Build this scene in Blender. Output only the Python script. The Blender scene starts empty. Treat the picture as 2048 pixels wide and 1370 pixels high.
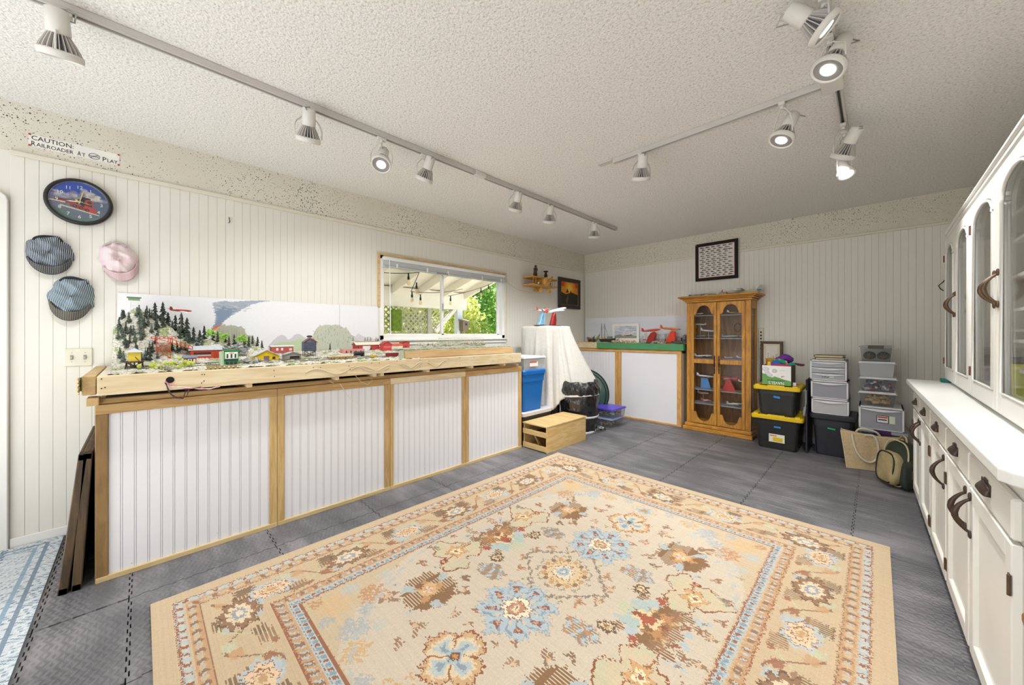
import bpy, bmesh, math, random
import numpy as np
from mathutils import Matrix, Vector, Euler
random.seed(7); rng = np.random.default_rng(11)
SC = bpy.context.scene
COL = SC.collection
PI = math.pi

# ------------------------------------------------------------------ camera, world, lights, exposure
FPX, HZ, CAMH = 736.0, 667.4, 1.17
TH = math.atan2(729, 736)
cam = bpy.data.cameras.new('camera'); camo = bpy.data.objects.new('camera', cam); COL.objects.link(camo)
camo.location = (0, 0, CAMH); camo.rotation_euler = (PI/2, 0, TH)
cam.sensor_width = 36; cam.lens = 36*FPX/2048; cam.shift_y = -(685-HZ)/2048; cam.clip_start = .02; cam.clip_end = 200
SC.camera = camo
W = bpy.data.worlds.new('world'); SC.world = W; W.use_nodes = True
nt = W.node_tree; bg = nt.nodes['Background']
sky = nt.nodes.new('ShaderNodeTexSky'); sky.sky_type = 'HOSEK_WILKIE'; sky.sun_direction = (-.60, .30, .75); sky.turbidity = 3; sky.ground_albedo = .35
nt.links.new(sky.outputs[0], bg.inputs[0]); bg.inputs[1].default_value = 6.5
sun = bpy.data.lights.new('sun', 'SUN'); so = bpy.data.objects.new('sun', sun); COL.objects.link(so)
sun.energy = 13; sun.angle = .01; sun.color = (1, .95, .86); so.rotation_euler = Vector((-.60, .30, .75)).to_track_quat('Z', 'Y').to_euler()
def area(loc, to, sx, sy, e, col=(1, 1, 1), name='fill_light'):
    l = bpy.data.lights.new(name, 'AREA'); l.shape = 'RECTANGLE'; l.size = sx; l.size_y = sy; l.energy = e; l.color = col
    o = bpy.data.objects.new(name, l); COL.objects.link(o); o.location = loc
    o.rotation_euler = (Vector(loc)-Vector(to)).to_track_quat('Z', 'Y').to_euler(); return o
area((-1.6, -2.3, 1.35), (-1.6, 4, 1.5), 3.2, 2.0, 30, (.985, .99, 1))      # unseen fill panel added behind the viewer for even frontal light
area((-1.3, -1.35, .35), (-1.3, -.2, 2.4), 3.0, 1.4, 34, (.985, .99, 1))      # unseen fill panel added low behind the viewer to brighten the ceiling
SPOT_E = 30.0
SC.view_settings.view_transform = 'Standard'; SC.view_settings.look = 'None'; SC.view_settings.gamma = 1
SC.view_settings.use_curve_mapping = False; SC.view_settings.exposure = 0.24
SC.cycles.max_bounces = 8; SC.cycles.diffuse_bounces = 5; SC.cycles.transparent_max_bounces = 16
SC.cycles.caustics_reflective = False; SC.cycles.caustics_refractive = False; SC.cycles.sample_clamp_indirect = 6

# ------------------------------------------------------------------ helpers
def ray(u, v):
    a = (u-1024)/FPX
    return (a*math.cos(TH)-math.sin(TH), a*math.sin(TH)+math.cos(TH), (HZ-v)/FPX)
def onx(u, v, X): x, y, w = ray(u, v); t = X/x; return Vector((X, y*t, CAMH+w*t))
def ony(u, v, Y): x, y, w = ray(u, v); t = Y/y; return Vector((x*t, Y, CAMH+w*t))
def onz(u, v, Z): x, y, w = ray(u, v); t = (Z-CAMH)/w; return Vector((x*t, y*t, Z))
def lin(h):
    if isinstance(h, str):
        h = h.lstrip('#'); h = tuple(int(h[i:i+2], 16)/255 for i in (0, 2, 4))
    return tuple(c/12.92 if c <= .04045 else ((c+.055)/1.055)**2.4 for c in h[:3])
MATS = {}
def nodes(name):
    m = bpy.data.materials.new(name); m.use_nodes = True; t = m.node_tree
    return m, t, t.nodes['Principled BSDF'], t.nodes['Material Output']
def N(t, ty, **kw):
    n = t.nodes.new('ShaderNode'+ty)
    for k, v in kw.items():
        if k.startswith('_'): setattr(n, k[1:], v)
        else: n.inputs[k.replace('~', ' ')].default_value = v
    return n
def L(t, a, b): t.links.new(a, b)
def ramp(t, fac, stops, interp='LINEAR'):
    r = t.nodes.new('ShaderNodeValToRGB'); r.color_ramp.interpolation = interp
    e = r.color_ramp.elements
    while len(e) < len(stops): e.new(.5)
    for i, (p, c) in enumerate(stops): e[i].position = p; e[i].color = (*lin(c), 1)
    L(t, fac, r.inputs[0]); return r.outputs[0]
def M(name, col, rough=.6, var=.06, scale=6, bump=0, bscale=60, metal=0, stretch=(1, 1, 1), spec=.5):
    if name in MATS: return MATS[name]
    m, t, b, o = nodes(name); tc = N(t, 'TexCoord'); mp = N(t, 'Mapping'); mp.inputs['Scale'].default_value = stretch
    L(t, tc.outputs['Object'], mp.inputs[0])
    c = lin(col); ns = N(t, 'TexNoise', Scale=scale, Detail=4.0); L(t, mp.outputs[0], ns.inputs['Vector'])
    mx = t.nodes.new('ShaderNodeValToRGB'); e = mx.color_ramp.elements
    e[0].position = .3; e[1].position = .7
    e[0].color = (*[max(0, k*(1-var)) for k in c], 1); e[1].color = (*[min(1, k*(1+var)) for k in c], 1)
    L(t, ns.outputs[0], mx.inputs[0]); L(t, mx.outputs[0], b.inputs['Base Color'])
    b.inputs['Roughness'].default_value = rough; b.inputs['Metallic'].default_value = metal; b.inputs['Specular IOR Level'].default_value = spec
    if bump:
        n2 = N(t, 'TexNoise', Scale=bscale, Detail=3.0); L(t, mp.outputs[0], n2.inputs['Vector'])
        bp = N(t, 'Bump', Strength=bump, Distance=.004); L(t, n2.outputs[0], bp.inputs['Height']); L(t, bp.outputs[0], b.inputs['Normal'])
    MATS[name] = m; return m
def wood(name, c1, c2, axis='Z', scale=3, rough=.55, dist=4, knots=False):
    if name in MATS: return MATS[name]
    m, t, b, o = nodes(name); tc = N(t, 'TexCoord'); mp = N(t, 'Mapping')
    mp.inputs['Scale'].default_value = {'X': (.12, 1, 1), 'Y': (1, .12, 1), 'Z': (1, 1, .12)}[axis]
    L(t, tc.outputs['Object'], mp.inputs[0])
    n1 = N(t, 'TexNoise', Scale=scale*4, Detail=6.0, Distortion=dist*.4); L(t, mp.outputs[0], n1.inputs['Vector'])
    n2 = N(t, 'TexNoise', Scale=scale*30, Detail=3.0); L(t, mp.outputs[0], n2.inputs['Vector'])
    ad = N(t, 'Math', _operation='MULTIPLY_ADD'); L(t, n2.outputs[0], ad.inputs[0]); ad.inputs[1].default_value = .35; L(t, n1.outputs[0], ad.inputs[2])
    c = ramp(t, ad.outputs[0], [(.45, c1), (.6, c2), (.68, c1), (.8, c2)])
    if knots:
        vo = N(t, 'TexVoronoi', Scale=5.0); L(t, tc.outputs['Object'], vo.inputs['Vector'])
        k = ramp(t, vo.outputs['Distance'], [(.03, '#ffffff'), (.09, '#000000')])
        mx = N(t, 'Mix', _data_type='RGBA'); L(t, k, mx.inputs[0]); L(t, c, mx.inputs[6]); mx.inputs[7].default_value = (*lin('#8a6238'), 1); c = mx.outputs[2]
    L(t, c, b.inputs['Base Color']); b.inputs['Roughness'].default_value = rough
    MATS[name] = m; return m
def glassy(name, tint='#ffffff', clear=.9, rough=.03, milky=None):
    if name in MATS: return MATS[name]
    m, t, b, o = nodes(name); t.nodes.remove(b)
    tr = N(t, 'BsdfTransparent', Color=(*lin(tint), 1))
    if milky:
        pb = N(t, 'BsdfPrincipled', Roughness=.35); pb.inputs['Base Color'].default_value = (*lin(milky), 1); sh = pb.outputs[0]
    else: sh = N(t, 'BsdfGlossy', Roughness=rough).outputs[0]
    mx = N(t, 'MixShader'); mx.inputs[0].default_value = 1-clear
    if not milky:
        fr = N(t, 'Fresnel', IOR=1.3); fm = N(t, 'Math', _operation='MULTIPLY'); L(t, fr.outputs[0], fm.inputs[0]); fm.inputs[1].default_value = .45; L(t, fm.outputs[0], mx.inputs[0])
    L(t, tr.outputs[0], mx.inputs[1]); L(t, sh, mx.inputs[2]); L(t, mx.outputs[0], o.inputs[0])
    MATS[name] = m; return m
def emis(name, col, s):
    if name in MATS: return MATS[name]
    m, t, b, o = nodes(name); b.inputs['Emission Color'].default_value = (*lin(col), 1); b.inputs['Emission Strength'].default_value = s
    b.inputs['Base Color'].default_value = (*lin(col), 1)
    MATS[name] = m; return m
def painted(name='painted_print', rough=.75, bump=0):
    if name in MATS: return MATS[name]
    m, t, b, o = nodes(name); at = N(t, 'Attribute', _attribute_name='Col'); L(t, at.outputs[0], b.inputs['Base Color']); b.inputs['Roughness'].default_value = rough
    if bump:
        tc = N(t, 'TexCoord'); n2 = N(t, 'TexNoise', Scale=350.0, Detail=2.0); L(t, tc.outputs['Object'], n2.inputs['Vector'])
        bp = N(t, 'Bump', Strength=bump, Distance=.003); L(t, n2.outputs[0], bp.inputs['Height']); L(t, bp.outputs[0], b.inputs['Normal'])
    MATS[name] = m; return m

ORIG = {}
class B:
    def __init__(s): s.v = []; s.f = []; s.m = []; s.T = Matrix(); s.mi = 0; s.sm = []; s.smooth = False
    def add(s, vs, fs, smooth=None):
        n = len(s.v); s.v += [s.T @ Vector(p) for p in vs]
        for f in fs: s.f.append([n+i for i in f]); s.m.append(s.mi); s.sm.append(s.smooth if smooth is None else smooth)
        return s
    def box(s, a, b):
        x0, y0, z0 = a; x1, y1, z1 = b
        return s.add([(x0, y0, z0), (x1, y0, z0), (x1, y1, z0), (x0, y1, z0), (x0, y0, z1), (x1, y0, z1), (x1, y1, z1), (x0, y1, z1)],
              [(0, 3, 2, 1), (4, 5, 6, 7), (0, 1, 5, 4), (1, 2, 6, 5), (2, 3, 7, 6), (3, 0, 4, 7)], False)
    def cyl(s, p0, p1, r0, r1=None, n=14, cap=True):
        r1 = r0 if r1 is None else r1; p0 = Vector(p0); p1 = Vector(p1); d = (p1-p0)
        q = d.to_track_quat('Z', 'Y'); vs = []
        for p, r in ((p0, r0), (p1, r1)):
            for i in range(n): vs.append(p+q @ Vector((r*math.cos(2*PI*i/n), r*math.sin(2*PI*i/n), 0)))
        fs = [(i, (i+1) % n, n+(i+1) % n, n+i) for i in range(n)]
        s.add(vs, fs, True)
        if cap: s.add(vs, [tuple(range(n))[::-1], tuple(range(n, 2*n))], False)
        return s
    def tube(s, pts, r, n=6, closed=False):
        pts = [Vector(p) for p in pts]; k = len(pts); vs = []; rr = r if hasattr(r, '__len__') else [r]*k
        up = Vector((0.13, .21, .97))
        for i, p in enumerate(pts):
            d = (pts[(i+1) % k] if (closed or i < k-1) else p)-(pts[i-1] if (closed or i > 0) else p)
            if d.length < 1e-9: d = Vector((0, 0, 1))
            d.normalize(); a = d.cross(up)
            if a.length < .1: a = d.cross(Vector((1, 0, 0)))
            a.normalize(); b2 = d.cross(a)
            for j in range(n): vs.append(p+rr[i]*(a*math.cos(2*PI*j/n)+b2*math.sin(2*PI*j/n)))
        fs = []
        for i in range(k if closed else k-1):
            i2 = (i+1) % k
            for j in range(n): fs.append((i*n+j, i*n+(j+1) % n, i2*n+(j+1) % n, i2*n+j))
        s.add(vs, fs, True)
        if not closed: s.add(vs, [tuple(range(n))[::-1], tuple(range((k-1)*n, k*n))], False)
        return s
    def lathe(s, prof, n=20, smooth=True):
        vs = []; k = len(prof)
        for r, z in prof:
            for i in range(n): vs.append((r*math.cos(2*PI*i/n), r*math.sin(2*PI*i/n), z))
        fs = [(j*n+i, j*n+(i+1) % n, (j+1)*n+(i+1) % n, (j+1)*n+i) for j in range(k-1) for i in range(n)]
        return s.add(vs, fs, smooth)
    def prism(s, pts, z0, z1):
        n = len(pts); vs = [(x, y, z0) for x, y in pts]+[(x, y, z1) for x, y in pts]
        return s.add(vs, [tuple(range(n))[::-1], tuple(range(n, 2*n))]+[(i, (i+1) % n, n+(i+1) % n, n+i) for i in range(n)], False)
    def sph(s, c, r, n=12, m=8, smooth=True):
        r = r if hasattr(r, '__len__') else (r, r, r); vs = []
        for j in range(m+1):
            a = PI*j/m
            for i in range(n): vs.append((c[0]+r[0]*math.sin(a)*math.cos(2*PI*i/n), c[1]+r[1]*math.sin(a)*math.sin(2*PI*i/n), c[2]+r[2]*math.cos(a)))
        return s.add(vs, [(j*n+i, (j+1)*n+i, (j+1)*n+(i+1) % n, j*n+(i+1) % n) for j in range(m) for i in range(n)], smooth)
    def grid(s, fn, nu, nv, smooth=True):
        vs = [fn(i/nu, j/nv) for j in range(nv+1) for i in range(nu+1)]; k = nu+1
        return s.add(vs, [(j*k+i, j*k+i+1, (j+1)*k+i+1, (j+1)*k+i) for j in range(nv) for i in range(nu)], smooth)
    def out(s, name, mats, parent=None, bevel=0, solid=0, fix=True, seg=1):
        me = bpy.data.meshes.new(name)
        if parent is not None: o0 = ORIG[parent.name]
        else:
            lo = [min(v[i] for v in s.v) for i in range(3)]; hi = [max(v[i] for v in s.v) for i in range(3)]
            o0 = Matrix.Translation(((lo[0]+hi[0])/2, (lo[1]+hi[1])/2, lo[2]))
        inv = o0.inverted()
        me.from_pydata([tuple(inv @ p) for p in s.v], [], s.f)
        if not isinstance(mats, (list, tuple)): mats = [mats]
        for mm in mats: me.materials.append(mm)
        me.polygons.foreach_set('material_index', s.m); me.polygons.foreach_set('use_smooth', s.sm)
        if fix:
            bm = bmesh.new(); bm.from_mesh(me); bmesh.ops.recalc_face_normals(bm, faces=bm.faces); bm.to_mesh(me); bm.free()
        me.update()
        o = bpy.data.objects.new(name, me); COL.objects.link(o)
        if parent is not None: o.parent = parent
        else: o.matrix_world = o0; o.location = o0.translation
        ORIG[o.name] = o0
        if solid:
            md = o.modifiers.new('thickness', 'SOLIDIFY'); md.thickness = solid; md.offset = 0
        if bevel:
            md = o.modifiers.new('bevel', 'BEVEL'); md.width = bevel; md.segments = seg; md.limit_method = 'ANGLE'; md.angle_limit = .6; md.harden_normals = False
        return o
def thing(name, label, cat, loc=(0, 0, 0), rotz=0, group=None, rot=None):
    o = bpy.data.objects.new(name, None); COL.objects.link(o); o.empty_display_size = .05
    o.location = loc; o.rotation_euler = rot if rot else (0, 0, rotz)
    ORIG[o.name] = Matrix.Translation(loc) @ (Euler(rot).to_matrix().to_4x4() if rot else Matrix.Rotation(rotz, 4, 'Z'))
    o['label'] = label; o['category'] = cat
    if group: o['group'] = group
    return o
def tag(o, label, cat=None, group=None):
    o['label'] = label
    if cat: o['category'] = cat
    if group: o['group'] = group
    return o
def struct(o, label=None):
    o['kind'] = 'structure'
    if label: o['label'] = label
    return o
def dup(root, loc, rotz=None, label=None, scale=None):
    r = root.copy(); COL.objects.link(r); r.location = loc
    if rotz is not None: r.rotation_euler = (r.rotation_euler[0], r.rotation_euler[1], rotz)
    if scale: r.scale = scale
    if label: r['label'] = label
    def rec(a, b):
        for ch in list(a.children):
            c = ch.copy(); COL.objects.link(c); c.parent = b; rec(ch, c)
    rec(root, r); return r
def sbox(name, a, b, mat, parent=None, bevel=0): return B().box(a, b).out(name, mat, parent, bevel)
def text(name, body, size, mat, parent, T, ext=.0004, align='LEFT', sx=1, fit=None):
    cu = bpy.data.curves.new(name, 'FONT'); cu.body = body; cu.size = size; cu.extrude = ext; cu.align_x = align; cu.resolution_u = 2
    o = bpy.data.objects.new(name, cu); COL.objects.link(o)
    bpy.context.view_layer.update(); dg = bpy.context.evaluated_depsgraph_get()
    me = bpy.data.meshes.new_from_object(o.evaluated_get(dg)); bpy.data.objects.remove(o); bpy.data.curves.remove(cu)
    if fit: xs_ = [v.co.x for v in me.vertices]; w_ = max(xs_)-min(xs_); me.transform(Matrix.Translation((-min(xs_), 0, 0))); sx = fit/w_
    M4 = ORIG[parent.name].inverted() @ T @ Matrix.Diagonal((sx, 1, 1, 1)); me.transform(M4); me.materials.clear(); me.materials.append(mat)
    o = bpy.data.objects.new(name, me); COL.objects.link(o); o.parent = parent; ORIG[o.name] = ORIG[parent.name]; return o
def frame(O, X, Y):   # matrix with given origin and axes (Z = X x Y)
    X = Vector(X).normalized(); Y = Vector(Y).normalized(); Z = X.cross(Y)
    m = Matrix.Identity(4)
    for i in range(3): m[i][0] = X[i]; m[i][1] = Y[i]; m[i][2] = Z[i]; m[i][3] = O[i]
    return m
class Canvas:           # colour drawn on a plane as a dense vertex-colour grid
    def __init__(s, w, h, res, base):
        s.w, s.h = w, h; s.nx = max(2, int(round(w/res))); s.ny = max(2, int(round(h/res)))
        xs = (np.arange(s.nx)+.5)/s.nx*w; ys = (np.arange(s.ny)+.5)/s.ny*h
        s.X, s.Y = np.meshgrid(xs, ys); s.C = np.empty((s.ny, s.nx, 3)); s.C[:] = lin(base)
    def put(s, mask, col, a=1.0):
        m = mask.astype(float)*a; s.C = s.C*(1-m[..., None])+np.array(lin(col))*m[..., None]
    def poly(s, pts, col, a=1.0, jit=0):
        X = s.X + (jit*rng.standard_normal((s.ny, 1)) if jit else 0); Y = s.Y
        ins = np.zeros(X.shape, bool); n = len(pts)
        for i in range(n):
            x0, y0 = pts[i]; x1, y1 = pts[(i+1) % n]
            if y0 == y1: continue
            c = ((y0 > Y) != (y1 > Y)) & (X < (x1-x0)*(Y-y0)/(y1-y0)+x0); ins ^= c
        s.put(ins, col, a)
    def line(s, pts, w, col, a=1.0):
        for (x0, y0), (x1, y1) in zip(pts[:-1], pts[1:]):
            dx, dy = x1-x0, y1-y0; l2 = dx*dx+dy*dy+1e-12
            t = np.clip(((s.X-x0)*dx+(s.Y-y0)*dy)/l2, 0, 1)
            s.put(np.hypot(s.X-x0-t*dx, s.Y-y0-t*dy) < w, col, a)
    def ell(s, cx, cy, rx, ry, col, a=1.0): s.put(((s.X-cx)/rx)**2+((s.Y-cy)/ry)**2 < 1, col, a)
    def noise(s, amt, sc=1):
        k = rng.standard_normal((s.ny//sc+1, s.nx//sc+1)); k = np.kron(k, np.ones((sc, sc)))[:s.ny, :s.nx]
        s.C = np.clip(s.C*(1+amt*k[..., None]), 0, 1)
    def out(s, name, T, thick, mat, parent=None, keep=None, side='#dddddd'):
        nx, ny = s.nx, s.ny
        xs = np.linspace(0, s.w, nx+1); ys = np.linspace(0, s.h, ny+1); GX, GY = np.meshgrid(xs, ys)
        v = np.stack([GX, GY, np.full_like(GX, thick)], -1).reshape(-1, 3)
        ii = np.arange(ny)[:, None]*(nx+1)+np.arange(nx)[None, :]
        q = np.stack([ii, ii+1, ii+nx+2, ii+nx+1], -1).reshape(-1, 4)
        cols = s.C.reshape(-1, 3)
        if keep is not None: k = keep(s.X, s.Y).reshape(-1); q = q[k]; cols = cols[k]
        nf = len(q); nb = len(v)
        if keep is None:      # sides and back
            v = np.vstack([v, [(0, 0, thick), (s.w, 0, thick), (s.w, s.h, thick), (0, s.h, thick), (0, 0, 0), (s.w, 0, 0), (s.w, s.h, 0), (0, s.h, 0)]])
            e = nb; ex = np.array([(e+4, e+5, e+1, e), (e+5, e+6, e+2, e+1), (e+6, e+7, e+3, e+2), (e+7, e+4, e, e+3), (e+7, e+6, e+5, e+4)])
            q = np.vstack([q, ex]); cols = np.vstack([cols, np.tile(lin(side), (5, 1))])
        O0 = ORIG[parent.name] if parent is not None else T
        MT = np.array(O0.inverted() @ T); v = v @ MT[:3, :3].T+MT[:3, 3]
        me = bpy.data.meshes.new(name); F = len(q)
        me.vertices.add(len(v)); me.vertices.foreach_set('co', v.astype(np.float32).ravel())
        me.loops.add(F*4); me.loops.foreach_set('vertex_index', q.astype(np.int32).ravel())
        me.polygons.add(F); me.polygons.foreach_set('loop_start', np.arange(F, dtype=np.int32)*4)
        me.update(calc_edges=True)
        ca = me.color_attributes.new('Col', 'FLOAT_COLOR', 'CORNER')
        cc = np.ones((F, 4, 4), np.float32); cc[:, :, :3] = cols[:, None, :]; ca.data.foreach_set('color', cc.ravel())
        me.materials.append(mat); o = bpy.data.objects.new(name, me); COL.objects.link(o)
        if parent is not None: o.parent = parent
        else: o.matrix_world = T
        ORIG[o.name] = O0; return o
# ------------------------------------------------------------------ materials of the room
XL, XR, YB, YR, H = -3.35, .66, 5.05, -2.6, 2.44
m_wall = M('cream_paint', '#e2e0d8', .55, .02, 3, .03, 30)
m_board = M('cream_board_paint', '#e4e2da', .5, .015, 2, .05, 40, stretch=(1, 1, .1))
m_white = M('white_paint', '#e9e8e4', .45, .02, 4, .04, 50)
m_offw = M('old_white_paint', '#e6e5df', .42, .05, 3, .10, 25, stretch=(1, .3, .3))
m_trim = M('cream_trim', '#dcd8c9', .5, .03)
def popcorn():
    m, t, b, o = nodes('popcorn_plaster'); tc = N(t, 'TexCoord')
    n1 = N(t, 'TexNoise', Scale=85.0, Detail=5.0, Roughness=.75); L(t, tc.outputs['Object'], n1.inputs['Vector'])
    v = N(t, 'TexVoronoi', Scale=120.0); L(t, tc.outputs['Object'], v.inputs['Vector'])
    c = ramp(t, n1.outputs[0], [(.36, '#c3c1bb'), (.46, '#ebe9e6'), (.62, '#f5f4f2')]); L(t, c, b.inputs['Base Color'])
    s = N(t, 'Math', _operation='SUBTRACT'); L(t, n1.outputs[0], s.inputs[0]); L(t, v.outputs['Distance'], s.inputs[1])
    bp = N(t, 'Bump', Strength=.5, Distance=.006); L(t, s.outputs[0], bp.inputs['Height']); L(t, bp.outputs[0], b.inputs['Normal']); b.inputs['Roughness'].default_value = .95
    return m
def speck():
    m, t, b, o = nodes('pitted_acoustic_tile'); tc = N(t, 'TexCoord')
    big = N(t, 'TexNoise', Scale=2.2, Detail=2.0); L(t, tc.outputs['Object'], big.inputs['Vector'])
    base = ramp(t, big.outputs[0], [(.3, '#d6d2c4'), (.7, '#dedbd0')])
    prev = base
    for sc, th, colr in ((95.0, .17, '#4a4238'), (60.0, .13, '#55493a'), (150.0, .2, '#9a9078')):
        v = N(t, 'TexVoronoi', Scale=sc); L(t, tc.outputs['Object'], v.inputs['Vector'])
        w = N(t, 'TexWhiteNoise', _noise_dimensions='3D'); L(t, v.outputs['Position'], w.inputs['Vector'])
        bm_ = N(t, 'Math', _operation='MULTIPLY_ADD'); L(t, big.outputs[0], bm_.inputs[0]); bm_.inputs[1].default_value = .55; bm_.inputs[2].default_value = .225; sz = N(t, 'Math', _operation='MULTIPLY'); L(t, w.outputs[0], sz.inputs[0]); L(t, bm_.outputs[0], sz.inputs[1])
        s2 = N(t, 'Math', _operation='MULTIPLY_ADD'); L(t, sz.outputs[0], s2.inputs[0]); s2.inputs[1].default_value = th*6.2; s2.inputs[2].default_value = -th*1.3
        lt = N(t, 'Math', _operation='LESS_THAN'); L(t, v.outputs['Distance'], lt.inputs[0]); L(t, s2.outputs[0], lt.inputs[1])
        mx = N(t, 'Mix', _data_type='RGBA'); L(t, lt.outputs[0], mx.inputs[0]); L(t, prev, mx.inputs[6]); mx.inputs[7].default_value = (*lin(colr), 1); prev = mx.outputs[2]
    L(t, prev, b.inputs['Base Color']); b.inputs['Roughness'].default_value = .9
    n1 = N(t, 'TexNoise', Scale=90.0, Detail=3.0); L(t, tc.outputs['Object'], n1.inputs['Vector'])
    bp = N(t, 'Bump', Strength=.3, Distance=.004); L(t, n1.outputs[0], bp.inputs['Height']); L(t, bp.outputs[0], b.inputs['Normal'])
    return m
def foam():
    m, t, b, o = nodes('charcoal_foam_mat'); tc = N(t, 'TexCoord')
    geo = N(t, 'NewGeometry')
    n1 = N(t, 'TexNoise', Scale=1.6, Detail=5.0, Roughness=.62); L(t, geo.outputs['Position'], n1.inputs['Vector'])
    mp = N(t, 'Mapping'); mp.inputs['Scale'].default_value = (1, 5, 1); mp.inputs['Rotation'].default_value = (0, 0, .5); L(t, geo.outputs['Position'], mp.inputs[0])
    n2 = N(t, 'TexNoise', Scale=2.5, Detail=4.0); L(t, mp.outputs[0], n2.inputs['Vector'])
    ad = N(t, 'Math', _operation='MULTIPLY_ADD'); L(t, n1.outputs[0], ad.inputs[0]); ad.inputs[1].default_value = .6; 
    ml = N(t, 'Math', _operation='MULTIPLY'); L(t, n2.outputs[0], ml.inputs[0]); ml.inputs[1].default_value = .4; L(t, ml.outputs[0], ad.inputs[2])
    c = ramp(t, ad.outputs[0], [(.36, '#57575b'), (.48, '#68686c'), (.6, '#858387')]); L(t, c, b.inputs['Base Color'])
    b.inputs['Roughness'].default_value = .55
    # diamond-plate relief: two sets of short crossed ridges
    sep = N(t, 'SeparateXYZ'); L(t, geo.outputs['Position'], sep.inputs[0])
    def wv(axis_mul, phase):
        a = N(t, 'Math', _operation='MULTIPLY'); L(t, sep.outputs[0], a.inputs[0]); a.inputs[1].default_value = 270*axis_mul
        c2 = N(t, 'Math', _operation='MULTIPLY_ADD'); L(t, sep.outputs[1], c2.inputs[0]); c2.inputs[1].default_value = 270; L(t, a.outputs[0], c2.inputs[2])
        s = N(t, 'Math', _operation='SINE'); L(t, c2.outputs[0], s.inputs[0]); return s.outputs[0]
    ck = N(t, 'TexChecker', Scale=41.0); L(t, geo.outputs['Position'], ck.inputs['Vector']); ck.inputs[1].default_value = (1, 1, 1, 1); ck.inputs[2].default_value = (0, 0, 0, 1)
    mx = N(t, 'Mix', _data_type='FLOAT'); L(t, ck.outputs['Fac'], mx.inputs[0]); L(t, wv(.45, 0), mx.inputs[2]); L(t, wv(-.45, 0), mx.inputs[3])
    bp = N(t, 'Bump', Strength=.55, Distance=.0022); L(t, mx.outputs[0], bp.inputs['Height']); L(t, bp.outputs[0], b.inputs['Normal'])
    return m
m_ceil, m_speck, m_foam = popcorn(), speck(), foam()

# ------------------------------------------------------------------ room shell
struct(sbox('floor', (XL-.2, YR, -.12), (XR+.1, YB+.1, -.014), M('floor_slab', '#3b3b3f', .8)), 'dark subfloor below the foam mats').name
FLOOR = bpy.data.objects['floor']
# interlocking foam mats laid on the slab
TS = .561
def mat_piece(x0, y0, x1, y1):
    b = B(); g = .0022; tooth = .028; dep = .008
    def edge(p, q, nrm):       # toothed edge from p to q
        L_ = (Vector(q)-Vector(p)).length; k = max(2, int(L_/tooth)); pts = []
        for i in range(k):
            for s_ in (i/k, (i+1)/k): pts.append(Vector(p).lerp(Vector(q), s_)+Vector(nrm)*(dep if i % 2 else 0))
        return [(p_.x, p_.y) for p_ in pts]
    pts = edge((x0+g, y0+g, 0), (x1-g, y0+g, 0), (0, dep and 1, 0))+edge((x1-g, y0+g+dep, 0), (x1-g, y1-g, 0), (-1, 0, 0)) \
        + edge((x1-g, y1-g, 0), (x0+g, y1-g, 0), (0, 1, 0))+edge((x0+g, y1-g, 0), (x0+g, y0+g+dep, 0), (-1, 0, 0))
    b.prism(pts, -.014, 0.0); return b
ys = [-.3, -.036, .525, 1.082, 1.643, 2.2, 2.762, 3.32, 3.88, 4.44, 5.0, 5.05]; xs = [XL+.0, -2.905, -2.344, -1.782, -1.22, -.66, -.098, .463, XR]
ys = [-2.6, -2.0, -1.44, -.87]+ys
for i in range(len(xs)-1):
    for j in range(len(ys)-1): mat_piece(xs[i], ys[j], xs[i+1], ys[j+1]).out('foam_mat', m_foam, FLOOR)
cl = sbox('ceiling', (XL-.12, YR-.1, H), (XR+.12, YB+.12, H+.1), m_ceil); struct(cl, 'white popcorn-textured ceiling')
# left wall with window opening
WY0, WY1, WZ0, WZ1 = 1.60, 3.25, 1.11, 1.925
ZB = 2.157
wl = B()
for a, b_ in (((XL-.12, YR, 0), (XL-.006, WY0, H)), ((XL-.12, WY1, 0), (XL-.006, YB+.1, H)), ((XL-.12, WY0, 0), (XL-.006, WY1, WZ0)), ((XL-.12, WY0, WZ1), (XL-.006, WY1, H))): wl.box(a, b_)
wl = struct(wl.out('wall_left', m_wall), 'cream beadboard wall with the window')
sbox('acoustic_band', (XL-.006, YR, ZB+.012), (XL, YB, H), m_speck, wl)
wb = struct(sbox('wall_back', (XL, YB+.006, 0), (XR+.12, YB+.12, H), m_wall), 'cream beadboard end wall')
sbox('acoustic_band', (XL, YB, ZB+.012), (XR, YB+.006, H), m_speck, wb)
wr = struct(sbox('wall_right', (XR, YR, 0), (XR+.12, YB+.12, H), m_wall), 'plain wall behind the white cabinets')
sbox('acoustic_band', (XR-.006, YR, ZB+.012), (XR, YB, H), m_speck, wr)
struct(sbox('wall_rear', (XL-.12, YR-.12, 0), (XR+.12, YR, H), m_wall), 'wall behind the viewer')
BW = .0492
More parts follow.
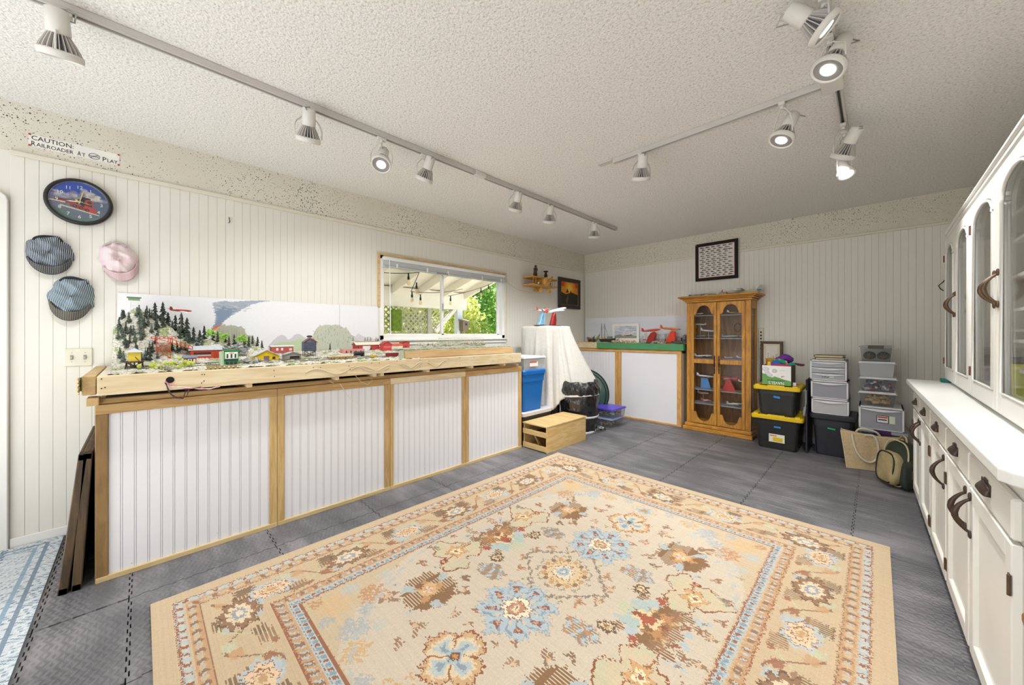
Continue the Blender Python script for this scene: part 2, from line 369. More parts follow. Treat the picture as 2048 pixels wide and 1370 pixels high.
def boards(parent, axis, lo, hi, z0, z1, holes=(), name='wall_board'):
    base = None; n = int((hi-lo)/BW)
    for i in range(n):
        p = lo+i*BW; segs = [(z0, z1)]
        for (h0, h1, k0, k1) in holes:
            if p+BW > h0 and p < h1: segs = [(z0, k0), (k1, z1)]
        for a, c in segs:
            if base is None:
                b = B(); g = .0004; w = BW-g
                prof = [(g, .0036), (g+.0008, .0045), (w-.0008, .0045), (w, .0036)]
                if axis == 'Y':
                    vs = [(XL-.006+d, q, zz) for zz in (0, 1) for q, d in prof]
                else: vs = [(q, YB+.006-d, zz) for zz in (0, 1) for q, d in prof]
                b.add(vs, [(0, 1, 5, 4), (1, 2, 6, 5), (2, 3, 7, 6), (3, 0, 4, 7), (0, 3, 2, 1), (4, 5, 6, 7)])
                o = b.out(name, m_board, parent); base = o; pz = ORIG[parent.name].translation.z
            else:
                o = base.copy(); COL.objects.link(o)
            M0 = ORIG[parent.name].translation; 
            off = (0, p, 0) if axis == 'Y' else (p, 0, 0)
            o.location = (off[0], off[1], a-M0[2]*0) ; o.scale = (1, 1, c-a)
            # mesh z runs 0..1 in world terms; parent origin sits at z = parent base
            o.location[2] = a-M0[2]-(0-M0[2])*(c-a)
boards(wl, 'Y', -.50, YB-.02, .05, ZB, holes=[(WY0-.03, WY1+.03, WZ0-.045, WZ1+.03)])
boards(wb, 'X', XL+.02, XR, .05, ZB)
def strip(name, a, b_, mat=m_trim, lab=None, bev=.003): return struct(sbox(name, a, b_, mat, None, bev), lab)
strip('trim_1', (XL, -.50, ZB-.012), (XL+.014, YB, ZB+.014), lab='moulding between the boards and the pitted band, left wall')
strip('trim_2', (XL, YB-.014, ZB-.012), (XR, YB, ZB+.014), lab='moulding between the boards and the pitted band, end wall')
strip('baseboard_left', (XL, -.50, 0), (XL+.012, YB, .055), m_white, 'low white baseboard along the left wall')
strip('baseboard_back', (XL, YB-.012, 0), (XR, YB, .055), m_white, 'low white baseboard along the end wall')
# recessed doorway leaf at the left edge
b = B(); R_ = .05; pts = [(-2.2, 0), (-.503, 0), (-.503, 1.89)]+[(-.503-R_*(1-math.cos(a)), 1.89+R_*math.sin(a)) for a in (PI/6, PI/3, PI/2)]+[(-2.2, 1.94)]
b.T = frame((XL, 0, 0), (0, 1, 0), (0, 0, 1)); b.prism(pts, 0, .022)
d = struct(b.out('door_1', m_white, bevel=.004), 'plain white door leaf at the left edge')
b = B(); b.sph((XL+.065, -.6, .95), (.025, .025, .025)); b.cyl((XL+.02, -.6, .95), (XL+.06, -.6, .95), .01); b.out('door_knob', M('brass', '#a8894e', .3, metal=1), d)
# ---------------- window
m_vinyl = M('white_vinyl', '#f0f0ee', .3, .01); m_pine = wood('pine_trim', '#d9bd8c', '#c9a56b', 'Y', 2)
m_gl = glassy('window_glass')
w1 = thing('window_1', 'sliding two-pane window in the left wall', 'window', (XL, (WY0+WY1)/2, WZ0)); del w1['category']; w1['kind'] = 'structure'
b = B()
for a, c in (((XL-.10, WY0, WZ0), (XL-.0, WY0+.04, WZ1)), ((XL-.10, WY1-.045, WZ0), (XL, WY1, WZ1)), ((XL-.10, WY0, WZ0), (XL-.0, WY1, WZ0+.045)), ((XL-.10, WY0, WZ1-.04), (XL-.0, WY1, WZ1))): b.box(a, c)
b.out('window_frame', m_vinyl, w1, .003)
def sash(y0, y1, x):
    b = B(); t_ = .028
    for a, c in (((x, y0, WZ0+.045), (x+.025, y0+t_, WZ1-.04)), ((x, y1-t_, WZ0+.045), (x+.025, y1, WZ1-.04)), ((x, y0, WZ0+.045), (x+.025, y1, WZ0+.06)), ((x, y0, WZ1-.06), (x+.025, y1, WZ1-.04))): b.box(a, c)
    s_ = b.out('sash', m_vinyl, w1, .002); B().box((x+.009, y0+.01, WZ0+.05), (x+.013, y1-.01, WZ1-.05)).out('pane', m_gl, s_)
sash(WY0+.03, 2.35, XL-.06); sash(2.335, WY1-.04, XL-.09)
B().box((XL-.035, 2.325, 1.42), (XL-.02, 2.34, 1.50)).out('sash_latch', M('grey_plastic', '#b9bcc0', .4), w1)
b = B(); b.box((XL-.01, WY0-.022, WZ1-.006), (XL+.01, WY1+.02, WZ1+.014)); b.box((XL-.01, WY0-.022, 1.425), (XL+.01, WY0+.0, WZ1)); b.out('casing', m_pine, w1, .002)
b = B(); b.box((XL-.01, WY1, WZ0-.01), (XL+.01, WY1+.025, WZ1)); b.out('casing', m_trim, w1, .002)
B().box((XL-.02, WY0+.02, WZ0-.012), (XL+.03, WY1+.03, WZ0+.006)).out('sill', m_white, w1, .003)
B().box((XL, WY0+.02, WZ0-.05), (XL+.012, WY1+.02, WZ0-.014)).out('apron', m_white, w1, .003)
bl = thing('window_blind', 'raised white horizontal blind at the top of the window', 'blind', (XL+.02, 2.4, 1.80))
m_bl = M('blind_white', '#eceef0', .35, .01)
sbox('headrail', (XL-.02, WY0+.02, 1.872), (XL+.03, WY1-.02, 1.905), m_bl, bl, .003)
for k in range(9): sbox('slat', (XL-.015, WY0+.03, 1.828+k*.0048), (XL+.03, WY1-.03, 1.8303+k*.0048), m_bl, bl)
sbox('bottom_rail', (XL-.016, WY0+.03, 1.808), (XL+.031, WY1-.03, 1.824), M('rail_grey', '#c9ced4', .3, .01, metal=.3), bl, .003)
for y in (WY0+.16, 2.1, 2.36, 2.85, 3.16): sbox('clip', (XL+.029, y-.008, 1.81), (XL+.033, y+.008, 1.85), m_bl, bl)
sbox('label_plate', (XL+.03, 2.22, 1.806), (XL+.035, 2.36, 1.826), M('plate_grey', '#8d8d86', .5), bl)
B().tube([(XL+.035, WY0+.08, 1.88), (XL+.037, WY0+.085, 1.5), (XL+.036, WY0+.09, 1.17)], .0045, 6).out('tilt_wand', m_bl, bl)
B().tube([(XL+.03, 3.2, 1.86), (XL+.012, 3.33, 1.80), (XL+.012, 3.5, 1.745), (XL+.012, 3.62, 1.735), (XL+.012, 3.75, 1.73)], .003, 5).out('pull_cord', M('cord', '#cfc6ae', .7), bl)

# ------------------------------------------------------------------ outside: patio roof, lattice, bird house, foliage
m_pw = M('patio_white', '#efeade', .6, .05, 4, .05, 20)
struct(sbox('trim_3', (-14, -4, -.3), (XL-.12, 14, -.02), M('garden_ground', '#8d8f62', .9, .25, 3)), 'garden ground outside')
struct(sbox('bounce_slab', (-6.6, -4, -.02), (XL-.12, 8, .0), M('bounce_concrete', '#d3cdbf', .9, .06, 3)), 'unseen pale concrete slab added outside to bounce sun under the patio roof')  # added out of view, kept pale so sun bounces onto the roof underside
rf = thing('patio_roof', 'cream patio roof with sloping rafters outside the window', 'roof', (-4.8, 2.5, 1.8))
rz = lambda x: 1.85+.285*(x+6.16)
b = B(); b.T = Matrix.Identity(4); x0, x1 = -6.3, XL-.13
b.add([(x0, -1.5, rz(x0)+.15), (x1, -1.5, rz(x1)+.15), (x1, 4.8, rz(x1)+.15), (x0, 4.8, rz(x0)+.15), (x0, -1.5, rz(x0)+.19), (x1, -1.5, rz(x1)+.19), (x1, 4.8, rz(x1)+.19), (x0, 4.8, rz(x0)+.19)], [(0, 3, 2, 1), (4, 5, 6, 7), (0, 1, 5, 4), (1, 2, 6, 5), (2, 3, 7, 6), (3, 0, 4, 7)])
b.out('roof_deck', m_pw, rf)
for k in range(9):
    y = 4.75-.53*k; b = B()
    b.add([(x0, y-.04, rz(x0)), (x1, y-.04, rz(x1)), (x1, y, rz(x1)), (x0, y, rz(x0)), (x0, y-.04, rz(x0)+.15), (x1, y-.04, rz(x1)+.15), (x1, y, rz(x1)+.15), (x0, y, rz(x0)+.15)], [(0, 3, 2, 1), (4, 5, 6, 7), (0, 1, 5, 4), (1, 2, 6, 5), (2, 3, 7, 6), (3, 0, 4, 7)])
    b.out('rafter', m_pw, rf)
sbox('beam', (-6.2, -1.5, 1.66), (-6.06, 4.78, 2.0), m_pw, rf); 
sbox('post', (-6.18, 4.55, 0), (-6.07, 4.68, 1.66), M('post_white', '#e2e6ea', .6), rf)
b = B(); b.T = Matrix.Translation((-6.12, 4.3, 1.45)) @ Matrix.Rotation(PI/4, 4, 'X'); b.box((-.03, -.35, -.035), (.03, .35, .035)); b.out('brace', m_pw, rf)
# lattice of crossed strips
lt = thing('lattice_screen', 'diagonal white lattice screen below the patio beam', 'lattice', (-6.13, 2.9, .8))
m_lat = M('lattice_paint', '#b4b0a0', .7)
yA, yB2, zA, zB = .6, 4.55, .85, 1.665
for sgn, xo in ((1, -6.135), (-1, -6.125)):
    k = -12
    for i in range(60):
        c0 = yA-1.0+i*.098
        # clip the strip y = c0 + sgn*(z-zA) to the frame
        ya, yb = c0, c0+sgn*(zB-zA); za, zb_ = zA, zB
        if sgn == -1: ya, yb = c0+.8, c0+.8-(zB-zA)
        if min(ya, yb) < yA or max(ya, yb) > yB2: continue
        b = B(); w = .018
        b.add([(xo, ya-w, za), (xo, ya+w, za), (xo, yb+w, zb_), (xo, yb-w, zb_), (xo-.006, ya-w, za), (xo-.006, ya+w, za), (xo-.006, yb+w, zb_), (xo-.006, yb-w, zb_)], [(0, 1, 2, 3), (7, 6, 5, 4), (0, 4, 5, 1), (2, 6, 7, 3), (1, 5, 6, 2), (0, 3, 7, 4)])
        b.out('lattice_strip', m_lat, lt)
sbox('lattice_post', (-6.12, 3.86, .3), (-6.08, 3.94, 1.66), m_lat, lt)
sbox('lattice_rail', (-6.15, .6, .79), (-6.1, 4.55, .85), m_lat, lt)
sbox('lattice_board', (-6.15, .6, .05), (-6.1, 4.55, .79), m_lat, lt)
bh = thing('bird_house', 'small weathered bird house on the white patio post', 'birdhouse', (-6.0, 4.64, 1.2))
m_bh = wood('weathered_wood', '#8f7c6a', '#6f5f52', 'Z', 4)
b = B(); b.T = Matrix.Translation((-6.0, 4.66, 1.34)); b.box((-.06, -.07, -.11), (.06, .07, .09)); b.out('box', m_bh, bh)
b = B(); b.T = Matrix.Translation((-6.0, 4.66, 1.44)) @ Matrix.Rotation(.2, 4, 'Y'); b.box((-.09, -.09, -.01), (.09, .09, .01)); b.out('lid', m_bh, bh)
B().cyl((-5.94, 4.67, 1.36), (-5.937, 4.67, 1.36), .02).out('entrance_hole', M('black', '#0d0d0d', .8), bh)
sbox('mount_post', (-6.06, 4.62, .93), (-6.03, 4.68, 1.25), m_bh, bh)
pt = thing('hanging_planter', 'narrow mossy green planter hung on the lattice', 'planter', (-6.05, 3.15, 1.25))
B().box((-6.11, 3.10, 1.22), (-6.0, 3.28, 1.60)).out('pocket', M('moss', '#6f8a2c', .9, .3, 20), pt, .01)
sl = thing('string_lights', 'black string of round bulbs hung under the patio roof', 'string lights', (-4.5, 3, 2))
def cat_(p, q, sag, n=14): return [Vector(p).lerp(Vector(q), i/n)-Vector((0, 0, sag*4*(i/n)*(1-i/n))) for i in range(n+1)]
m_cord = M('black_rubber', '#1b1b1b', .6); m_bulb = glassy('bulb_glass', '#fff6e0', .7, milky='#fff2d8')
P = lambda u, v, X: onx(u, v, X)
runs = [cat_(P(762, 545, -4.2), P(838, 545, -4.2), .01), cat_(P(822, 583, -4.6), P(925, 578, -5.0), .035), cat_(P(896, 592, -5.0), P(992, 563, -5.2), .03), cat_(P(838, 546, -4.2), P(822, 583, -4.6), 0, 3)]
for r_ in runs: B().tube(r_, .0045, 5).out('cord', m_cord, sl)
for (u, v, X) in ((817, 546, -4.2), (833, 565, -4.4), (824, 583, -4.6), (841, 589, -4.7), (901, 592, -5.0), (962, 576, -5.1), (977, 569, -5.15)):
    p = P(u, v, X); b = B(); b.T = Matrix.Translation(p); b.cyl((0, 0, 0), (0, 0, -.05), .009); b.lathe([(.010, -.04), (.014, -.05), (.014, -.08), (.009, -.085)], 12); b.out('socket', m_cord, sl)
    b = B(); b.T = Matrix.Translation(p); b.lathe([(.009, -.085), (.02, -.105), (.025, -.125), (.019, -.145), (.002, -.155)], 12); b.out('bulb', m_bulb, sl)
def leafmat(name, c1, c2, c3):
    m, t, b, o = nodes(name); oi = N(t, 'NewGeometry'); n1 = N(t, 'TexNoise', Scale=9.0, Detail=2.0); L(t, oi.outputs['Position'], n1.inputs['Vector'])
    c = ramp(t, n1.outputs[0], [(.35, c1), (.5, c2), (.62, c3)]); L(t, c, b.inputs['Base Color']); b.inputs['Roughness'].default_value = .5
    tl = N(t, 'BsdfTranslucent'); L(t, c, tl.inputs[0]); mx = N(t, 'MixShader'); mx.inputs[0].default_value = .65; L(t, b.outputs[0], mx.inputs[1]); L(t, tl.outputs[0], mx.inputs[2]); L(t, mx.outputs[0], o.inputs[0]); return m
m_leaf = leafmat('garden_leaf', '#5f9a34', '#9cc653', '#dcea9a'); m_leaf2 = leafmat('yellow_leaf', '#a6b93a', '#d9dd74', '#f2efb0')
def bush(c, r, n, mat, label, nm='garden_tree'):
    t_ = thing(nm, label, 'tree', (c[0], c[1], 0))
    B().cyl((c[0], c[1], -.05), (c[0]+.1, c[1], c[2]), .09, .04, 8).out('trunk', m_bh, t_)
    g = rng.standard_normal((n, 3)); g /= np.linalg.norm(g, axis=1)[:, None]; rad = rng.uniform(.35, 1.0, n)**.5
    cen = g*rad[:, None]*np.array(r)*(1+.18*np.sin(g[:, :1]*7+g[:, 2:]*5))+np.array(c)
    a = rng.standard_normal((n, 3)); a /= np.linalg.norm(a, axis=1)[:, None]; q = rng.standard_normal((n, 3)); q -= a*(q*a).sum(1)[:, None]; q /= np.linalg.norm(q, axis=1)[:, None]
    s = rng.uniform(.05, .10, n)[:, None]
    v = np.stack([cen-a*s, cen+q*s*.45, cen+a*s, cen-q*s*.45], 1).reshape(-1, 3)
    me = bpy.data.meshes.new('foliage'); v -= np.array(t_.location)
    me.from_pydata(v.tolist(), [], np.arange(4*n).reshape(-1, 4).tolist()); me.materials.append(mat)
    o = bpy.data.objects.new('foliage', me); COL.objects.link(o); o.parent = t_; o['kind'] = 'stuff'
bush((-9.3, 8.6, 1.9), (1.5, 1.9, 2.0), 16000, m_leaf, 'sunlit leafy green tree right of the patio post')
bush((-12.2, 13.5, 2.4), (1.8, 2.4, 2.6), 9000, m_leaf, 'taller green tree farther off behind the patio post')
bush((-8.0, 5.35, 1.2), (.8, 1.45, 1.3), 9000, m_leaf2, 'yellow-green bush behind the lattice, near the post')
bush((-8.0, 1.5, 1.2), (.8, 1.75, 1.4), 9000, m_leaf2, 'yellow-green bush behind the lattice, left half')
# ------------------------------------------------------------------ big rug (pattern drawn in the rug's own symmetric frame)
RX, RY, HW, HL = -1.08, 1.45, 1.132, 1.42
cv = Canvas(2*HW, 2*HL, .0042, '#c4af90')
J = .0030*rng.standard_normal((cv.ny, 1))+.0018*rng.standard_normal((cv.ny, cv.nx))
U = cv.X-HW; V = cv.Y-HL; u_ = np.abs(U)+J; v_ = np.abs(V)+J*.7
rows = (np.arange(cv.ny) % 2 == 0)[:, None]
hatch = (np.sin(cv.Y*2*PI/.0126+2.5*np.sin(cv.X*9)) > -.72)
BR, RD, BLU, ORG, GRN, DK, CRM = '#94745a', '#98684f', '#b3bdbf', '#c09b76', '#bfc0a2', '#755c48', '#cbbeaa'
off = np.minimum(HW-u_, HL-v_)                     # distance in from the edge
ang = np.arctan2(v_, u_)
field = off > .462
cv.put(field, CRM)
corner = field & ((u_/.70)**2.2+(v_/1.0)**2.2 > 1.05)
cv.put(corner, '#c6b396')
def stripe(a, b, col, al=1): cv.put((off > a) & (off < b), col, al)
stripe(.066, .072, RD); stripe(.072, .098, BLU); stripe(.098, .104, '#c4af90'); stripe(.104, .147, ORG); stripe(.147, .152, BR)
stripe(.364, .370, RD); stripe(.370, .408, ORG); stripe(.408, .415, '#c4af90'); stripe(.415, .446, BLU); stripe(.446, .455, RD)
along = np.where(HW-u_ < HL-v_, v_, u_)
def guard(c, w, per, col, ph=0, duty=.3, al=1):
    o = np.abs(off-c) < w*(.55+.45*np.sin(along*2*PI/per*1.0+ph)); cv.put(o & (np.sin(along*2*PI/per+ph) > duty), col, al)
guard(.085, .010, .052, RD); guard(.085, .006, .034, CRM, 1.0); guard(.125, .015, .06, BR); guard(.125, .009, .03, BLU, .4, .5); guard(.125, .012, .06, '#c4af90', 3)
guard(.389, .013, .055, BR, .7); guard(.389, .010, .031, BLU, 2, .5); guard(.431, .010, .046, '#8c9ca4'); guard(.431, .008, .046, RD, 3.2, .6)
blob = lambda cx, cy, r, k, am, ph=0, sx=1, sy=1, A=None, Bv=None: (lambda du, dv: np.hypot(du/sx, dv/sy) < r*(1+am*np.cos(k*np.arctan2(dv/sy, du/sx)+ph)+.06*np.sin(23*np.arctan2(dv, du)+cx*9)))(((u_ if A is None else A)-cx), ((v_ if Bv is None else Bv)-cy))
def ringed(cx, cy, r, cols, k=8, am=.12, sx=1, sy=1, ph=0, h=None):
    for f, c in cols:
        mk = blob(cx, cy, r*f, k, am, ph, sx, sy)
        if h and c in h: mk = mk & hatch
        cv.put(mk, c)
inb = (off > .158) & (off < .36)
per = .345
ph_ = (along/per) % 1.0
vine = .258+.075*np.sin(along*2*PI/per)
cv.put(inb & (np.abs(off-vine) < .0055), BR)
vine2 = .258-.07*np.sin(along*2*PI/per+.6)
cv.put(inb & (np.abs(off-vine2) < .004), GRN)
for (pp, oo, rr, col, hh) in ((.25, .20, .03, DK, 1), (.30, .235, .022, BR, 1), (.5+.22, .315, .028, BR, 1), (.18, .31, .02, BLU, 0), (.8, .20, .02, GRN, 0), (.36, .30, .018, RD, 0), (.65, .215, .02, ORG, 0), (.87, .30, .022, DK, 1), (.1, .215, .016, BLU, 0), (.58, .33, .012, RD, 0)):
    da = (ph_-pp+.5) % 1-.5; mk = inb & (np.abs(da*per) < rr*1.5*(.5+.5*np.abs(np.sin(off*160+pp*9)))) & (np.abs(off-oo) < rr*1.1)
    cv.put(mk & (hatch if hh else True), col, .85)
# main border motifs (long sides, then short sides)
def bord(cx, cy, horiz):
    sx, sy = ((.85, 1.35) if not horiz else (1.35, .85)); return sx, sy
mc = .258
for cy, big in ((0, 1), (.69, 1), (.345, 0), (1.03, 0)):
    cx = HW-mc; sx, sy = .8, 1.25
    if big: ringed(cx, cy, .074, [(1.12, DK), (1.0, BR), (.70, '#d9c8aa'), (.42, '#9a9ca0'), (.22, '#dccdb4')], 10, .15, sx, sy)
    else: ringed(cx, cy, .058, [(1.25, BLU), (1.0, RD), (.93, '#dcc2a2'), (.6, RD), (.5, '#d9bf9c'), (.3, ORG)], 7, .14, sx, sy)
for cx, big in ((0, 1), (.80, 1), (.39, 0)):
    cy = HL-mc; sx, sy = 1.25, .8
    if big: ringed(cx, cy, .074, [(1.12, DK), (1.0, BR), (.70, '#d9c8aa'), (.42, '#9a9ca0'), (.22, '#dccdb4')], 10, .15, sx, sy)
    else: ringed(cx, cy, .058, [(1.25, BLU), (1.0, RD), (.93, '#dcc2a2'), (.6, RD), (.5, '#d9bf9c'), (.3, ORG)], 7, .14, sx, sy)
# field motifs (their outlines wander a little, as hand-drawn ones do)
u0_, v0_ = u_, v_
u_ = u_+.005*np.sin(V*71+U*23)+.003*np.sin(V*163-U*57); v_ = v_+.005*np.sin(U*67-V*31)+.003*np.sin(U*151+V*49)
ringed(0, 0, .125, [(1.0, '#9b8a72'), (.93, CRM), (.78, '#c9b48e'), (.70, BR), (.66, '#d9bd8e'), (.5, CRM), (.42, RD), (.38, '#e4d3b4'), (.28, BLU), (.2, '#93a3ad'), (.1, '#dcd2bd')], 12, .10)
for k in range(16):
    a = 2*PI*k/16; du, dv = .10*math.cos(a), .10*math.sin(a)
    cv.put(np.hypot(U-du, V-dv) < .012, BR if k % 2 else '#c79a68')
dia = np.abs(u_+v_-.235)
cv.put((dia < .009*(1+.7*np.sin(u_*230))) & (u_ > .012), '#877869', .9)
# big pale-blue flowers
def flower(cx, cy, r):
    du, dv = u_-cx, v_-cy; rr = np.hypot(du, dv); th = np.arctan2(dv, du)
    pet = r*(.88+.10*np.cos(8*th)+.07*np.sign(np.sin(th*26))*np.abs(np.sin(th*13))+.04*np.sin(47*th))
    cv.put(rr < pet*1.04, '#a89c8e'); cv.put(rr < pet, '#aebcc2'); cv.put((rr < pet*.92) & (np.sin(th*16+rr*80) > .72), '#8b9aa4')
    cv.put((rr < pet*.88) & (rr > r*.45) & (np.cos(8*th) > .74) & (np.abs(rr-r*.64) < r*.13), '#8c6255'); cv.put((np.abs(rr-r*.62) < r*.06) & (np.cos(8*th) > .93), '#c79a7c')
    cv.put((rr > r*.36) & (rr < r*.55) & (np.cos(8*th+PI) > .75), CRM)
    ringed(cx, cy, r*.36, [(1, RD), (.92, '#e9dcc2'), (.62, RD), (.55, '#b98c72'), (.3, '#e0cfae'), (.15, BR)], 8, .1)
flower(0, .33, .172)
# quatrefoils
def quatre(cx, cy, r):
    du, dv = u_-cx, v_-cy; rr = np.hypot(du, dv); th = np.arctan2(dv, du)
    pet = r*(.66+.34*np.abs(np.cos(2*th))**.5)*(1+.06*np.sin(24*th))
    cv.put(rr < pet, '#8f5c42'); cv.put(rr < pet*.94, '#c9a67e'); cv.put(rr < pet*.78, '#d6c6a8'); cv.put((rr < pet*.66) & (np.abs(np.sin(2*th)) < .75), BLU); cv.put((rr < pet*.55) & (np.abs(np.sin(2*th)) < .35), '#8d9ca6')
    cv.put((rr < pet*.95) & (np.abs(np.sin(2*th+PI/2)) < .14) & (rr > r*.2), '#9c6a48')
    cv.put(rr < r*.23, '#a5b3bb'); cv.put(rr < r*.15, DK); cv.put(rr < r*.08, '#c98a58')
quatre(0, .66, .128)
ringed(0, .87, .07, [(1, '#c9a578'), (.9, CRM), (.6, '#9fb0b5'), (.3, '#b98c5c')], 6, .2)
# brown rosettes
for cx, cy, r in ((.36, .53, .122),):
    du, dv = u_-cx, v_-cy; rr = np.hypot(du, dv); th = np.arctan2(dv, du)
    R0 = r*(1+.05*np.sin(th*9)+.05*np.sin(th*31))
    cv.put((rr < R0) & hatch, '#8a6a4c'); cv.put((rr < R0*.98) & (np.abs(np.sin(th*1.5+.4)) > .95), '#b0b8b8'); cv.put((rr < R0*.58) & (np.sin(th*3+1) > -.3), '#be9468'); cv.put((rr < R0*.62) & hatch & (np.sin(th*5) > .25), '#8a6648'); cv.put((rr < R0*.34), '#cfaa7e'); cv.put(rr < R0*.2, '#dccab0'); cv.put((rr < R0*.2) & (np.sin(th*4) > .1), '#c99a7a')
# curling vine flowers
for cx, cy, s in ((.50, .27, 1),):
    du, dv = u_-cx, v_-cy; rr = np.hypot(du, dv); th = np.arctan2(dv, du)
    edge = .118*(1+.30*np.sin(3*th+.7)+.12*np.sin(7*th)); cv.put(np.abs(rr-edge) < .0050, '#8f5c42'); cv.put(rr < edge-.004, '#cbbc9f'); cv.put((rr < edge-.006) & (rr > edge*.72) & (np.sin(3*th) > .2), GRN, .6)
    cv.put((np.abs(du+dv*.2) < .0045) & (np.abs(dv) < .10), '#a3673f')
    ringed(cx+.012, cy-.01, .048, [(1, BR), (.9, '#cda274'), (.5, '#ecd9b6'), (.25, RD)], 5, .28, h=(BR,))
    ringed(cx-.015, cy+.09, .02, [(1, '#8a5640'), (.5, '#d9a57c')], 3, .1)
# small rounds and grey blobs
ringed(.32, .15, .034, [(1, DK), (.6, '#d8c7a2'), (.35, BR)], 8, .14)
for cx, cy in ((.26, .24),):
    mk = blob(cx, cy, .062, 5, .1, .5, 1.25, .85); cv.put(mk & hatch, '#97897a'); cv.put(mk & (np.sin(u_*120+v_*60) > .55), '#aebcc2'); cv.put(mk & (np.sin(u_*90-v_*130) > .8), '#b98c66')
# palmettes on the cross axis
for cx, cy in ((.42, 0),):
    du, dv = u_-cx, v_-cy
    for k, (ox, oy, r, c1) in enumerate(((0, 0, .075, '#8f8066'), (.06, .055, .05, '#b98a5f'), (-.055, .05, .045, '#aebcb6'), (.0, .0, .05, '#dcc59c'), (.0, .0, .03, '#a7614a'), (.10, .0, .04, BR), (-.10, .0, .035, GRN), (.035, .10, .03, '#8a6a4c'), (.12, .06, .02, RD), (-.02, .10, .025, BLU), (.15, .03, .016, BLU), (.085, .10, .035, BR), (-.07, .11, .022, '#8a6a4c'), (.13, .12, .024, '#8a6a4c'), (.0, .135, .02, '#a7614a'), (.165, .08, .02, BR), (.02, .045, .02, '#8a6a4c'), (-.04, .0, .018, '#8f5c42'), (.06, .0, .016, '#8f5c42'))):
        mk = blob(cx+ox, cy+oy, r, 6, .22, k); cv.put(mk & (hatch if c1 in (BR, '#8f8066', '#8a6a4c') else True), c1)
# little sprigs
for cx, cy, r, c1 in ((.17, .12, .03, '#b08060'), (.10, .17, .022, GRN), (.22, .05, .03, '#9c7a5c'), (.24, .42, .035, '#8a6a50'), (.16, .53, .03, '#9a7a62'), (.21, .68, .04, BR), (.19, .77, .03, '#94725a'), (.47, .42, .022, BLU), (.55, .45, .03, '#9a6f52'), (.62, .33, .03, '#8d7a6a'), (.58, .13, .03, '#aebcc2'), (.63, .08, .03, BR), (.64, .19, .025, RD), (.52, .06, .022, GRN), (.30, .36, .028, '#7b6248'), (.44, .68, .045, BR), (.5, .62, .02, BLU), (.30, .66, .025, '#b9bfb5'), (.12, .46, .02, RD), (.07, .52, .018, '#8a6a50'), (.62, .55, .02, '#b0a48c')):
    du, dv = u_-cx, v_-cy; th = np.arctan2(dv, du); p_ = cx*40+cy*17; mk = np.hypot(du, dv*1.15) < r*(.72+.30*np.sin(3*th+p_)+.22*np.sin(5*th+2*p_)+.12*np.sin(11*th+p_)); cv.put(mk & (hatch | (du > 0)), c1, .9); cv.put(mk & (np.hypot(du-.3*r, dv) < r*.33), '#d8b894' if c1 in (BR, '#8a6a50', '#9a7a62', '#9c7a5c') else '#94745a', .8)
# faded corner sprays
fad = (field & corner)
for k, (cx, cy, r, c1) in enumerate(((.52, .72, .06, '#b8845a'), (.60, .62, .04, '#b7bcb6'), (.38, .86, .06, '#a3abb0'), (.57, .87, .07, '#cfae80'), (.45, .78, .035, '#a0a8ae'), (.27, .90, .05, '#c8a26e'), (.62, .78, .04, '#b4bab8'), (.14, .93, .03, '#a3abb0'), (.63, .92, .03, '#b8845a'), (.33, .78, .03, '#b9bdb6'), (.49, .93, .03, '#a3abb0'))):
    du, dv = u_-cx, v_-cy; th = np.arctan2(dv, du); rr = np.hypot(du, dv)
    cv.put(field & (rr < r*(.6+.55*np.abs(np.sin(4*th+k)))) & (np.sin(u_*210+k)*np.sin(v_*190) > -.45), c1, .75)
arc = np.abs((u_/.66)**2+(v_/.93)**2-1.12); cv.put(field & (arc < .018*(1+.8*np.sin(ang*60))), '#b5b9b4', .75)
# woven colour variation across the weft
weft = rng.standard_normal((cv.ny, 1))*.020+rng.standard_normal((1, cv.nx))*.012
cv.C = np.clip(cv.C*(1+weft[..., None]), 0, 1); cv.noise(.03)
rug = cv.out('area_rug', Matrix.Translation((RX-HW, RY-HL, .0)), .010, painted('rug_weave', .95, .35), side='#d9c39a')
tag(rug, 'large cream, blue and rust floral area rug in the middle of the floor', 'rug')
# fold-free blue rug by the left door
cv = Canvas(1.95, 1.75, .0075, '#ccd4d9'); X, Y = cv.X, cv.Y
nn = np.sin(X*190+4*np.sin(Y*31))*np.sin(Y*150+3*np.sin(X*47)); lf = np.sin(X*9+2*np.sin(Y*5))+np.sin(Y*11)
cv.put(nn > .25-.12*lf, '#a3b0ba', .8); cv.put(nn > .62-.15*lf, '#6f8498', .8)
for k in range(3):
    for (cx, cy) in ((.35, 1.18), (1.25, 1.18), (.8, .35)):
        rr = np.maximum(np.abs(X-cx), np.abs(Y-cy)); th = .10+.12*k
        cv.put(np.abs(rr-th) < .014, '#93a0ac' if k % 2 else '#e1e4e6'); cv.put((np.abs(rr-th-.03) < .012) & (np.sin((X+Y)*160) > 0), '#6a7f94')
        if k == 1: cv.put((rr < th-.02) & (rr > th-.07), '#8595a8')
e = np.minimum(np.minimum(X, 1.95-X), np.minimum(Y, 1.75-Y)); cv.put(np.abs(e-.05) < .008, '#7f90a0'); cv.put(np.abs(e-.09) < .005, '#8fa8bc'); cv.noise(.06)
br = cv.out('blue_rug', Matrix.Translation((XL+.02, -.31-1.75, 0)), .008, painted('rug_weave', .95, .35), side='#b9c6d0')
tag(br, 'blue and white distressed rug by the door at the left', 'rug')

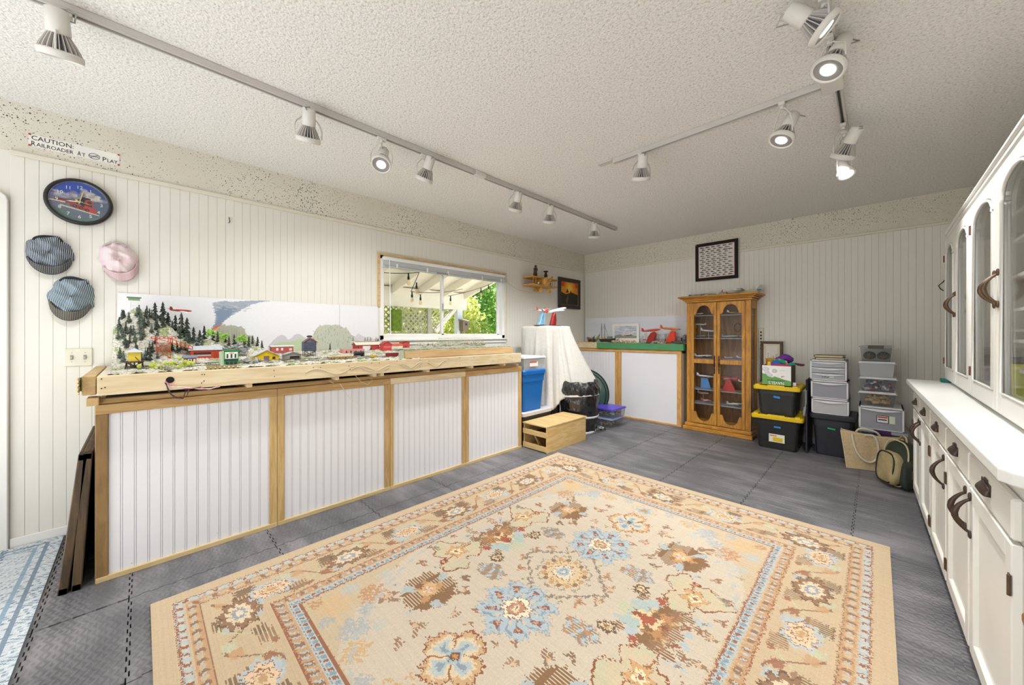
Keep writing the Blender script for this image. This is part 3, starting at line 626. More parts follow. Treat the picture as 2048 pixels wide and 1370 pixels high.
# ------------------------------------------------------------------ railroad bench: panelled base, deck, backdrop
m_ply = wood('base_trim_pine', '#ac8c5c', '#c3a473', 'Z', 2); m_plyH = wood('base_rail_pine', '#ad8a58', '#c1a06c', 'Y', 2)
m_pale = wood('pale_pine', '#e4d4b2', '#d6c098', 'Y', 1.6, knots=True); m_dark = M('cavity_shade_dark', '#2a2320', .9)
m_panel = M('white_beadboard', '#e6e6ea', .5, .01, 4)
CX0, CXF = XL+.03, -2.59
rb = thing('bench_base', 'long white-panelled base with pine trim under the model railroad', 'cabinet', (-2.95, 1.3, 0))
sbox('carcass', (CX0+.02, -.13, .0), (CXF-.03, 2.74, .80), M('plain_plywood', '#cdb88e', .7), rb); sbox('panel_backing', (CXF-.03, -.12, .02), (CXF-.0135, 2.73, .79), m_panel, rb)
sbox('end_board', (CX0, -.15, 0), (CXF-.004, -.13, .83), wood('end_board_wood', '#8f7448', '#a58a5c', 'Z', 2), rb)
bounds = [(-.108, .548), (.625, 1.276), (1.345, 1.995), (2.068, 2.715)]
posts = [(-.148, -.108, 0), (.548, .586, 1), (.588, .622, 1), (1.276, 1.318, 0), (1.32, 1.345, 1), (1.995, 2.030, 0), (2.032, 2.068, 0), (2.715, 2.755, 1)]
for y0, y1, k in posts: sbox('post', (CXF-.03, y0, .0), (CXF, y1, .79), wood('brown_post', '#8f7044', '#7d6038', 'Z', 2) if y0 < 0 else m_ply if k == 0 else wood('post_light_pine', '#cdb07a', '#bd9c62', 'Z', 2), rb, .0015)
for y0, y1 in ((-.148, .586), (.588, 1.318), (1.32, 2.03), (2.032, 2.755)):
    sbox('top_rail', (CXF-.03, y0, .79), (CXF+.002, y1, .835), m_plyH if y0 != 1.32 else m_pale, rb, .0015)
    sbox('bottom_rail', (CXF-.03, y0, 0), (CXF+.003, y1, .024), wood('kick_pine', '#c5ab78', '#d0ba8c', 'Y', 2), rb, .0015)
for (y0, y1) in bounds:
    n = 14; w = (y1-y0)/n; base = None
    for i in range(n):
        if base is None:
            b = B(); g = .0006; q0, q1 = y0+g, y0+w-g-.007
            for a, c in ((q0, q1), (q1+.0009, y0+w-g)):
                xx = CXF-.014
                b.add([(xx, a, .02), (xx+.004, a+.0006, .02), (xx+.004, c-.0006, .02), (xx, c, .02), (xx, a, .79), (xx+.004, a+.0006, .79), (xx+.004, c-.0006, .79), (xx, c, .79)], [(0, 1, 5, 4), (1, 2, 6, 5), (2, 3, 7, 6), (3, 0, 4, 7)])
            base = b.out('bead_board', m_panel, rb)
        else:
            o = base.copy(); COL.objects.link(o); o.location = (base.location[0], base.location[1]+w*i, base.location[2])
b = B()
for y in (-.03, .30, .47, .86, 1.22, 1.62, 1.86, 2.32, 2.6): b.cyl((CXF-.009, y, .05+.03*math.sin(y*9)), (CXF-.0085, y, .05+.03*math.sin(y*9)), .002, n=6)
b.out('nail_heads', M('nail_grey', '#8c8c8c', .5), rb)['kind'] = 'stuff'
# deck
dk = thing('railroad_deck', 'pale pine framed deck of the model railroad', 'platform', (-2.93, 1.3, .85))
sbox('deck_top', (XL+.016, -.14, .955), (-2.56, 2.68, .972), M('deck_board', '#dcd3bf', .8, .1, 8), dk)
m_beam = m_pale
b = sbox('front_beam', (-2.568, -.14, .885), (-2.53, 2.685, .975), m_pale, dk, .002)
sbox('end_beam', (XL+.016, -.19, .885), (-2.585, -.145, .975), wood('weathered_end', '#b89a6a', '#c8ad7e', 'X', 2), dk, .003)
b = B(); b.grid(lambda s, t: (-2.60+.045*s, -.196+.02*math.sin(s*9)*.2-.006*abs(math.sin(t*13+s*5)), .893+.075*t), 8, 10); b.out('plaster_chunk', M('tan_plaster', '#c9b184', .9, .25, 40, .6, 90), dk)
sbox('green_edge', (-2.625, -.198, .905), (-2.60, -.19, .968), M('green_paint', '#3f7a4e', .6), dk, .002)
for y in (.44, .92, 1.18, 1.235, 1.62, 2.07, 2.47):
    sbox('cleat', (-2.80, y-.012, .862), (-2.545, y+.012, .888), m_pale, dk, .001); sbox('joist', (XL+.05, y-.02, .84), (-2.72, y+.02, .955), m_ply, dk)
sbox('cavity_shade', (XL+.03, -.12, .835), (-2.66, 2.66, .846), m_dark, dk)  # near-black sheet standing in for the shade in the gap under the deck
sbox('outrigger', (-2.66, -.175, .838), (-2.555, -.135, .872), m_ply, dk, .002)
sbox('ledger', (-2.64, -.15, .836), (-2.60, 2.72, .862), m_plyH, dk, .002)
b = B(); b.cyl((-2.535, .105, .937), (-2.528, .105, .937), .016, n=18); b.out('cable_hole', M('hole_black', '#17110e', .9), dk)
b = B()
for (u, v) in ((203, 758), (203, 777), (210, 775), (404, 749), (409, 749), (408, 762), (403, 766), (548, 741), (549, 753), (627, 735), (641, 735), (698, 732), (700, 739), (743, 726), (794, 722), (759, 726), (840, 720), (840, 734), (858, 722), (858, 728), (897, 719), (920, 716), (920, 729), (948, 715), (986, 722), (1020, 712), (1024, 716), (1024, 722)):
    p = onx(u, v, -2.53); b.cyl((-2.531, p.y, p.z), (-2.5285, p.y, p.z), .0026, n=8)
b.out('screw_holes', M('hole_black', '#17110e', .9), dk)['kind'] = 'stuff'
for k in range(3):
    for (y0, y1) in ((.72, .98), (1.0, 1.28), (1.36, 1.55), (1.60, 1.78))[k:k+2]:
        B().tube([(-2.528, y0+(y1-y0)*i/10, .925+.022*math.sin(i/10*2*PI+k)) for i in range(11)], .0022, 5).out('dried_glue_trail', M('glue', '#d8cdb4', .5), dk)
wi = thing('wire_bundle', 'pink, white and black wires hanging out of the deck hole', 'wires', (-2.5, .2, .88))
for col, pts in (('#d77a9c', [(330, 762), (340, 770), (372, 777), (400, 776), (420, 779), (438, 771)]), ('#e8e2da', [(331, 764), (338, 772), (372, 775), (399, 778), (421, 777), (440, 773)]), ('#241c1a', [(331, 765), (338, 785), (350, 796), (366, 797), (372, 780), (402, 774)]), ('#5b2a2a', [(330, 765), (342, 788), (358, 797), (374, 792), (378, 778)])):
    pp = [onx(u, v, -2.515-.01*(i % 2)) for i, (u, v) in enumerate(pts)]; fine = []
    for i in range(len(pp)-1):
        for k in range(4): fine.append(pp[i].lerp(pp[i+1], k/4))
    fine.append(pp[-1]); B().tube([(p.x, p.y, p.z) for p in fine], .0024, 5).out('wire', M('wire_'+col, col, .4), wi)
w2 = thing('loose_wire', 'thin white wire drooping below the deck over the second panel', 'wires', (-2.55, 1.0, .85))
for pts in ([(710, 750), (722, 764), (735, 769), (745, 761), (742, 757)], [(658, 762), (668, 767)], [(680, 768), (690, 782), (700, 796), (722, 810)]):
    B().tube([tuple(onx(u, v, -2.575)) for u, v in pts], .0016, 5).out('wire', M('wire_w', '#e6dcc0', .5), w2)
# leaning boards at the left end
lb = thing('folding_table', 'dark brown framed folding table leaning at the left end of the bench', 'table', (-2.68, -.22, 0))
m_db = wood('dark_brown_wood', '#5a452c', '#3d2f1f', 'Z', 2); m_dk2 = M('near_black_vinyl', '#2b2927', .5)
ua = onz(128, 1190, 0); ub = onz(150, 1180, 0)
for k in range(2):
    b = B(); base = Vector((-2.585, -.245+.04*k, 0)); lean = (.062, .035)[k]
    b.T = Matrix.Translation(base) @ Matrix.Rotation(-lean*1.6+.0, 4, 'X'); hgt = .62
    b.box((-.70, -.012, 0), (-.04, .010, hgt)); b.out('leaf', m_db if k == 0 else m_dk2, lb, .002)
    b = B(); b.T = Matrix.Translation(base) @ Matrix.Rotation(-lean*1.6, 4, 'X')
    for a, c in (((-.045, -.016, 0), (.0, .014, hgt)), ((-.75, -.016, hgt-.03), (0, .014, hgt)), ((-.75, -.016, 0), (0, .014, .03)), ((-.75, -.016, 0), (-.70, .014, hgt))): b.box(a, c)
    b.out('frame', m_db, lb, .003)

# ---- backdrop sheet
by0, by1, bz0, bz1 = -.10, 1.578, .99, 1.424
XB = XL+.006; q = lambda u, v: ((lambda p: (p.y-by0, p.z-bz0))(onx(u, v, XB)))
cv = Canvas(by1-by0, bz1-bz0, .0042, '#e8e9ee')
sm = [(424.8, 606), (428.5, 623.5), (432, 633), (430, 645), (422, 660), (438, 652), (446, 644.6), (456, 637), (468, 628), (482, 620), (504, 608.6), (524, 603.5), (545, 601.5), (564, 602.5), (600, 604), (545, 600), (487, 602), (465, 603.5), (449, 602), (436, 603)]
SMK = [q(*p) for p in sm]
cv.poly(SMK, '#97a2b2', .9, .004); cv.poly([q(*p) for p in ((430, 622), (434, 640), (425, 657), (440, 650), (456, 634), (475, 618), (440, 612))], '#7388a4', .8, .004)
for _ in range(60):
    u = random.uniform(430, 500); v = random.uniform(606, 622); cv.ell(*q(u, v), .012, .003, random.choice(['#c3c6cc', '#8b95a6', '#aeb3bf']), .5)
cv.poly([q(*p) for p in ((422, 661), (430, 654), (438.5, 650.8), (447, 644), (440, 655), (436, 660))], '#d9605a', .9, .002); cv.poly([q(*p) for p in ((423, 662), (431, 657.5), (439, 653.5), (437, 660))], '#e6b23c', .9, .002)
hill = [(424, 705), (430, 664), (438, 655), (442, 650), (449, 648), (452, 652), (460, 650), (470, 651), (477, 654), (483, 652), (487, 656), (490, 663), (494, 670), (505, 672), (525, 705)]
cv.poly([q(*p) for p in hill], '#a9aa9a', .95, .002)
for i in range(60): u = random.uniform(434, 492); cv.line([q(u, random.uniform(652, 672)), q(u, random.uniform(676, 695))], .001, random.choice(['#8d9478', '#c3c0b4', '#b0a890']), .5)
cv.poly([q(*p) for p in ((536, 692), (550, 677), (557, 672), (563, 669.5), (570, 672), (576, 679), (583, 676), (588, 670), (594, 667.5), (600, 669), (612, 676), (625, 690), (625, 712), (536, 712))], '#c3c0c8', .8, .002)
cv.poly([q(*p) for p in ((545, 690), (560, 684), (580, 684), (600, 677), (622, 680), (630, 712), (545, 712))], '#b9cba0', .9, .003)
h2 = [(622, 705), (624, 676), (629, 663), (634, 655), (638, 653), (640, 649), (643, 652), (648, 650), (655, 649), (662, 650.5), (670, 649), (679, 650), (683, 653), (688, 657), (691, 653), (695, 660), (699, 664), (703, 671), (708, 672), (714, 679), (720, 684), (724, 705)]
cv.poly([q(*p) for p in h2], '#bcc1b0', .95, .002)
for i in range(260):
    u = random.uniform(626, 704); top = 650+(.0085*(u-660)**2); v = random.uniform(top, 690); cv.line([q(u, v), q(u, v+random.uniform(1, 4))], .0011, random.choice(['#7f8a72', '#95a08a', '#c9cbbd', '#6f7c66']), .6)
cv.poly([q(*p) for p in ((700, 684), (712, 671), (717, 667), (722, 670), (730, 675), (737, 673), (748, 678), (758, 676), (764, 684), (764, 692), (700, 692))], '#cdcdd4', .8, .002)
for u in (706, 730, 735, 741, 752, 757): cv.poly([q(u-2.5, 682), q(u, 673), q(u+2.5, 682)], '#7d8a72', .8)
cv.line([q(679, 607), q(679, 700)], .0009, '#b4b6bd', .8); cv.noise(.012)
bd = cv.out('painted_backdrop', frame((XB, by0, bz0), (0, 1, 0), (0, 0, 1)), .0015, painted(), side='#d5d6da')
tag(bd, 'long white paper backdrop with a painted smoke plume and hills', 'backdrop')
# ---- terrain
def terr(x, y):
    z = .975+.055*min(1, max(0, (-2.62-x)/.55))
    hy = math.exp(-((y+.02)/.13)**2)*.27 + .17*math.exp(-((y-.14)/.08)**2)*.55+.085*math.exp(-((y-.33)/.14)**2)+.05*math.exp(-((y-.55)/.1)**2)
    hx = min(1, max(0, (-2.90-x)/.24)); hx = hx*hx*(3-2*hx)
    return z+hy*hx*(1+.10*math.sin(y*55+x*31)*math.sin(x*47)) + .003*math.sin(x*91+y*67)
def tz(x, y): return terr(x, y)
b = B(); TX0, TX1, TY0, TY1 = XL+.012, -2.60, -.11, 2.66
nyy, nxx = 230, 62
TY1 = 1.62; nyy = 145
b.grid(lambda s, t: (TX0+(TX1-TX0)*s, TY0+(TY1-TY0)*t, terr(TX0+(TX1-TX0)*s, TY0+(TY1-TY0)*t)+.0025*rng.standard_normal()*(1 if s > .1 else 1.5)), nxx, nyy)
n0 = len(b.v)
for s_ in range(nxx):   # skirt at the left end
    a = TX0+(TX1-TX0)*s_/nxx; c = TX0+(TX1-TX0)*(s_+1)/nxx; b.add([(a, TY0, .972), (c, TY0, .972), (c, TY0, terr(c, TY0)), (a, TY0, terr(a, TY0))], [(0, 1, 2, 3)])
def terrain_mat():
    m, t, bb, o = nodes('model_ground_cover'); tc = N(t, 'NewGeometry')
    n1 = N(t, 'TexNoise', Scale=14.0, Detail=6.0, Roughness=.7); L(t, tc.outputs['Position'], n1.inputs['Vector']); n2 = N(t, 'TexNoise', Scale=120.0, Detail=3.0); L(t, tc.outputs['Position'], n2.inputs['Vector'])
    c1 = ramp(t, n1.outputs[0], [(.35, '#c3c0b4'), (.48, '#dcd9cf'), (.55, '#a5ab86'), (.62, '#8fa070'), (.7, '#cbc4a8')]); c2 = ramp(t, n2.outputs[0], [(.4, '#6f6d62'), (.5, '#ffffff'), (.7, '#ffffff')])
    mx = N(t, 'Mix', _data_type='RGBA', _blend_type='MULTIPLY'); mx.inputs[0].default_value = .55; L(t, c1, mx.inputs[6]); L(t, c2, mx.inputs[7]); L(t, mx.outputs[2], bb.inputs['Base Color']); bb.inputs['Roughness'].default_value = .95
    bp = N(t, 'Bump', Strength=.6, Distance=.006); L(t, n1.outputs[0], bp.inputs['Height']); L(t, bp.outputs[0], bb.inputs['Normal']); return m
m_ter = terrain_mat()
te = b.out('model_terrain', m_ter, fix=True); tag(te, 'rocky model landscape with a grey hill on the railroad deck', 'model landscape')
# ---- model conifers
m_con = M('model_foliage_dark', '#3a4237', .95, .5, 120); m_conl = M('model_foliage_bluegreen', '#566057', .95, .5, 120); m_tr = M('model_trunk', '#4a3a2c', .9); m_lg = M('model_foliage_lime', '#8fc24a', .9, .35, 90)
def conifer(mat):
    t_ = thing('model_conifer', 'small dark green model conifer on the railroad hill', 'model tree', (-3, .5, 1.0), 0, 'dark model conifers of the railroad hill')
    b = B(); b.T = Matrix.Translation((-3, .5, 1.0)); b.cyl((0, 0, 0), (0, 0, .085), .0018, .0006, 6); b.out('trunk', m_tr, t_)
    b = B(); b.T = Matrix.Translation((-3, .5, 1.0))
    for k in range(7):
        z = .012+k*.011; r = .027*(1-k/8.6)
        n = 9; vs = [(0, 0, z+.016)]
        for i in range(n):
            a = 2*PI*i/n+k; rr = r*random.uniform(.25, 1.2); vs.append((rr*math.cos(a), rr*math.sin(a), z+random.uniform(-.004, .004)))
        b.add(vs, [(0, 1+i, 1+(i+1) % n) for i in range(n)]+[tuple(range(n, 0, -1))], False)
    b.out('foliage', mat, t_, fix=False); return t_
prot = [conifer(m_con), conifer(m_conl)]
used = [0, 0]
def plant(x, y, s, k):
    if x < -3.1 and -.06 < y < .02 and s < .9: x += .14
    z = tz(x, y)-.002
    if not used[k]: prot[k].location = (x, y, z); prot[k].scale = (s, s, s*1.15); prot[k].rotation_euler[2] = random.random()*6; used[k] = 1
    else: dup(prot[k], (x, y, z), random.random()*6.28, scale=(s*random.uniform(.8, 1.1), s*random.uniform(.8, 1.1), s*1.15))
for _ in range(70): plant(random.uniform(-3.22, -2.92), random.uniform(-.09, .075), random.uniform(.42, .66), random.choice((0, 1)))
for _ in range(20): plant(random.uniform(-3.18, -2.98), random.uniform(.08, .30), random.uniform(.5, .75), random.choice((0, 1)))
for k_, y_ in enumerate((.125, .16, .19, .215, .25, .28, .305, .35, .42)): plant(-3.25+.02*(k_ % 2), y_, (1.0, 1.15, 1.5, 1.45, 1.1, .8, 1.0, .8, .7)[k_], 0)
for x, y, s in ((-3.25, .065, 1.15), (-3.24, .10, 1.3), (-3.25, .47, .8), (-3.2, .52, .7), (-3.1, .53, .8), (-3.2, .60, .75), (-3.22, .63, .6), (-3.05, .50, .5), (-3.15, .56, .7), (-3.2, 1.10, .6), (-3.15, 1.42, .5), (-3.2, 1.51, 1.0), (-3.1, .95, .6), (-3.12, 1.3, .45), (-3.1, .36, .8), (-3.1, .42, .7)): plant(x, y, s, 0)
for k, (x, y, s) in enumerate(((-3.2, .335, 1.0), (-3.2, .40, 1.0), (-3.15, .50, 1.05))):
    t_ = thing('model_leafy_tree', ['lime green model tree below the painted fire', 'lime green model tree just right of the first', 'broad lime green model tree above the yellow-ended shed'][k], 'model tree', (x, y, tz(x, y)))
    b = B(); b.tube([(x, y, tz(x, y)-.002), (x, y+.003, tz(x, y)+.05*s)], .002, 5); b.out('trunk', M('pale_trunk', '#c9c2ae', .8), t_)
    b = B()
    for i in range(22): b.sph((x+random.gauss(0, .012*s), y+random.gauss(0, .015*s), tz(x, y)+.055*s+random.gauss(0, .012*s)), random.uniform(.005, .010)*s, 6, 4, False)
    b.out('foliage', m_lg, t_)
for k, (u, v, X, s, mt, lab, nm) in enumerate(((345, 730, -2.72, 1.3, M('lime_bush', '#b9c65a', .95, .3, 120), 'yellow-green lichen bush in front of the red trestle', 'model_bush'), (322, 732, -2.72, 1.0, M('lime_bush', '#b9c65a', .95, .3, 120), 'smaller lichen bush nearer the yellow shack', 'model_bush'), (338, 737, -2.66, .6, M('pale_rock', '#b9b4a8', .9, .2, 60), 'pale flat rock before the lichen bush', 'model_rock'))):
    p = onx(u, v, X); b = B()
    for i in range(26): b.sph((p.x+random.gauss(0, .012*s), p.y+random.gauss(0, .028*s), .985+abs(random.gauss(.006, .012*s))), random.uniform(.006, .012)*s, 6, 4, False)
    tag(b.out(nm, mt), lab, 'model plant' if 'bush' in nm else 'model rock')
# ---- model buildings
def house(name, label, x, y0, y1, z0, hw, hr, d, cw, cr, ridge='Y', wins=(), trim='#ece8e0', wc='#2c2a2a', over=.006, roofcap=None):
    t_ = thing(name, label, 'model building', (x, (y0+y1)/2, z0))
    mw = M('mw_'+cw, cw, .7, .08, 60); mr = M('mr_'+cr, cr, .6, .08, 60)
    x1, x0 = x, x-d
    if ridge == 'Y': prof = [(x1, z0), (x1, z0+hw), ((x0+x1)/2, z0+hw+hr), (x0, z0+hw), (x0, z0)]; lo, hi = y0, y1; mk = lambda p, w: (p[0], w, p[1])
    else: prof = [(y0, z0), (y0, z0+hw), ((y0+y1)/2, z0+hw+hr), (y1, z0+hw), (y1, z0)]; lo, hi = x0, x1; mk = lambda p, w: (w, p[0], p[1])
    b = B(); n = 5; vs = [mk(p, lo) for p in prof]+[mk(p, hi) for p in prof]; b.add(vs, [tuple(range(5)), tuple(range(9, 4, -1))]+[(i, (i+1) % 5, 5+(i+1) % 5, 5+i) for i in range(5)]); b.out('walls', mw, t_)
    c0, c1 = prof[1], prof[3]; mid = prof[2]
    for c in (c0, c1):
        b = B(); dx = (c[0]-mid[0]); dz = (c[1]-mid[1]); e = (c[0]+dx*over*12, c[1]+dz*over*12)
        vs = [mk(mid, lo-over), mk(e, lo-over), mk(e, hi+over), mk(mid, hi+over)]; vs += [(a[0], a[1], a[2]+.004) for a in vs]
        b.add(vs, [(0, 1, 2, 3), (7, 6, 5, 4), (0, 4, 5, 1), (1, 5, 6, 2), (2, 6, 7, 3), (3, 7, 4, 0)]); b.out('roof_slope', mr, t_)
    for (a, c, za, zb, col) in wins:
        ya, yb = y0+(y1-y0)*a, y0+(y1-y0)*c; zz0, zz1 = z0+hw*za, z0+hw*zb
        sbox('window' if col == wc else 'panel', (x1-.002, ya, zz0), (x1+.0015, yb, zz1), M('mwn_'+col, col, .4), t_)
    return t_
wd = '#2c2a2a'
tr = thing('model_water_shack', 'yellow model shack with a pale roof on dark timber legs', 'model building', (-2.75, -.02, .978))
sbox('walls', (-2.80, -.045, 1.026), (-2.75, .002, 1.075), M('shack_yellow', '#d9c046', .7, .1, 50), tr)
b = B(); b.add([(-2.81, -.056, 1.073), (-2.742, -.056, 1.073), (-2.742, .012, 1.073), (-2.81, .012, 1.073), (-2.776, -.022, 1.094)], [(0, 3, 2, 1), (0, 1, 4), (1, 2, 4), (2, 3, 4), (3, 0, 4)]); b.out('roof', M('pale_roof', '#c3ccd4', .6), tr)
b = B(); m_tb = M('model_timber', '#4d4038', .8)
b.box((-2.81, -.06, 1.020), (-2.74, .014, 1.026))
for xx in (-2.80, -2.775, -2.75):
    for i in range(5): yy = -.052+.015*i; b.cyl((xx, yy+random.uniform(-.006, .006), .976), (xx, yy, 1.021), .0022, n=5)
    b.cyl((xx, -.052, .978), (xx, .008, 1.02), .0018, n=5); b.cyl((xx, .008, .978), (xx, -.052, 1.02), .0018, n=5)
b.out('timber_legs', m_tb, tr); B().cyl((-2.738, -.02, 1.05), (-2.735, 0, 1.02), .002, n=5).out('spout', m_tb, tr)
# red trestle and conveyor
ts = thing('model_trestle', 'orange-red timber trestle with a conveyor ramp to the mill', 'model structure', (-2.95, .10, 1.02))
m_or = M('model_orange_red', '#c8482c', .6, .05, 60)
def bars(nm, segs, r=.0018): 
    b = B()
    for p, q_ in segs: b.cyl(p, q_, r, n=5)
    return b.out(nm, m_or, ts)
Y0, Y1, ZT, ZB_ = .065, .124, 1.148, 1.005
for xx in (-2.95, -2.98):
    bars('frame', [((xx, Y0, ZB_), (xx, Y0, ZT)), ((xx, Y1, ZB_), (xx, Y1, ZT)), ((xx, Y0, 1.03), (xx, Y1, 1.03)), ((xx, Y0, 1.075), (xx, Y1, 1.075)), ((xx, Y0, 1.115), (xx, Y1, 1.115)), ((xx, Y0, 1.03), (xx, Y1, 1.075)), ((xx, Y1, 1.03), (xx, Y0, 1.075)), ((xx, Y0, 1.075), (xx, Y1, 1.115)), ((xx, Y1, 1.075), (xx, Y0, 1.115)), ((xx, Y0, 1.005), (xx, Y1, 1.03)), ((xx, Y1, 1.005), (xx, Y0, 1.03))])
    bars('rail', [((xx, .045, 1.142), (xx, .148, 1.142)), ((xx, .045, 1.152), (xx, .148, 1.152))]+[((xx, .045+.0172*i, 1.142), (xx, .045+.0172*i, 1.152)) for i in range(7)])
    bars('ramp', [((xx, .07, 1.142), (xx, .222, 1.075)), ((xx, .115, 1.146), (xx, .222, 1.092))]+[((xx, .115+.018*i, 1.122-.0079*i), (xx, .115+.018*i, 1.146-.009*i)) for i in range(7)])
b = B(); b.add([(-2.98, .07, 1.142), (-2.95, .07, 1.142), (-2.95, .222, 1.075), (-2.98, .222, 1.075)], [(0, 1, 2, 3)]); b.out('ramp_deck', M('ramp_grey', '#9a8f86', .8), ts, solid=.002)
mill = house('model_mill', 'long red model mill with a wide silver roof', -2.95, .213, .356, 1.0, .070, .020, .09, '#b8452c', '#b9c0c6', 'Y', [(.1, .68, .60, .80, '#4a2018'), (.1, .68, .46, .58, '#b6b6bc'), (.76, .93, .35, .75, '#a23a24')], over=.01)
sbox('loading_dock', (-2.95, .20, 1.0), (-2.93, .37, 1.008), M('dock_pink', '#c8a49c', .8), mill)
h_ = house('model_cabin', 'small brown-red model cabin with a blue-grey roof before the mill', -2.80, .175, .228, 1.0, .030, .012, .05, '#8a4636', '#77808c', 'Y', [(.3, .62, .3, .8, '#e2e4ee'), (.38, .54, .4, .7, wd)])
sbox('door', (-2.801, .215, 1.0), (-2.798, .224, 1.024), M('wht', '#e6e6e6', .6), h_)
g = thing('model_storefront', 'green and white flat-roofed model storefront at the deck edge', 'model building', (-2.72, .37, .974))
sbox('side_walls', (-2.77, .328, .976), (-2.7201, .4115, 1.064), M('pale_green', '#b7cdb0', .7), g); m_g = M('store_green', '#2f8a4c', .6)
sbox('facade', (-2.722, .345, .974), (-2.714, .413, 1.072), m_g, g); sbox('upper_panel', (-2.7145, .349, 1.022), (-2.7125, .409, 1.062), M('store_white', '#e6eae2', .7), g)
sbox('cornice', (-2.722, .343, 1.067), (-2.710, .415, 1.074), m_g, g); sbox('lower_band', (-2.7145, .346, 1.010), (-2.711, .412, 1.020), M('store_dkgreen', '#1d3f36', .6), g)
for i in range(3):
    sbox('window', (-2.7127, .356+.019*i, 1.026), (-2.7118, .364+.019*i, 1.050), M('mwn_g', '#2d4a30', .3), g); sbox('shop_window', (-2.7145, .352+.02*i, .984), (-2.7125, .366+.02*i, 1.003), M('mwn_v', '#3a2c48', .3), g)
sbox('sign_strip', (-2.7127, .368, 1.052), (-2.7118, .392, 1.059), M('sign_pink', '#d6a0a4', .6), g)
yh = house('model_engine_house', 'bright yellow model shed with a pale gabled roof', -2.84, .515, .650, .990, .036, .036, .07, '#dcb818', '#c6ccd0', 'X', [(.38, .60, .0, .95, '#7a6a76'), (.74, .86, .35, .8, wd)], over=.008)
house('model_open_shed', 'weathered grey model shed with a wide dark front opening', -2.80, .675, .775, .984, .045, .016, .06, '#8b8780', '#a4a9ae', 'X', [(.32, .9, .0, .75, '#3a3634'), (.34, .9, .6, .72, '#c9d4d2')])
ct = thing('model_coal_tower', 'tall blue-grey model coaling tower with a red-edged gable', 'model building', (-2.9, .86, 1.004))
m_ct = M('tower_slate', '#5c6276', .7, .12, 70)
b = B(); b.T = frame((-2.97, 0, 0), (0, 1, 0), (0, 0, 1)); b.prism([(.825, 1.045), (.905, 1.045), (.905, 1.11), (.865, 1.140), (.825, 1.11)], 0, .06); b.out('hopper', m_ct, ct)
b = B()
for i in range(5): b.box((-2.912, .824, 1.05+.013*i), (-2.907, .906, 1.0515+.013*i))
b.out('siding', M('slate_dark', '#353a48', .7), ct)
b = B(); b.tube([(-2.905, .818, 1.106), (-2.905, .865, 1.144), (-2.905, .912, 1.106)], .003, 5); b.out('gable_trim', M('trim_red', '#a8443c', .6), ct)
b = B(); b.sph((-2.93, .865, 1.15), (.012, .02, .008), 10, 6); b.out('head_house', M('slate_dark', '#353a48', .7), ct)
b = B()
for yy in (.83, .85, .88, .90):
    for xx in (-2.96, -2.92): b.cyl((xx, yy, .99), (xx, yy, 1.05), .002, n=5)
b.cyl((-2.91, .83, 1.0), (-2.91, .90, 1.045), .002, n=5); b.cyl((-2.91, .90, 1.0), (-2.91, .83, 1.045), .002, n=5); b.out('legs', M('slate_dark', '#353a48', .7), ct)
house('model_row_building', 'dusty red model row building behind the yellow shed', -3.08, .662, .800, 1.03, .045, .006, .06, '#b0554e', '#d3d8dc', 'Y', [(.2, .3, .4, .8, '#e8e0e0'), (.42, .52, .4, .8, '#e8e0e0'), (.8, .93, .35, .75, '#f0c8bc')])
sbox('x', (0, 0, 0), (.01, .01, .01), m_white); bpy.data.objects.remove(bpy.data.objects['x'])
pk = thing('model_adobe', 'low pink flat-roofed model building behind the black tank', 'model building', (-3.0, 1.2, 1.0))
sbox('walls', (-3.06, 1.125, 1.0), (-3.0, 1.30, 1.045), M('adobe_pink', '#cf8f8c', .8, .08, 60), pk)
for y in (1.15, 1.185, 1.225, 1.265): sbox('window', (-3.001, y, 1.015), (-2.998, y+.01, 1.032), M('mwn_'+wd, wd, .4), pk)
st = house('model_depot', 'long red model depot with a broad cream roof', -3.15, 1.30, 1.50, 1.02, .055, .022, .09, '#b8403c', '#dbd8c4', 'Y', [(.25, .62, .2, .8, '#e4dfe2')], over=.012)
sbox('ridge_strip', (-3.2, 1.30, 1.097), (-3.19, 1.50, 1.103), M('ridge_red', '#b0483c', .6), st)
tk = thing('model_tank_car', 'rounded black model tank car on the front track', 'model railcar', (-2.8, 1.17, .99))
B().cyl((-2.8, 1.135, 1.022), (-2.8, 1.208, 1.022), .0135, n=16).out('tank', M('tank_black', '#20242c', .35), tk, .003)
sbox('chassis', (-2.808, 1.13, 1.003), (-2.792, 1.213, 1.009), M('tank_black', '#20242c', .35), tk)
b = B()
for y in (1.142, 1.152, 1.19, 1.20): b.cyl((-2.81, y, .999), (-2.79, y, .999), .0042, n=8)
b.out('wheels', M('hole_black', '#17110e', .9), tk)
rbn = house('model_barn', 'tall red model barn with a white cutaway front left of the tank', -3.05, 1.485, 1.565, 1.0, .075, .026, .06, '#c44844', '#a83a38', 'X', [(.1, .9, .7, .73, '#e8e0dc')])
house('model_barn', 'smaller red model barn below the window sill', -3.18, 1.735, 1.815, 1.03, .055, .012, .05, '#c04a4c', '#8f4444', 'X', [(.3, .7, .0, .5, '#a83a40')])
house('model_link_shed', 'low orange-roofed model shed between the two red barns', -3.12, 1.60, 1.71, 1.03, .03, .016, .05, '#ded8d0', '#c8583c', 'Y')
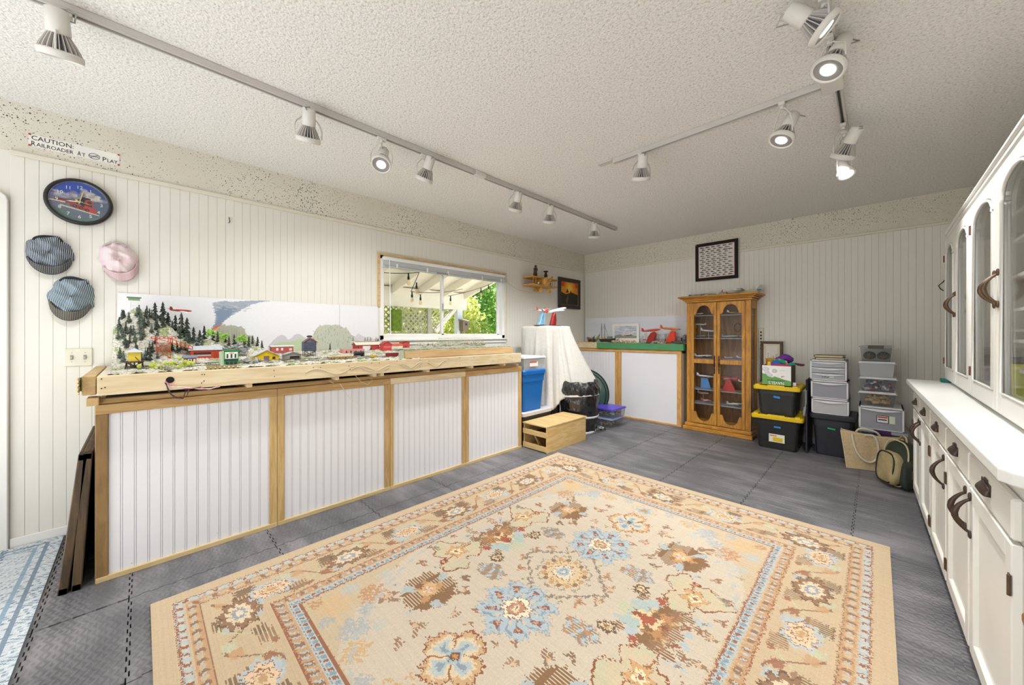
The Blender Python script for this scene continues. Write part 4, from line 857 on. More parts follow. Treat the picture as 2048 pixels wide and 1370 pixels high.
for k, (y, x, c, lab) in enumerate(((1.415, -2.75, '#8f2a2c', 'dark red model boxcar at the left end of the raised section'), (1.33, -2.77, '#c9c3b4', 'cream model flat car with a load beside the boxcar'), (1.255, -2.74, '#c9a83c', 'small yellow model crane on the front track'))):
    t_ = thing(['model_boxcar', 'model_flatcar', 'model_crane'][k], lab, 'model railcar', (x, y, .985)); w = (.05, .035, .02)[k]
    sbox('body', (x-.012, y-w, .992), (x+.012, y+w, (1.014, .999, 1.008)[k]), M('car_'+c, c, .5), t_, .001)
    b = B()
    for yy in (y-w*.7, y-w*.45, y+w*.45, y+w*.7): b.cyl((x-.01, yy, .989), (x+.01, yy, .989), .004, n=8)
    b.out('wheels', M('hole_black', '#17110e', .9), t_)
    if k == 2: B().tube([(x, y-.01, 1.008), (x, y+.012, 1.03), (x, y+.03, 1.016)], .002, 5).out('boom', M('car_'+c, c, .5), t_)
    if k == 0: b = B(); b.box((x-.013, y-w-.002, 1.014), (x+.013, y+w+.002, 1.017)); b.out('roof', M('car_roof', '#6a2424', .5), t_)
# pier / loading platforms
for (y0, y1, x, z, c, lab) in ((.93, 1.13, -2.74, .987, '#a8803f', 'long tan timber loading platform along the front track'), (.255, .40, -2.60, .974, '#9a8a5c', 'short brown trestle bridge piece in front of the storefront')):
    t_ = thing('model_platform', lab, 'model platform', (x, (y0+y1)/2, z)); n = int((y1-y0)/.02)
    sbox('deck', (x-.03, y0, z+.014), (x+.01, y1, z+.018), M('pl_'+c, c, .8), t_)
    for i in range(n): sbox('pile', (x+.006, y0+.02*i, z-.002), (x+.010, y0+.02*i+.012, z+.0145), M('pl_'+c, c, .8), t_)
# tracks
tk = thing('model_track', 'twin lines of model railroad track along the deck front', 'model track', (-2.7, .8, .975))
b = B()
for x in (-2.745, -2.729, -2.81, -2.794): b.box((x-.001, -.05, terr(x, .8)+.002), (x+.001, 1.44, terr(x, .8)+.006))
b.out('rails', M('rail_steel', '#8a8580', .35, metal=.8), tk)
b = B()
for i in range(150):
    for x in (-2.737, -2.802): b.box((x-.014, -.05+i*.01, terr(x, .8)), (x+.014, -.046+i*.01, terr(x, .8)+.002))
b.out('ties', M('tie_brown', '#6b5644', .9), tk)['kind'] = 'stuff'
# rock debris and lumber heap mid layout
for k, (y, x, n, c, lab) in enumerate(((.47, -2.78, 46, '#a2a3a2', 'heap of grey broken slabs right of the green storefront'), (.44, -3.0, 40, '#8f9290', 'grey rock outcrop behind the storefront'), (2.0, -2.98, 60, '#b0ad9c', 'band of grey model rocks on the raised section'), (2.4, -3.0, 50, '#a7a48f', 'second band of rocks near the right end of the raised section'))):
    b = B()
    for i in range(n):
        cy = y+(random.gauss(0, .035) if k < 2 else random.uniform(-.19, .19)); cx = x+random.gauss(0, .03); zz = max(terr(cx, cy), 0) + (0.0 if k < 2 else .045)
        b.T = Matrix.Translation((cx, cy, zz+random.uniform(.002, .014 if k != 1 else .05))) @ Euler((random.uniform(-.6, .6), random.uniform(-.5, .5), random.uniform(0, 3))).to_matrix().to_4x4(); s = random.uniform(.005, .013)
        b.box((-s*1.8, -s*.7, -s*.4), (s*1.8, s*.7, s*.4))
    o = b.out('model_rocks', M('rk_'+c, c, .9, .25, 60)); tag(o, lab, 'model rocks'); o['kind'] = 'stuff'
# lookout tower, aeroplane above the hill
lk = thing('model_lookout_tower', 'white lattice model lookout tower with a green cabin on the hill top', 'model tower', (-3.2, -.02, 1.29))
b = B()
for dx in (-.012, .012):
    for dy in (-.022, .022): b.cyl((-3.2+dx, -.025+dy, 1.275), (-3.2+dx*.6, -.025+dy*.7, 1.372), .0012, n=5)
for z in (1.30, 1.33, 1.355): b.cyl((-3.187, -.045, z), (-3.187, -.005, z+.02), .0009, n=4); b.cyl((-3.187, -.005, z), (-3.187, -.045, z+.02), .0009, n=4)
b.out('legs', M('model_white', '#e8e8e6', .6), lk); sbox('cabin', (-3.215, -.052, 1.372), (-3.185, -.002, 1.386), M('cabin_green', '#7f9a76', .7), lk); sbox('roof', (-3.22, -.058, 1.386), (-3.18, .004, 1.392), M('cabin_roof', '#5d7a5e', .7), lk)

def airplane(name, label, loc, rz, s, body, wing, tail=None, eng=2, tiltx=0, tilty=0, low=True, group=None, cat='model airplane', prop=False, sweep=0):
    t_ = thing(name, label, cat, loc, group=group, rot=(tiltx, tilty, rz)); T0 = ORIG[t_.name] @ Matrix.Diagonal((s, s, s, 1))
    mb, mw, mt = M('ap_'+body, body, .35), M('ap_'+wing, wing, .35), M('ap_'+(tail or body), tail or body, .35)
    b = B(); b.T = T0 @ Matrix.Rotation(PI/2, 4, 'Y'); b.lathe([(.002, -.5), (.03, -.42), (.052, -.2), (.055, .15), (.05, .3), (.034, .43), (.004, .5)], 12); b.out('fuselage', mb, t_)
    zw = -.03 if low else .045
    for sg in (1, -1):
        b = B(); b.T = T0; r0, r1 = .13, .07; sw = sweep
        b.add([(r0, 0, zw), (-r0*.6, 0, zw), (-r1-sw, sg*.52, zw+.02), (r1*.6-sw, sg*.52, zw+.02), (r0, 0, zw+.016), (-r0*.6, 0, zw+.016), (-r1-sw, sg*.52, zw+.026), (r1*.6-sw, sg*.52, zw+.026)], [(0, 1, 2, 3), (7, 6, 5, 4), (0, 4, 5, 1), (1, 5, 6, 2), (2, 6, 7, 3), (3, 7, 4, 0)]); b.out('wing', mw, t_)
        b = B(); b.T = T0; b.add([(-.36, 0, .02), (-.47, 0, .02), (-.48, sg*.2, .03), (-.41, sg*.2, .03), (-.36, 0, .03), (-.47, 0, .03), (-.48, sg*.2, .036), (-.41, sg*.2, .036)], [(0, 1, 2, 3), (7, 6, 5, 4), (0, 4, 5, 1), (1, 5, 6, 2), (2, 6, 7, 3), (3, 7, 4, 0)]); b.out('tailplane', mt, t_)
    b = B(); b.T = T0; b.add([(-.33, -.006, .03), (-.49, -.006, .02), (-.50, -.004, .17), (-.43, -.004, .17), (-.33, .006, .03), (-.49, .006, .02), (-.50, .004, .17), (-.43, .004, .17)], [(0, 1, 2, 3), (7, 6, 5, 4), (0, 4, 5, 1), (1, 5, 6, 2), (2, 6, 7, 3), (3, 7, 4, 0)]); b.out('tail_fin', mt, t_)
    for k in range(eng//2):
        for sg in (1, -1):
            y = sg*(.17+.15*k); b = B(); b.T = T0; b.cyl((.16-sweep*.4*k, y, zw), (-.02, y, zw), .026, .018, 10); b.out('engine', mw, t_)
            if prop: b = B(); b.T = T0; b.box((.165, y-.06, zw-.006), (.17, y+.06, zw+.006)); b.out('propeller', M('prop_grey', '#4c4c50', .4), t_)
    if eng == 1: b = B(); b.T = T0; b.box((.49, -.10, -.008), (.497, .10, .008)); b.out('propeller', M('prop_grey', '#4c4c50', .4), t_)
    return t_
p = onx(362, 621, -3.2)
airplane('model_airplane', 'red and white model airplane over the railroad hill', (p.x, p.y, p.z), PI/2+.5, .13, '#a8402c', '#e8e8ea', '#8c3a28', 2, .25)
# wire support for that plane reaching the hill
B().tube([(p.x, p.y, p.z-.003), (p.x-.01, p.y, 1.06)], .0008, 4).out('support_wire', M('wire_thin', '#bdbdbd', .4), bpy.data.objects['model_airplane'])
# ---- raised section at right end
rs = thing('raised_section', 'long plain pine riser box on the right half of the railroad deck', 'platform', (-2.8, 2.05, .975))
m_ris = wood('riser_pine', '#cdb187', '#bf9f72', 'Y', 2)
sbox('front_board', (-2.64, 1.455, .976), (-2.62, 2.66, 1.036), m_ris, rs, .001); sbox('end_cap', (-2.655, 1.425, .976), (-2.622, 1.452, 1.040), M('green_grey', '#a8b39a', .8, .2, 60), rs, .001)
sbox('deck', (XL+.02, 1.62, 1.030), (-2.64, 2.66, 1.036), m_ter, rs)
b = B()
for i in range(160):
    y = random.uniform(1.48, 2.66); x = random.uniform(-2.72, -2.645); r = random.uniform(.004, .010); b.sph((x, y, 1.037+r*.3), (r*1.4, r*1.8, r*.8), 5, 3, False)
b.out('ballast_tufts', M('tuft_green', '#8f9a7c', .95, .35, 70), rs)['kind'] = 'stuff'
cv = Canvas(.64, .085, .004, '#b9bfae'); 
for i in range(900):
    x = random.random()*.64; c = random.choice(['#7f9a6a', '#a9b98c', '#d3cdbb', '#8f9d95', '#c2a796', '#e3e0d8', '#6d7d66']) if x < .4 else random.choice(['#c9a79c', '#d9cfc6', '#a9a6a8', '#e3ded8', '#b59a8c'])
    cv.ell(x, random.random()*.085, random.uniform(.003, .010), random.uniform(.002, .008), c, .6)
pb = cv.out('scenery_print', frame((XL+.016, 2.24, 1.037), (0, 1, 0), (0, 0, 1)), .003, painted()); tag(pb, 'narrow printed village and hillside strip standing under the window sill', 'picture')
# ------------------------------------------------------------------ things on the left wall
m_blk = M('black_plastic', '#1a1a1c', .35); m_red = M('pin_red', '#b3231c', .35); m_ink = M('ink_black', '#20201f', .7)
sg = thing('paper_sign', 'long white paper strip sign pinned above the clock, reading CAUTION: RAILROADER AT PLAY', 'sign', (XL+.001, -.267, 2.215))
B().box((XL+.0005, -.438, 2.216), (XL+.0015, -.092, 2.284)).out('paper', M('sign_paper', '#ebe9e4', .7), sg)
def caps(y, z, words, big, small, sx=1):
    for w in words:
        o = text('lettering', w[0], big, m_ink, sg, frame((XL+.002, y, z), (0, 1, 0), (0, 0, 1)), sx=sx); y += (.74 if w[0] != 'P' else .62)*big*sx
        if len(w) > 1: text('lettering', w[1:], small, m_ink, sg, frame((XL+.002, y, z), (0, 1, 0), (0, 0, 1)), sx=sx); y += .70*small*sx*(len(w)-1)+.012
    return y
for body_, ya_, yb_, zz_, sz_ in (('CAUTION:', -.428, -.276, 2.2545, .034), ('R', -.428, -.414, 2.221, .038), ('AILROADER', -.411, -.277, 2.222, .030), ('A', -.262, -.248, 2.222, .038), ('T', -.2445, -.231, 2.222, .030), ('P', -.162, -.147, 2.221, .038), ('LAY', -.143, -.1, 2.222, .030)):
    text('lettering', body_, sz_, m_ink, sg, frame((XL+.002, ya_, zz_), (0, 1, 0), (0, 0, 1)), fit=yb_-ya_)
b = B(); cy, cz = -.196, 2.238
b.tube([(XL+.003, cy+.022*math.cos(a*PI/12), cz+.016*math.sin(a*PI/12)) for a in range(24)], .0011, 4, True); b.tube([(XL+.003, cy-.015, cz-.011), (XL+.003, cy+.015, cz+.011)], .0011, 4); b.out('logo_oval', m_ink, sg)
text('lettering', 'NTRAK', .0115, m_ink, sg, frame((XL+.002, cy, cz-.0045), (0, 1, 0), (0, 0, 1)), align='CENTER')
for y, z in ((-.434, 2.281), (-.434, 2.220), (-.096, 2.281), (-.096, 2.219)): b = B(); b.sph((XL+.004, y, z), (.004, .005, .005), 8, 6); b.out('push_pin', m_red, sg)
# clock
ck = thing('wall_clock', 'round black-rimmed wall clock with a steam train picture and white numerals', 'clock', (XL, -.252, 1.944))
TC = frame((XL, -.252, 1.944), (0, 1, 0), (0, 0, 1))
b = B(); b.T = TC; b.lathe([(.10, .0), (.128, .002), (.1345, .015), (.133, .028), (.125, .034), (.115, .030), (.111, .018), (.10, .016)], 48); b.out('rim', m_blk, ck)
b = B(); b.T = TC; b.lathe([(.1112, .019), (.1135, .026), (.1152, .0305)], 48); b.out('silver_ring', M('silver', '#cfd0d4', .25, metal=.8), ck)
cv = Canvas(.226, .226, .0016, '#38579c'); X, Y = cv.X-.113, cv.Y-.113
cv.put(Y < .035, '#7f86a8'); cv.put(Y < .02-.1*X*0, '#70748c'); cv.put((Y > .05), '#2f50b0'); cv.put(X > .05, '#4f6478', .5)
cv.poly([(.085, .05), (.10, .02), (.226, .05), (.226, .0), (0, 0), (0, .07)], '#5f7a78')
for i in range(50): cv.ell(.113+random.gauss(.035, .022), .113+random.gauss(.045, .013), .014, .009, random.choice(['#c9c8c4', '#a9a7a6', '#d8d2c6', '#8f8d94']), .5)
for i in range(40): cv.ell(random.uniform(.02, .1), .113+random.gauss(.032, .009), .012, .007, random.choice(['#a8a6b4', '#8f8ca0', '#c0bfcc']), .5)
cv.poly([(.02, .118), (.09, .12), (.12, .135), (.12, .10), (.02, .10)], '#5c3a36'); cv.poly([(.03, .112), (.10, .112), (.10, .100), (.03, .104)], '#b04632'); cv.poly([(0, .108), (.06, .104), (.06, .097), (0, .102)], '#d8cfc0')
cv.poly([(.118, .147), (.155, .143), (.165, .07), (.12, .078)], '#2c3036'); cv.ell(.15, .118, .018, .017, '#b8453a'); cv.ell(.152, .117, .009, .010, '#39404a')
cv.poly([(.075, .098), (.16, .088), (.175, .055), (.075, .085)], '#a83c34'); cv.poly([(.13, .10), (.175, .09), (.18, .052), (.14, .062)], '#b84a48')
for x, y in ((.095, .087), (.118, .080), (.142, .072)): cv.ell(x, y, .008, .008, '#2e2a2e'); cv.ell(x, y, .004, .004, '#b8584a')
cv.ell(.101, .121, .006, .006, '#e8a040'); cv.ell(.101, .121, .003, .003, '#fff2b0'); cv.poly([(.04, .085), (.19, .052), (.19, .047), (.04, .078)], '#cfd6a8'); cv.noise(.08, 2)
cv.out('face', frame((XL+.018, -.252-.113, 1.944-.113), (0, 1, 0), (0, 0, 1)), .0005, painted('clock_print', .35), ck, keep=lambda x, y: (x-.113)**2+(y-.113)**2 < .1115**2)
m_num = M('numeral_white', '#e9ece6', .5)
for k in range(12):
    a = PI/2-(k+1)*PI/6; r = .086
    text('numeral', str(k+1), .026, m_num, ck, frame((XL+.0195, -.252+r*math.cos(a), 1.944+r*math.sin(a)-.009), (0, 1, 0), (0, 0, 1)), align='CENTER')
def hand(nm, L_, w, ang, mt, back=.012):
    b = B(); b.T = TC @ Matrix.Translation((0, 0, .022)) @ Matrix.Rotation(ang, 4, 'Z'); b.add([(-back, -w, 0), (L_*.7, -w, 0), (L_, 0, 0), (L_*.7, w, 0), (-back, w, 0), (-back, -w, .001), (L_*.7, -w, .001), (L_, 0, .001), (L_*.7, w, .001), (-back, w, .001)], [(0, 1, 2, 3, 4), (9, 8, 7, 6, 5)]); b.out(nm, mt, ck)
m_gold = M('hand_gold', '#d8c9a0', .3, metal=.5)
hand('hour_hand', .050, .0030, PI+.05, m_num); hand('minute_hand', .075, .0022, PI/2-.22, m_gold); hand('second_hand', .045, .001, -.15, m_gold)
b = B(); b.T = TC; b.cyl((0, 0, .02), (0, 0, .026), .006); b.out('hub', m_gold, ck)
b = B(); b.T = TC; b.cyl((0, 0, .0285), (0, 0, .0292), .1145, n=48); b.out('glass', glassy('window_glass'), ck)
# striped caps
def stripes(name, c1, c2, freq=980, ang=0.0, wob=.9):
    m, t, b, o = nodes(name); tc = N(t, 'TexCoord'); sp = N(t, 'SeparateXYZ'); L(t, tc.outputs['Object'], sp.inputs[0]); ns = N(t, 'TexNoise', Scale=14.0, Detail=1.0); L(t, tc.outputs['Object'], ns.inputs['Vector'])
    a = N(t, 'Math', _operation='MULTIPLY'); L(t, sp.outputs[1], a.inputs[0]); a.inputs[1].default_value = freq*math.cos(ang)
    c = N(t, 'Math', _operation='MULTIPLY_ADD'); L(t, sp.outputs[2], c.inputs[0]); c.inputs[1].default_value = freq*math.sin(ang); L(t, a.outputs[0], c.inputs[2])
    d = N(t, 'Math', _operation='MULTIPLY_ADD'); L(t, ns.outputs[0], d.inputs[0]); d.inputs[1].default_value = wob*6; L(t, c.outputs[0], d.inputs[2])
    s = N(t, 'Math', _operation='SINE'); L(t, d.outputs[0], s.inputs[0]); q_ = ramp(t, s.outputs[0], [(.42, c1), (.58, c2)])
    L(t, q_, b.inputs['Base Color']); b.inputs['Roughness'].default_value = .9; return m
def capthing(cy, cz, w, h, tilt, s1, s2, lab, seedv, band):
    t_ = thing('engineer_cap', lab, 'cap', (XL, cy, cz-h/2)); T0 = frame((XL, cy, cz), (0, 1, 0), (0, 0, 1)) @ Matrix.Rotation(tilt, 4, 'Z')
    r2 = random.Random(seedv); ph = [r2.uniform(0, 6) for _ in range(6)]
    def crown(s, t):
        a = 2*PI*s; rr = t; fx = math.cos(a); fy = math.sin(a)
        rad = rr*(1+.035*math.sin(5*a+ph[0])+.03*math.sin(9*a+ph[1])+.02*math.sin(13*a))
        x = fx*rad*w/2; y = fy*rad*h/2*(1 if fy > 0 else .86)+.006
        z = .075*(1-rr**3.2)+.004+.015*math.sin(x*58+ph[2]+y*30)*math.sin(y*50+ph[3])*(1-rr*.4)+.035*math.sin(a*3+ph[4])*rr*(1-rr)+.018*math.sin(x*95+y*120+ph[5])*rr*(1-rr)-.016*math.exp(-((x-.02)**2+(y-.01)**2)/.0006)
        return (x, y, z)
    b = B(); b.T = T0; b.grid(lambda s, t: crown(s, .01+.99*t), 64, 22); b.out('crown', s1, t_, fix=True)
    def brim(s, t):
        a = PI*(1.06+.88*s); x = math.cos(a)*w*(.44+.02*t); y = -h*.02+math.sin(a)*h*(.30+.205*t); z = .058-.020*t-.018*math.cos(a)**2+.004*math.sin(a*6+ph[0]); return (x, y, z)
    b = B(); b.T = T0; b.grid(brim, 26, 6); b.out('brim', s2, t_, solid=.004)
    b = B(); b.T = T0; b.tube([brim(i/26, 1) for i in range(27)], .0018, 5); b.out('brim_edge', band, t_)
    b = B(); b.T = T0; b.tube([(math.cos(a)*w*.28, h*.36+math.sin(a)*h*.12, .03) for a in [PI*i/14 for i in range(15)]], .006, 6); b.out('adjuster_strap', band, t_)
    b = B(); b.T = T0; b.sph((0, .008, .074), (.006, .006, .003), 8, 5); b.out('button', s2, t_)
capthing(-.362, 1.617, .178, .215, .06, stripes('denim_stripe_a', '#39434f', '#c3ccd6'), stripes('denim_brim_a', '#33363b', '#8f8c86'), 'dark blue and white striped engineer cap, upper left of the three', 3, M('cap_black', '#1f2124', .7))
capthing(-.092, 1.617, .168, .235, .22, stripes('pink_stripe', '#dcc6cb', '#efe3e4'), stripes('pink_brim', '#c9aab0', '#e0c9cb'), 'pink and white striped engineer cap', 8, M('cap_grey', '#b9b3b0', .7))
capthing(-.282, 1.376, .178, .250, -.10, stripes('denim_stripe_c', '#3d5462', '#d3dfe6', 980, .18, 1.3), stripes('denim_brim_c', '#3c3a34', '#9c958a'), 'blue and white striped engineer cap, lowest of the three', 5, M('cap_black', '#1f2124', .7))
# switch
sw = thing('light_switch', 'double light switch on a cream plate', 'switch', (XL, -.257, .98)); m_sw = M('switch_cream', '#dedbcb', .4)
sbox('plate', (XL, -.312, .979), (XL+.007, -.203, 1.083), m_sw, sw, .003)
for y in (-.283, -.232):
    sbox('toggle_slot', (XL+.006, y-.006, 1.018), (XL+.0085, y+.006, 1.044), M('slot_dark', '#8f8c80', .5), sw); b = B(); b.T = Matrix.Translation((XL+.008, y, 1.031)) @ Matrix.Rotation(.5, 4, 'Y'); b.box((-.002, -.004, -.005), (.012, .004, .005)); b.out('toggle', M('toggle_grey', '#b9b9b6', .3), sw, .001)
    for z in (1.004, 1.058): B().cyl((XL+.006, y, z), (XL+.0085, y, z), .003, n=8).out('screw', M('screw', '#c7c5ba', .3, metal=.4), sw)
# hook
p = onx(458, 441, XL); b = B(); b.tube([(XL+.003, p.y, p.z+.022), (XL+.012, p.y, p.z+.01), (XL+.012, p.y+.004, p.z-.008), (XL+.004, p.y-.002, p.z-.02)], .0028, 5); tag(b.out('wall_hook', m_blk), 'tiny dark metal hook on the boards between the clock and window', 'hook')
# sunset painting
pf = thing('framed_painting', 'dark framed painting of a fiery sunset by the corner of the room', 'painting', (XL, 4.615, 1.553)); m_fr = wood('dark_frame', '#3b2c20', '#2b2019', 'Z', 3)
y0, y1, z0, z1 = 4.34, 4.895, 1.553, 2.012; fw = .055
def rectframe(parent, axisf, a0, a1, c0, c1, fw, d0, d1, mat, name='frame', bev=.006):
    for (p0, p1, q0, q1) in ((a0, a1, c0, c0+fw), (a0, a1, c1-fw, c1), (a0, a0+fw, c0+fw, c1-fw), (a1-fw, a1, c0+fw, c1-fw)):
        A, C = axisf(p0, q0, d0), axisf(p1, q1, d1); sbox(name, tuple(min(i, j) for i, j in zip(A, C)), tuple(max(i, j) for i, j in zip(A, C)), mat, parent, bev)
lf = lambda a, c, d: (XL+d, a, c)
rectframe(pf, lf, y0, y1, z0, z1, fw, .002, .03, m_fr); rectframe(pf, lf, y0+fw-.004, y1-fw+.004, z0+fw-.004, z1-fw+.004, .01, .002, .022, M('gilt', '#8a7238', .4, metal=.4), 'gilt_fillet', .001)
w_, h_ = y1-y0-2*fw, z1-z0-2*fw; cv = Canvas(w_, h_, .004, '#d8922e'); X, Y = cv.X/w_, cv.Y/h_
cv.put(Y > .78, '#d2502a'); cv.put((Y > .86) & (np.abs(X-.5) < .4), '#dc4a24')
for r_, c in ((.42, '#e08a2a'), (.32, '#eda032'), (.22, '#f4b92c'), (.13, '#f8d648')): cv.ell(.52*w_, .74*h_, r_*w_*.8, r_*h_*1.0, c, .8)
cv.poly([(0, .0), (w_, 0), (w_, .48*h_), (.7*w_, .55*h_), (.5*w_, .52*h_), (.3*w_, .46*h_), (0, .55*h_)], '#3b3224'); cv.poly([(0, 0), (w_, 0), (w_, .36*h_), (0, .42*h_)], '#322c24')
cv.poly([(.30*w_, .52*h_), (.38*w_, .72*h_), (.46*w_, .55*h_)], '#2c2118'); cv.poly([(.52*w_, .5*h_), (.58*w_, .66*h_), (.66*w_, .5*h_)], '#3a2c1e'); cv.poly([(.36*w_, 0), (.30*w_, .2*h_), (.42*w_, .44*h_), (.46*w_, .44*h_), (.42*w_, .2*h_)], '#7a5a3c', .7); cv.noise(.12, 2)
cv.out('canvas', frame((XL+.008, y0+fw, z0+fw), (0, 1, 0), (0, 0, 1)), .004, painted(), pf)
# toy biplane shelf with two bronze figures
bp = thing('toy_biplane_shelf', 'light wooden toy biplane shelf mounted on the wall beside the window', 'shelf', (XL+.12, 3.8, 1.80)); m_lw = wood('honey_wood', '#d9a858', '#c08d3e', 'Y', 2); m_sil = M('bright_silver', '#d6d8dc', .15, metal=.9)
xw = XL+.13
def wing(z, y0, y1, th=.012):
    b = B(); n = 8; pts = [(-.11, y0), (.03, y0)]+[(.045*math.cos(a), 0) for a in ()]; pts = [(XL+.005, y0+.03), (XL+.03, y0), (xw+.05, y0), (xw+.075, y0+.03), (xw+.075, y1-.03), (xw+.05, y1), (XL+.03, y1), (XL+.005, y1-.03)]
    b.prism(pts, z, z+th); return b.out('wing', m_lw, bp, .003)
wing(1.905, 3.55, 4.10, .016); wing(1.805, 3.55, 4.10, .014)
for y in (3.60, 3.65, 4.0, 4.05): b = B(); b.cyl((xw+.045, y, 1.819), (xw+.045, y, 1.905), .004, n=8); b.out('strut', m_lw, bp)
b = B(); b.T = frame((xw+.09, 3.83, 1.865), (0, 1, 0), (0, 0, 1)); b.lathe([(.045, -.2), (.06, -.1), (.062, -.01), (.05, .012), (.02, .022), (.0, .024)], 20); b.out('fuselage', m_lw, bp)
b = B(); b.T = frame((xw+.12, 3.83, 1.865), (0, .72, .69), (0, -.69, .72)); b.lathe([(.0, 0), (.014, .002), (.014, .012), (.0, .014)], 12); b.prism([(-.105, -.014), (-.05, -.018), (0, -.008), (.05, -.018), (.105, -.014), (.105, .014), (.05, .018), (0, .008), (-.05, .018), (-.105, .014)], .002, .008); b.out('propeller', m_lw, bp, .002)
for y in (3.70, 3.96): b = B(); b.sph((xw+.05, y, 1.84), (.02, .02, .024), 12, 8); b.out('silver_ball', m_sil, bp)
for y in (3.74, 3.91):
    b = B(); b.cyl((xw+.06, y, 1.80), (xw+.06, y, 1.755), .006, n=8); b.cyl((xw+.06, y-.008, 1.745), (xw+.06, y+.008, 1.745), .026, n=18); b.out('wheel', m_lw, bp)
b = B(); b.box((XL+.005, 3.80, 1.75), (XL+.04, 3.86, 1.80)); b.out('bracket', m_lw, bp)
m_bz = M('dark_bronze', '#4a3a2e', .4, .2, 40, metal=.5)
f1 = thing('bronze_figurine', 'dark bronze standing figurine on the toy biplane, left', 'figurine', (xw-.02, 3.71, 1.921))
b = B(); T1 = Matrix.Translation((xw-.02, 3.715, 1.921)); b.T = T1; b.lathe([(.0, 0), (.032, 0), (.032, .008), (.024, .012), (.028, .04), (.022, .08), (.024, .11), (.026, .122), (.012, .132), (.008, .136)], 14); b.out('robe', m_bz, f1)
b = B(); b.T = T1; b.sph((0, 0, .150), (.013, .013, .017), 10, 8); b.out('head', m_bz, f1)
b = B(); b.T = T1; b.tube([(0, -.024, .12), (.012, -.034, .095), (.024, -.018, .085), (.026, 0, .09)], [.008, .007, .006, .004], 6); b.tube([(0, .024, .12), (.012, .03, .10), (.022, .012, .11), (.012, .006, .17)], [.008, .007, .006, .003], 6); b.out('arms', m_bz, f1)
f2 = thing('bronze_candlestick', 'dark bronze candlestick on the toy biplane, right', 'candlestick', (xw-.02, 3.93, 1.921))
b = B(); b.T = Matrix.Translation((xw-.02, 3.935, 1.921)); b.lathe([(.0, 0), (.028, 0), (.03, .012), (.020, .025), (.024, .05), (.018, .075), (.012, .085), (.014, .092), (.034, .102), (.036, .112), (.01, .113)], 16); b.out('stem', m_bz, f2); b = B(); b.T = Matrix.Translation((xw-.02, 3.935, 1.921))
for k in range(4): a = k*PI/2; b.sph((.022*math.cos(a), .022*math.sin(a), .045), .008, 8, 5)
b.out('beading', m_bz, f2)

# ------------------------------------------------------------------ draped table with two display planes
tb = thing('display_stand', 'narrow tall stand hidden beneath the white sheet', 'table', (-2.9, 3.5, 0)); 
sbox('top', (-3.10, 3.31, 1.24), (-2.70, 3.73, 1.258), m_db, tb)
for xx in (-3.08, -2.86):
    for yy in (3.33, 3.69): sbox('leg', (xx, yy, 0), (xx+.025, yy+.025, 1.24), m_db, tb)
def sheet(s, t):
    # s around, t from centre of top outward and down
    a = 2*PI*s; cx, cy, hx, hy = -2.90, 3.52, .205, .215
    k = max(abs(math.cos(a)), abs(math.sin(a))); ux, uy = math.cos(a)/k, math.sin(a)/k
    if t < .12: q_ = t/.12; return (cx+ux*hx*q_, cy+uy*hy*q_, 1.262)
    d = (t-.12)/.88; right = max(0, math.cos(a-.75)); low = .30+.30*max(0, math.cos(a-1.15))
    drop = 1.262-low*(1) ; z = 1.262-d*drop
    fl = d**1.25*(.06+.30*max(0, math.cos(a-1.2))**2)*1.0
    fold = .024*math.sin(9*a+1)*d+.014*math.sin(17*a)*d+.006*math.sin(31*a+d*3)*d
    rnd = .86+.14*min(1, (1-d)*2.2)
    x = cx+(ux*rnd+math.cos(a)*(1-rnd))*hx+math.cos(a)*(fl+fold); y = cy+(uy*rnd+math.sin(a)*(1-rnd))*hy+math.sin(a)*(fl+fold)
    return (max(x, XL+.03), y, z)
m_sheet = M('white_sheet', '#d3d1cb', .9, .04, 30, .9, 90)
b = B(); b.grid(lambda s, t: sheet(s, t), 120, 40); sh = b.out('white_sheet', m_sheet, solid=.003); tag(sh, 'white seersucker bed sheet draped over the tall stand', 'cloth')
p = onx(1063, 633, -2.93); q2 = onx(1108, 633, -2.93)
def dplane(loc_y, lab, standc, kind):
    x = -2.86; t_ = thing('carved_display_stand', lab[0], 'model stand', (x, loc_y, 1.264))
    sbox('plinth', (x-.045, loc_y-.10, 1.264), (x+.045, loc_y+.10, 1.274), wood('plinth_wood', '#5a4636', '#3f3128', 'Y', 3), t_, .002)
    b = B(); b.T = frame((x-.02, loc_y, 1.274), (0, 1, 0), (0, 0, 1))
    pr = [(x_, z_*1.75) for x_, z_ in ([(-.065, 0), (.035, 0), (.045, .04), (.03, .085), (.01, .095), (-.02, .07), (-.045, .03)] if kind else [(-.07, 0), (.03, 0), (.042, .085), (.0, .088), (-.035, .05)])]
    b.prism(pr, 0, .04); b.out('carved_wave', standc, t_, .006); return t_
dplane(3.40, ['pale blue carved stand on a dark plinth, left on the sheet'], M('stand_blue', '#7fb2d6', .5, .2, 40), 0)
dplane(3.62, ['dark red carved stand on a dark plinth, right on the sheet'], M('stand_red', '#9c2a24', .45, .25, 40), 1)
airplane('display_airplane', 'white and red seaplane model on the pale blue stand', (-2.86, 3.385, 1.448), PI/2+.3, .27, '#e6e4e4', '#d9dcde', '#b8402c', 4, 0, -.05, low=False, prop=True)
airplane('display_airplane', 'white airliner model with a red stripe on the dark red stand', (-2.86, 3.67, 1.462), PI/2-.15, .38, '#e8e6ea', '#c9cdd4', '#c8503a', 2, 0, -.22, sweep=.12)
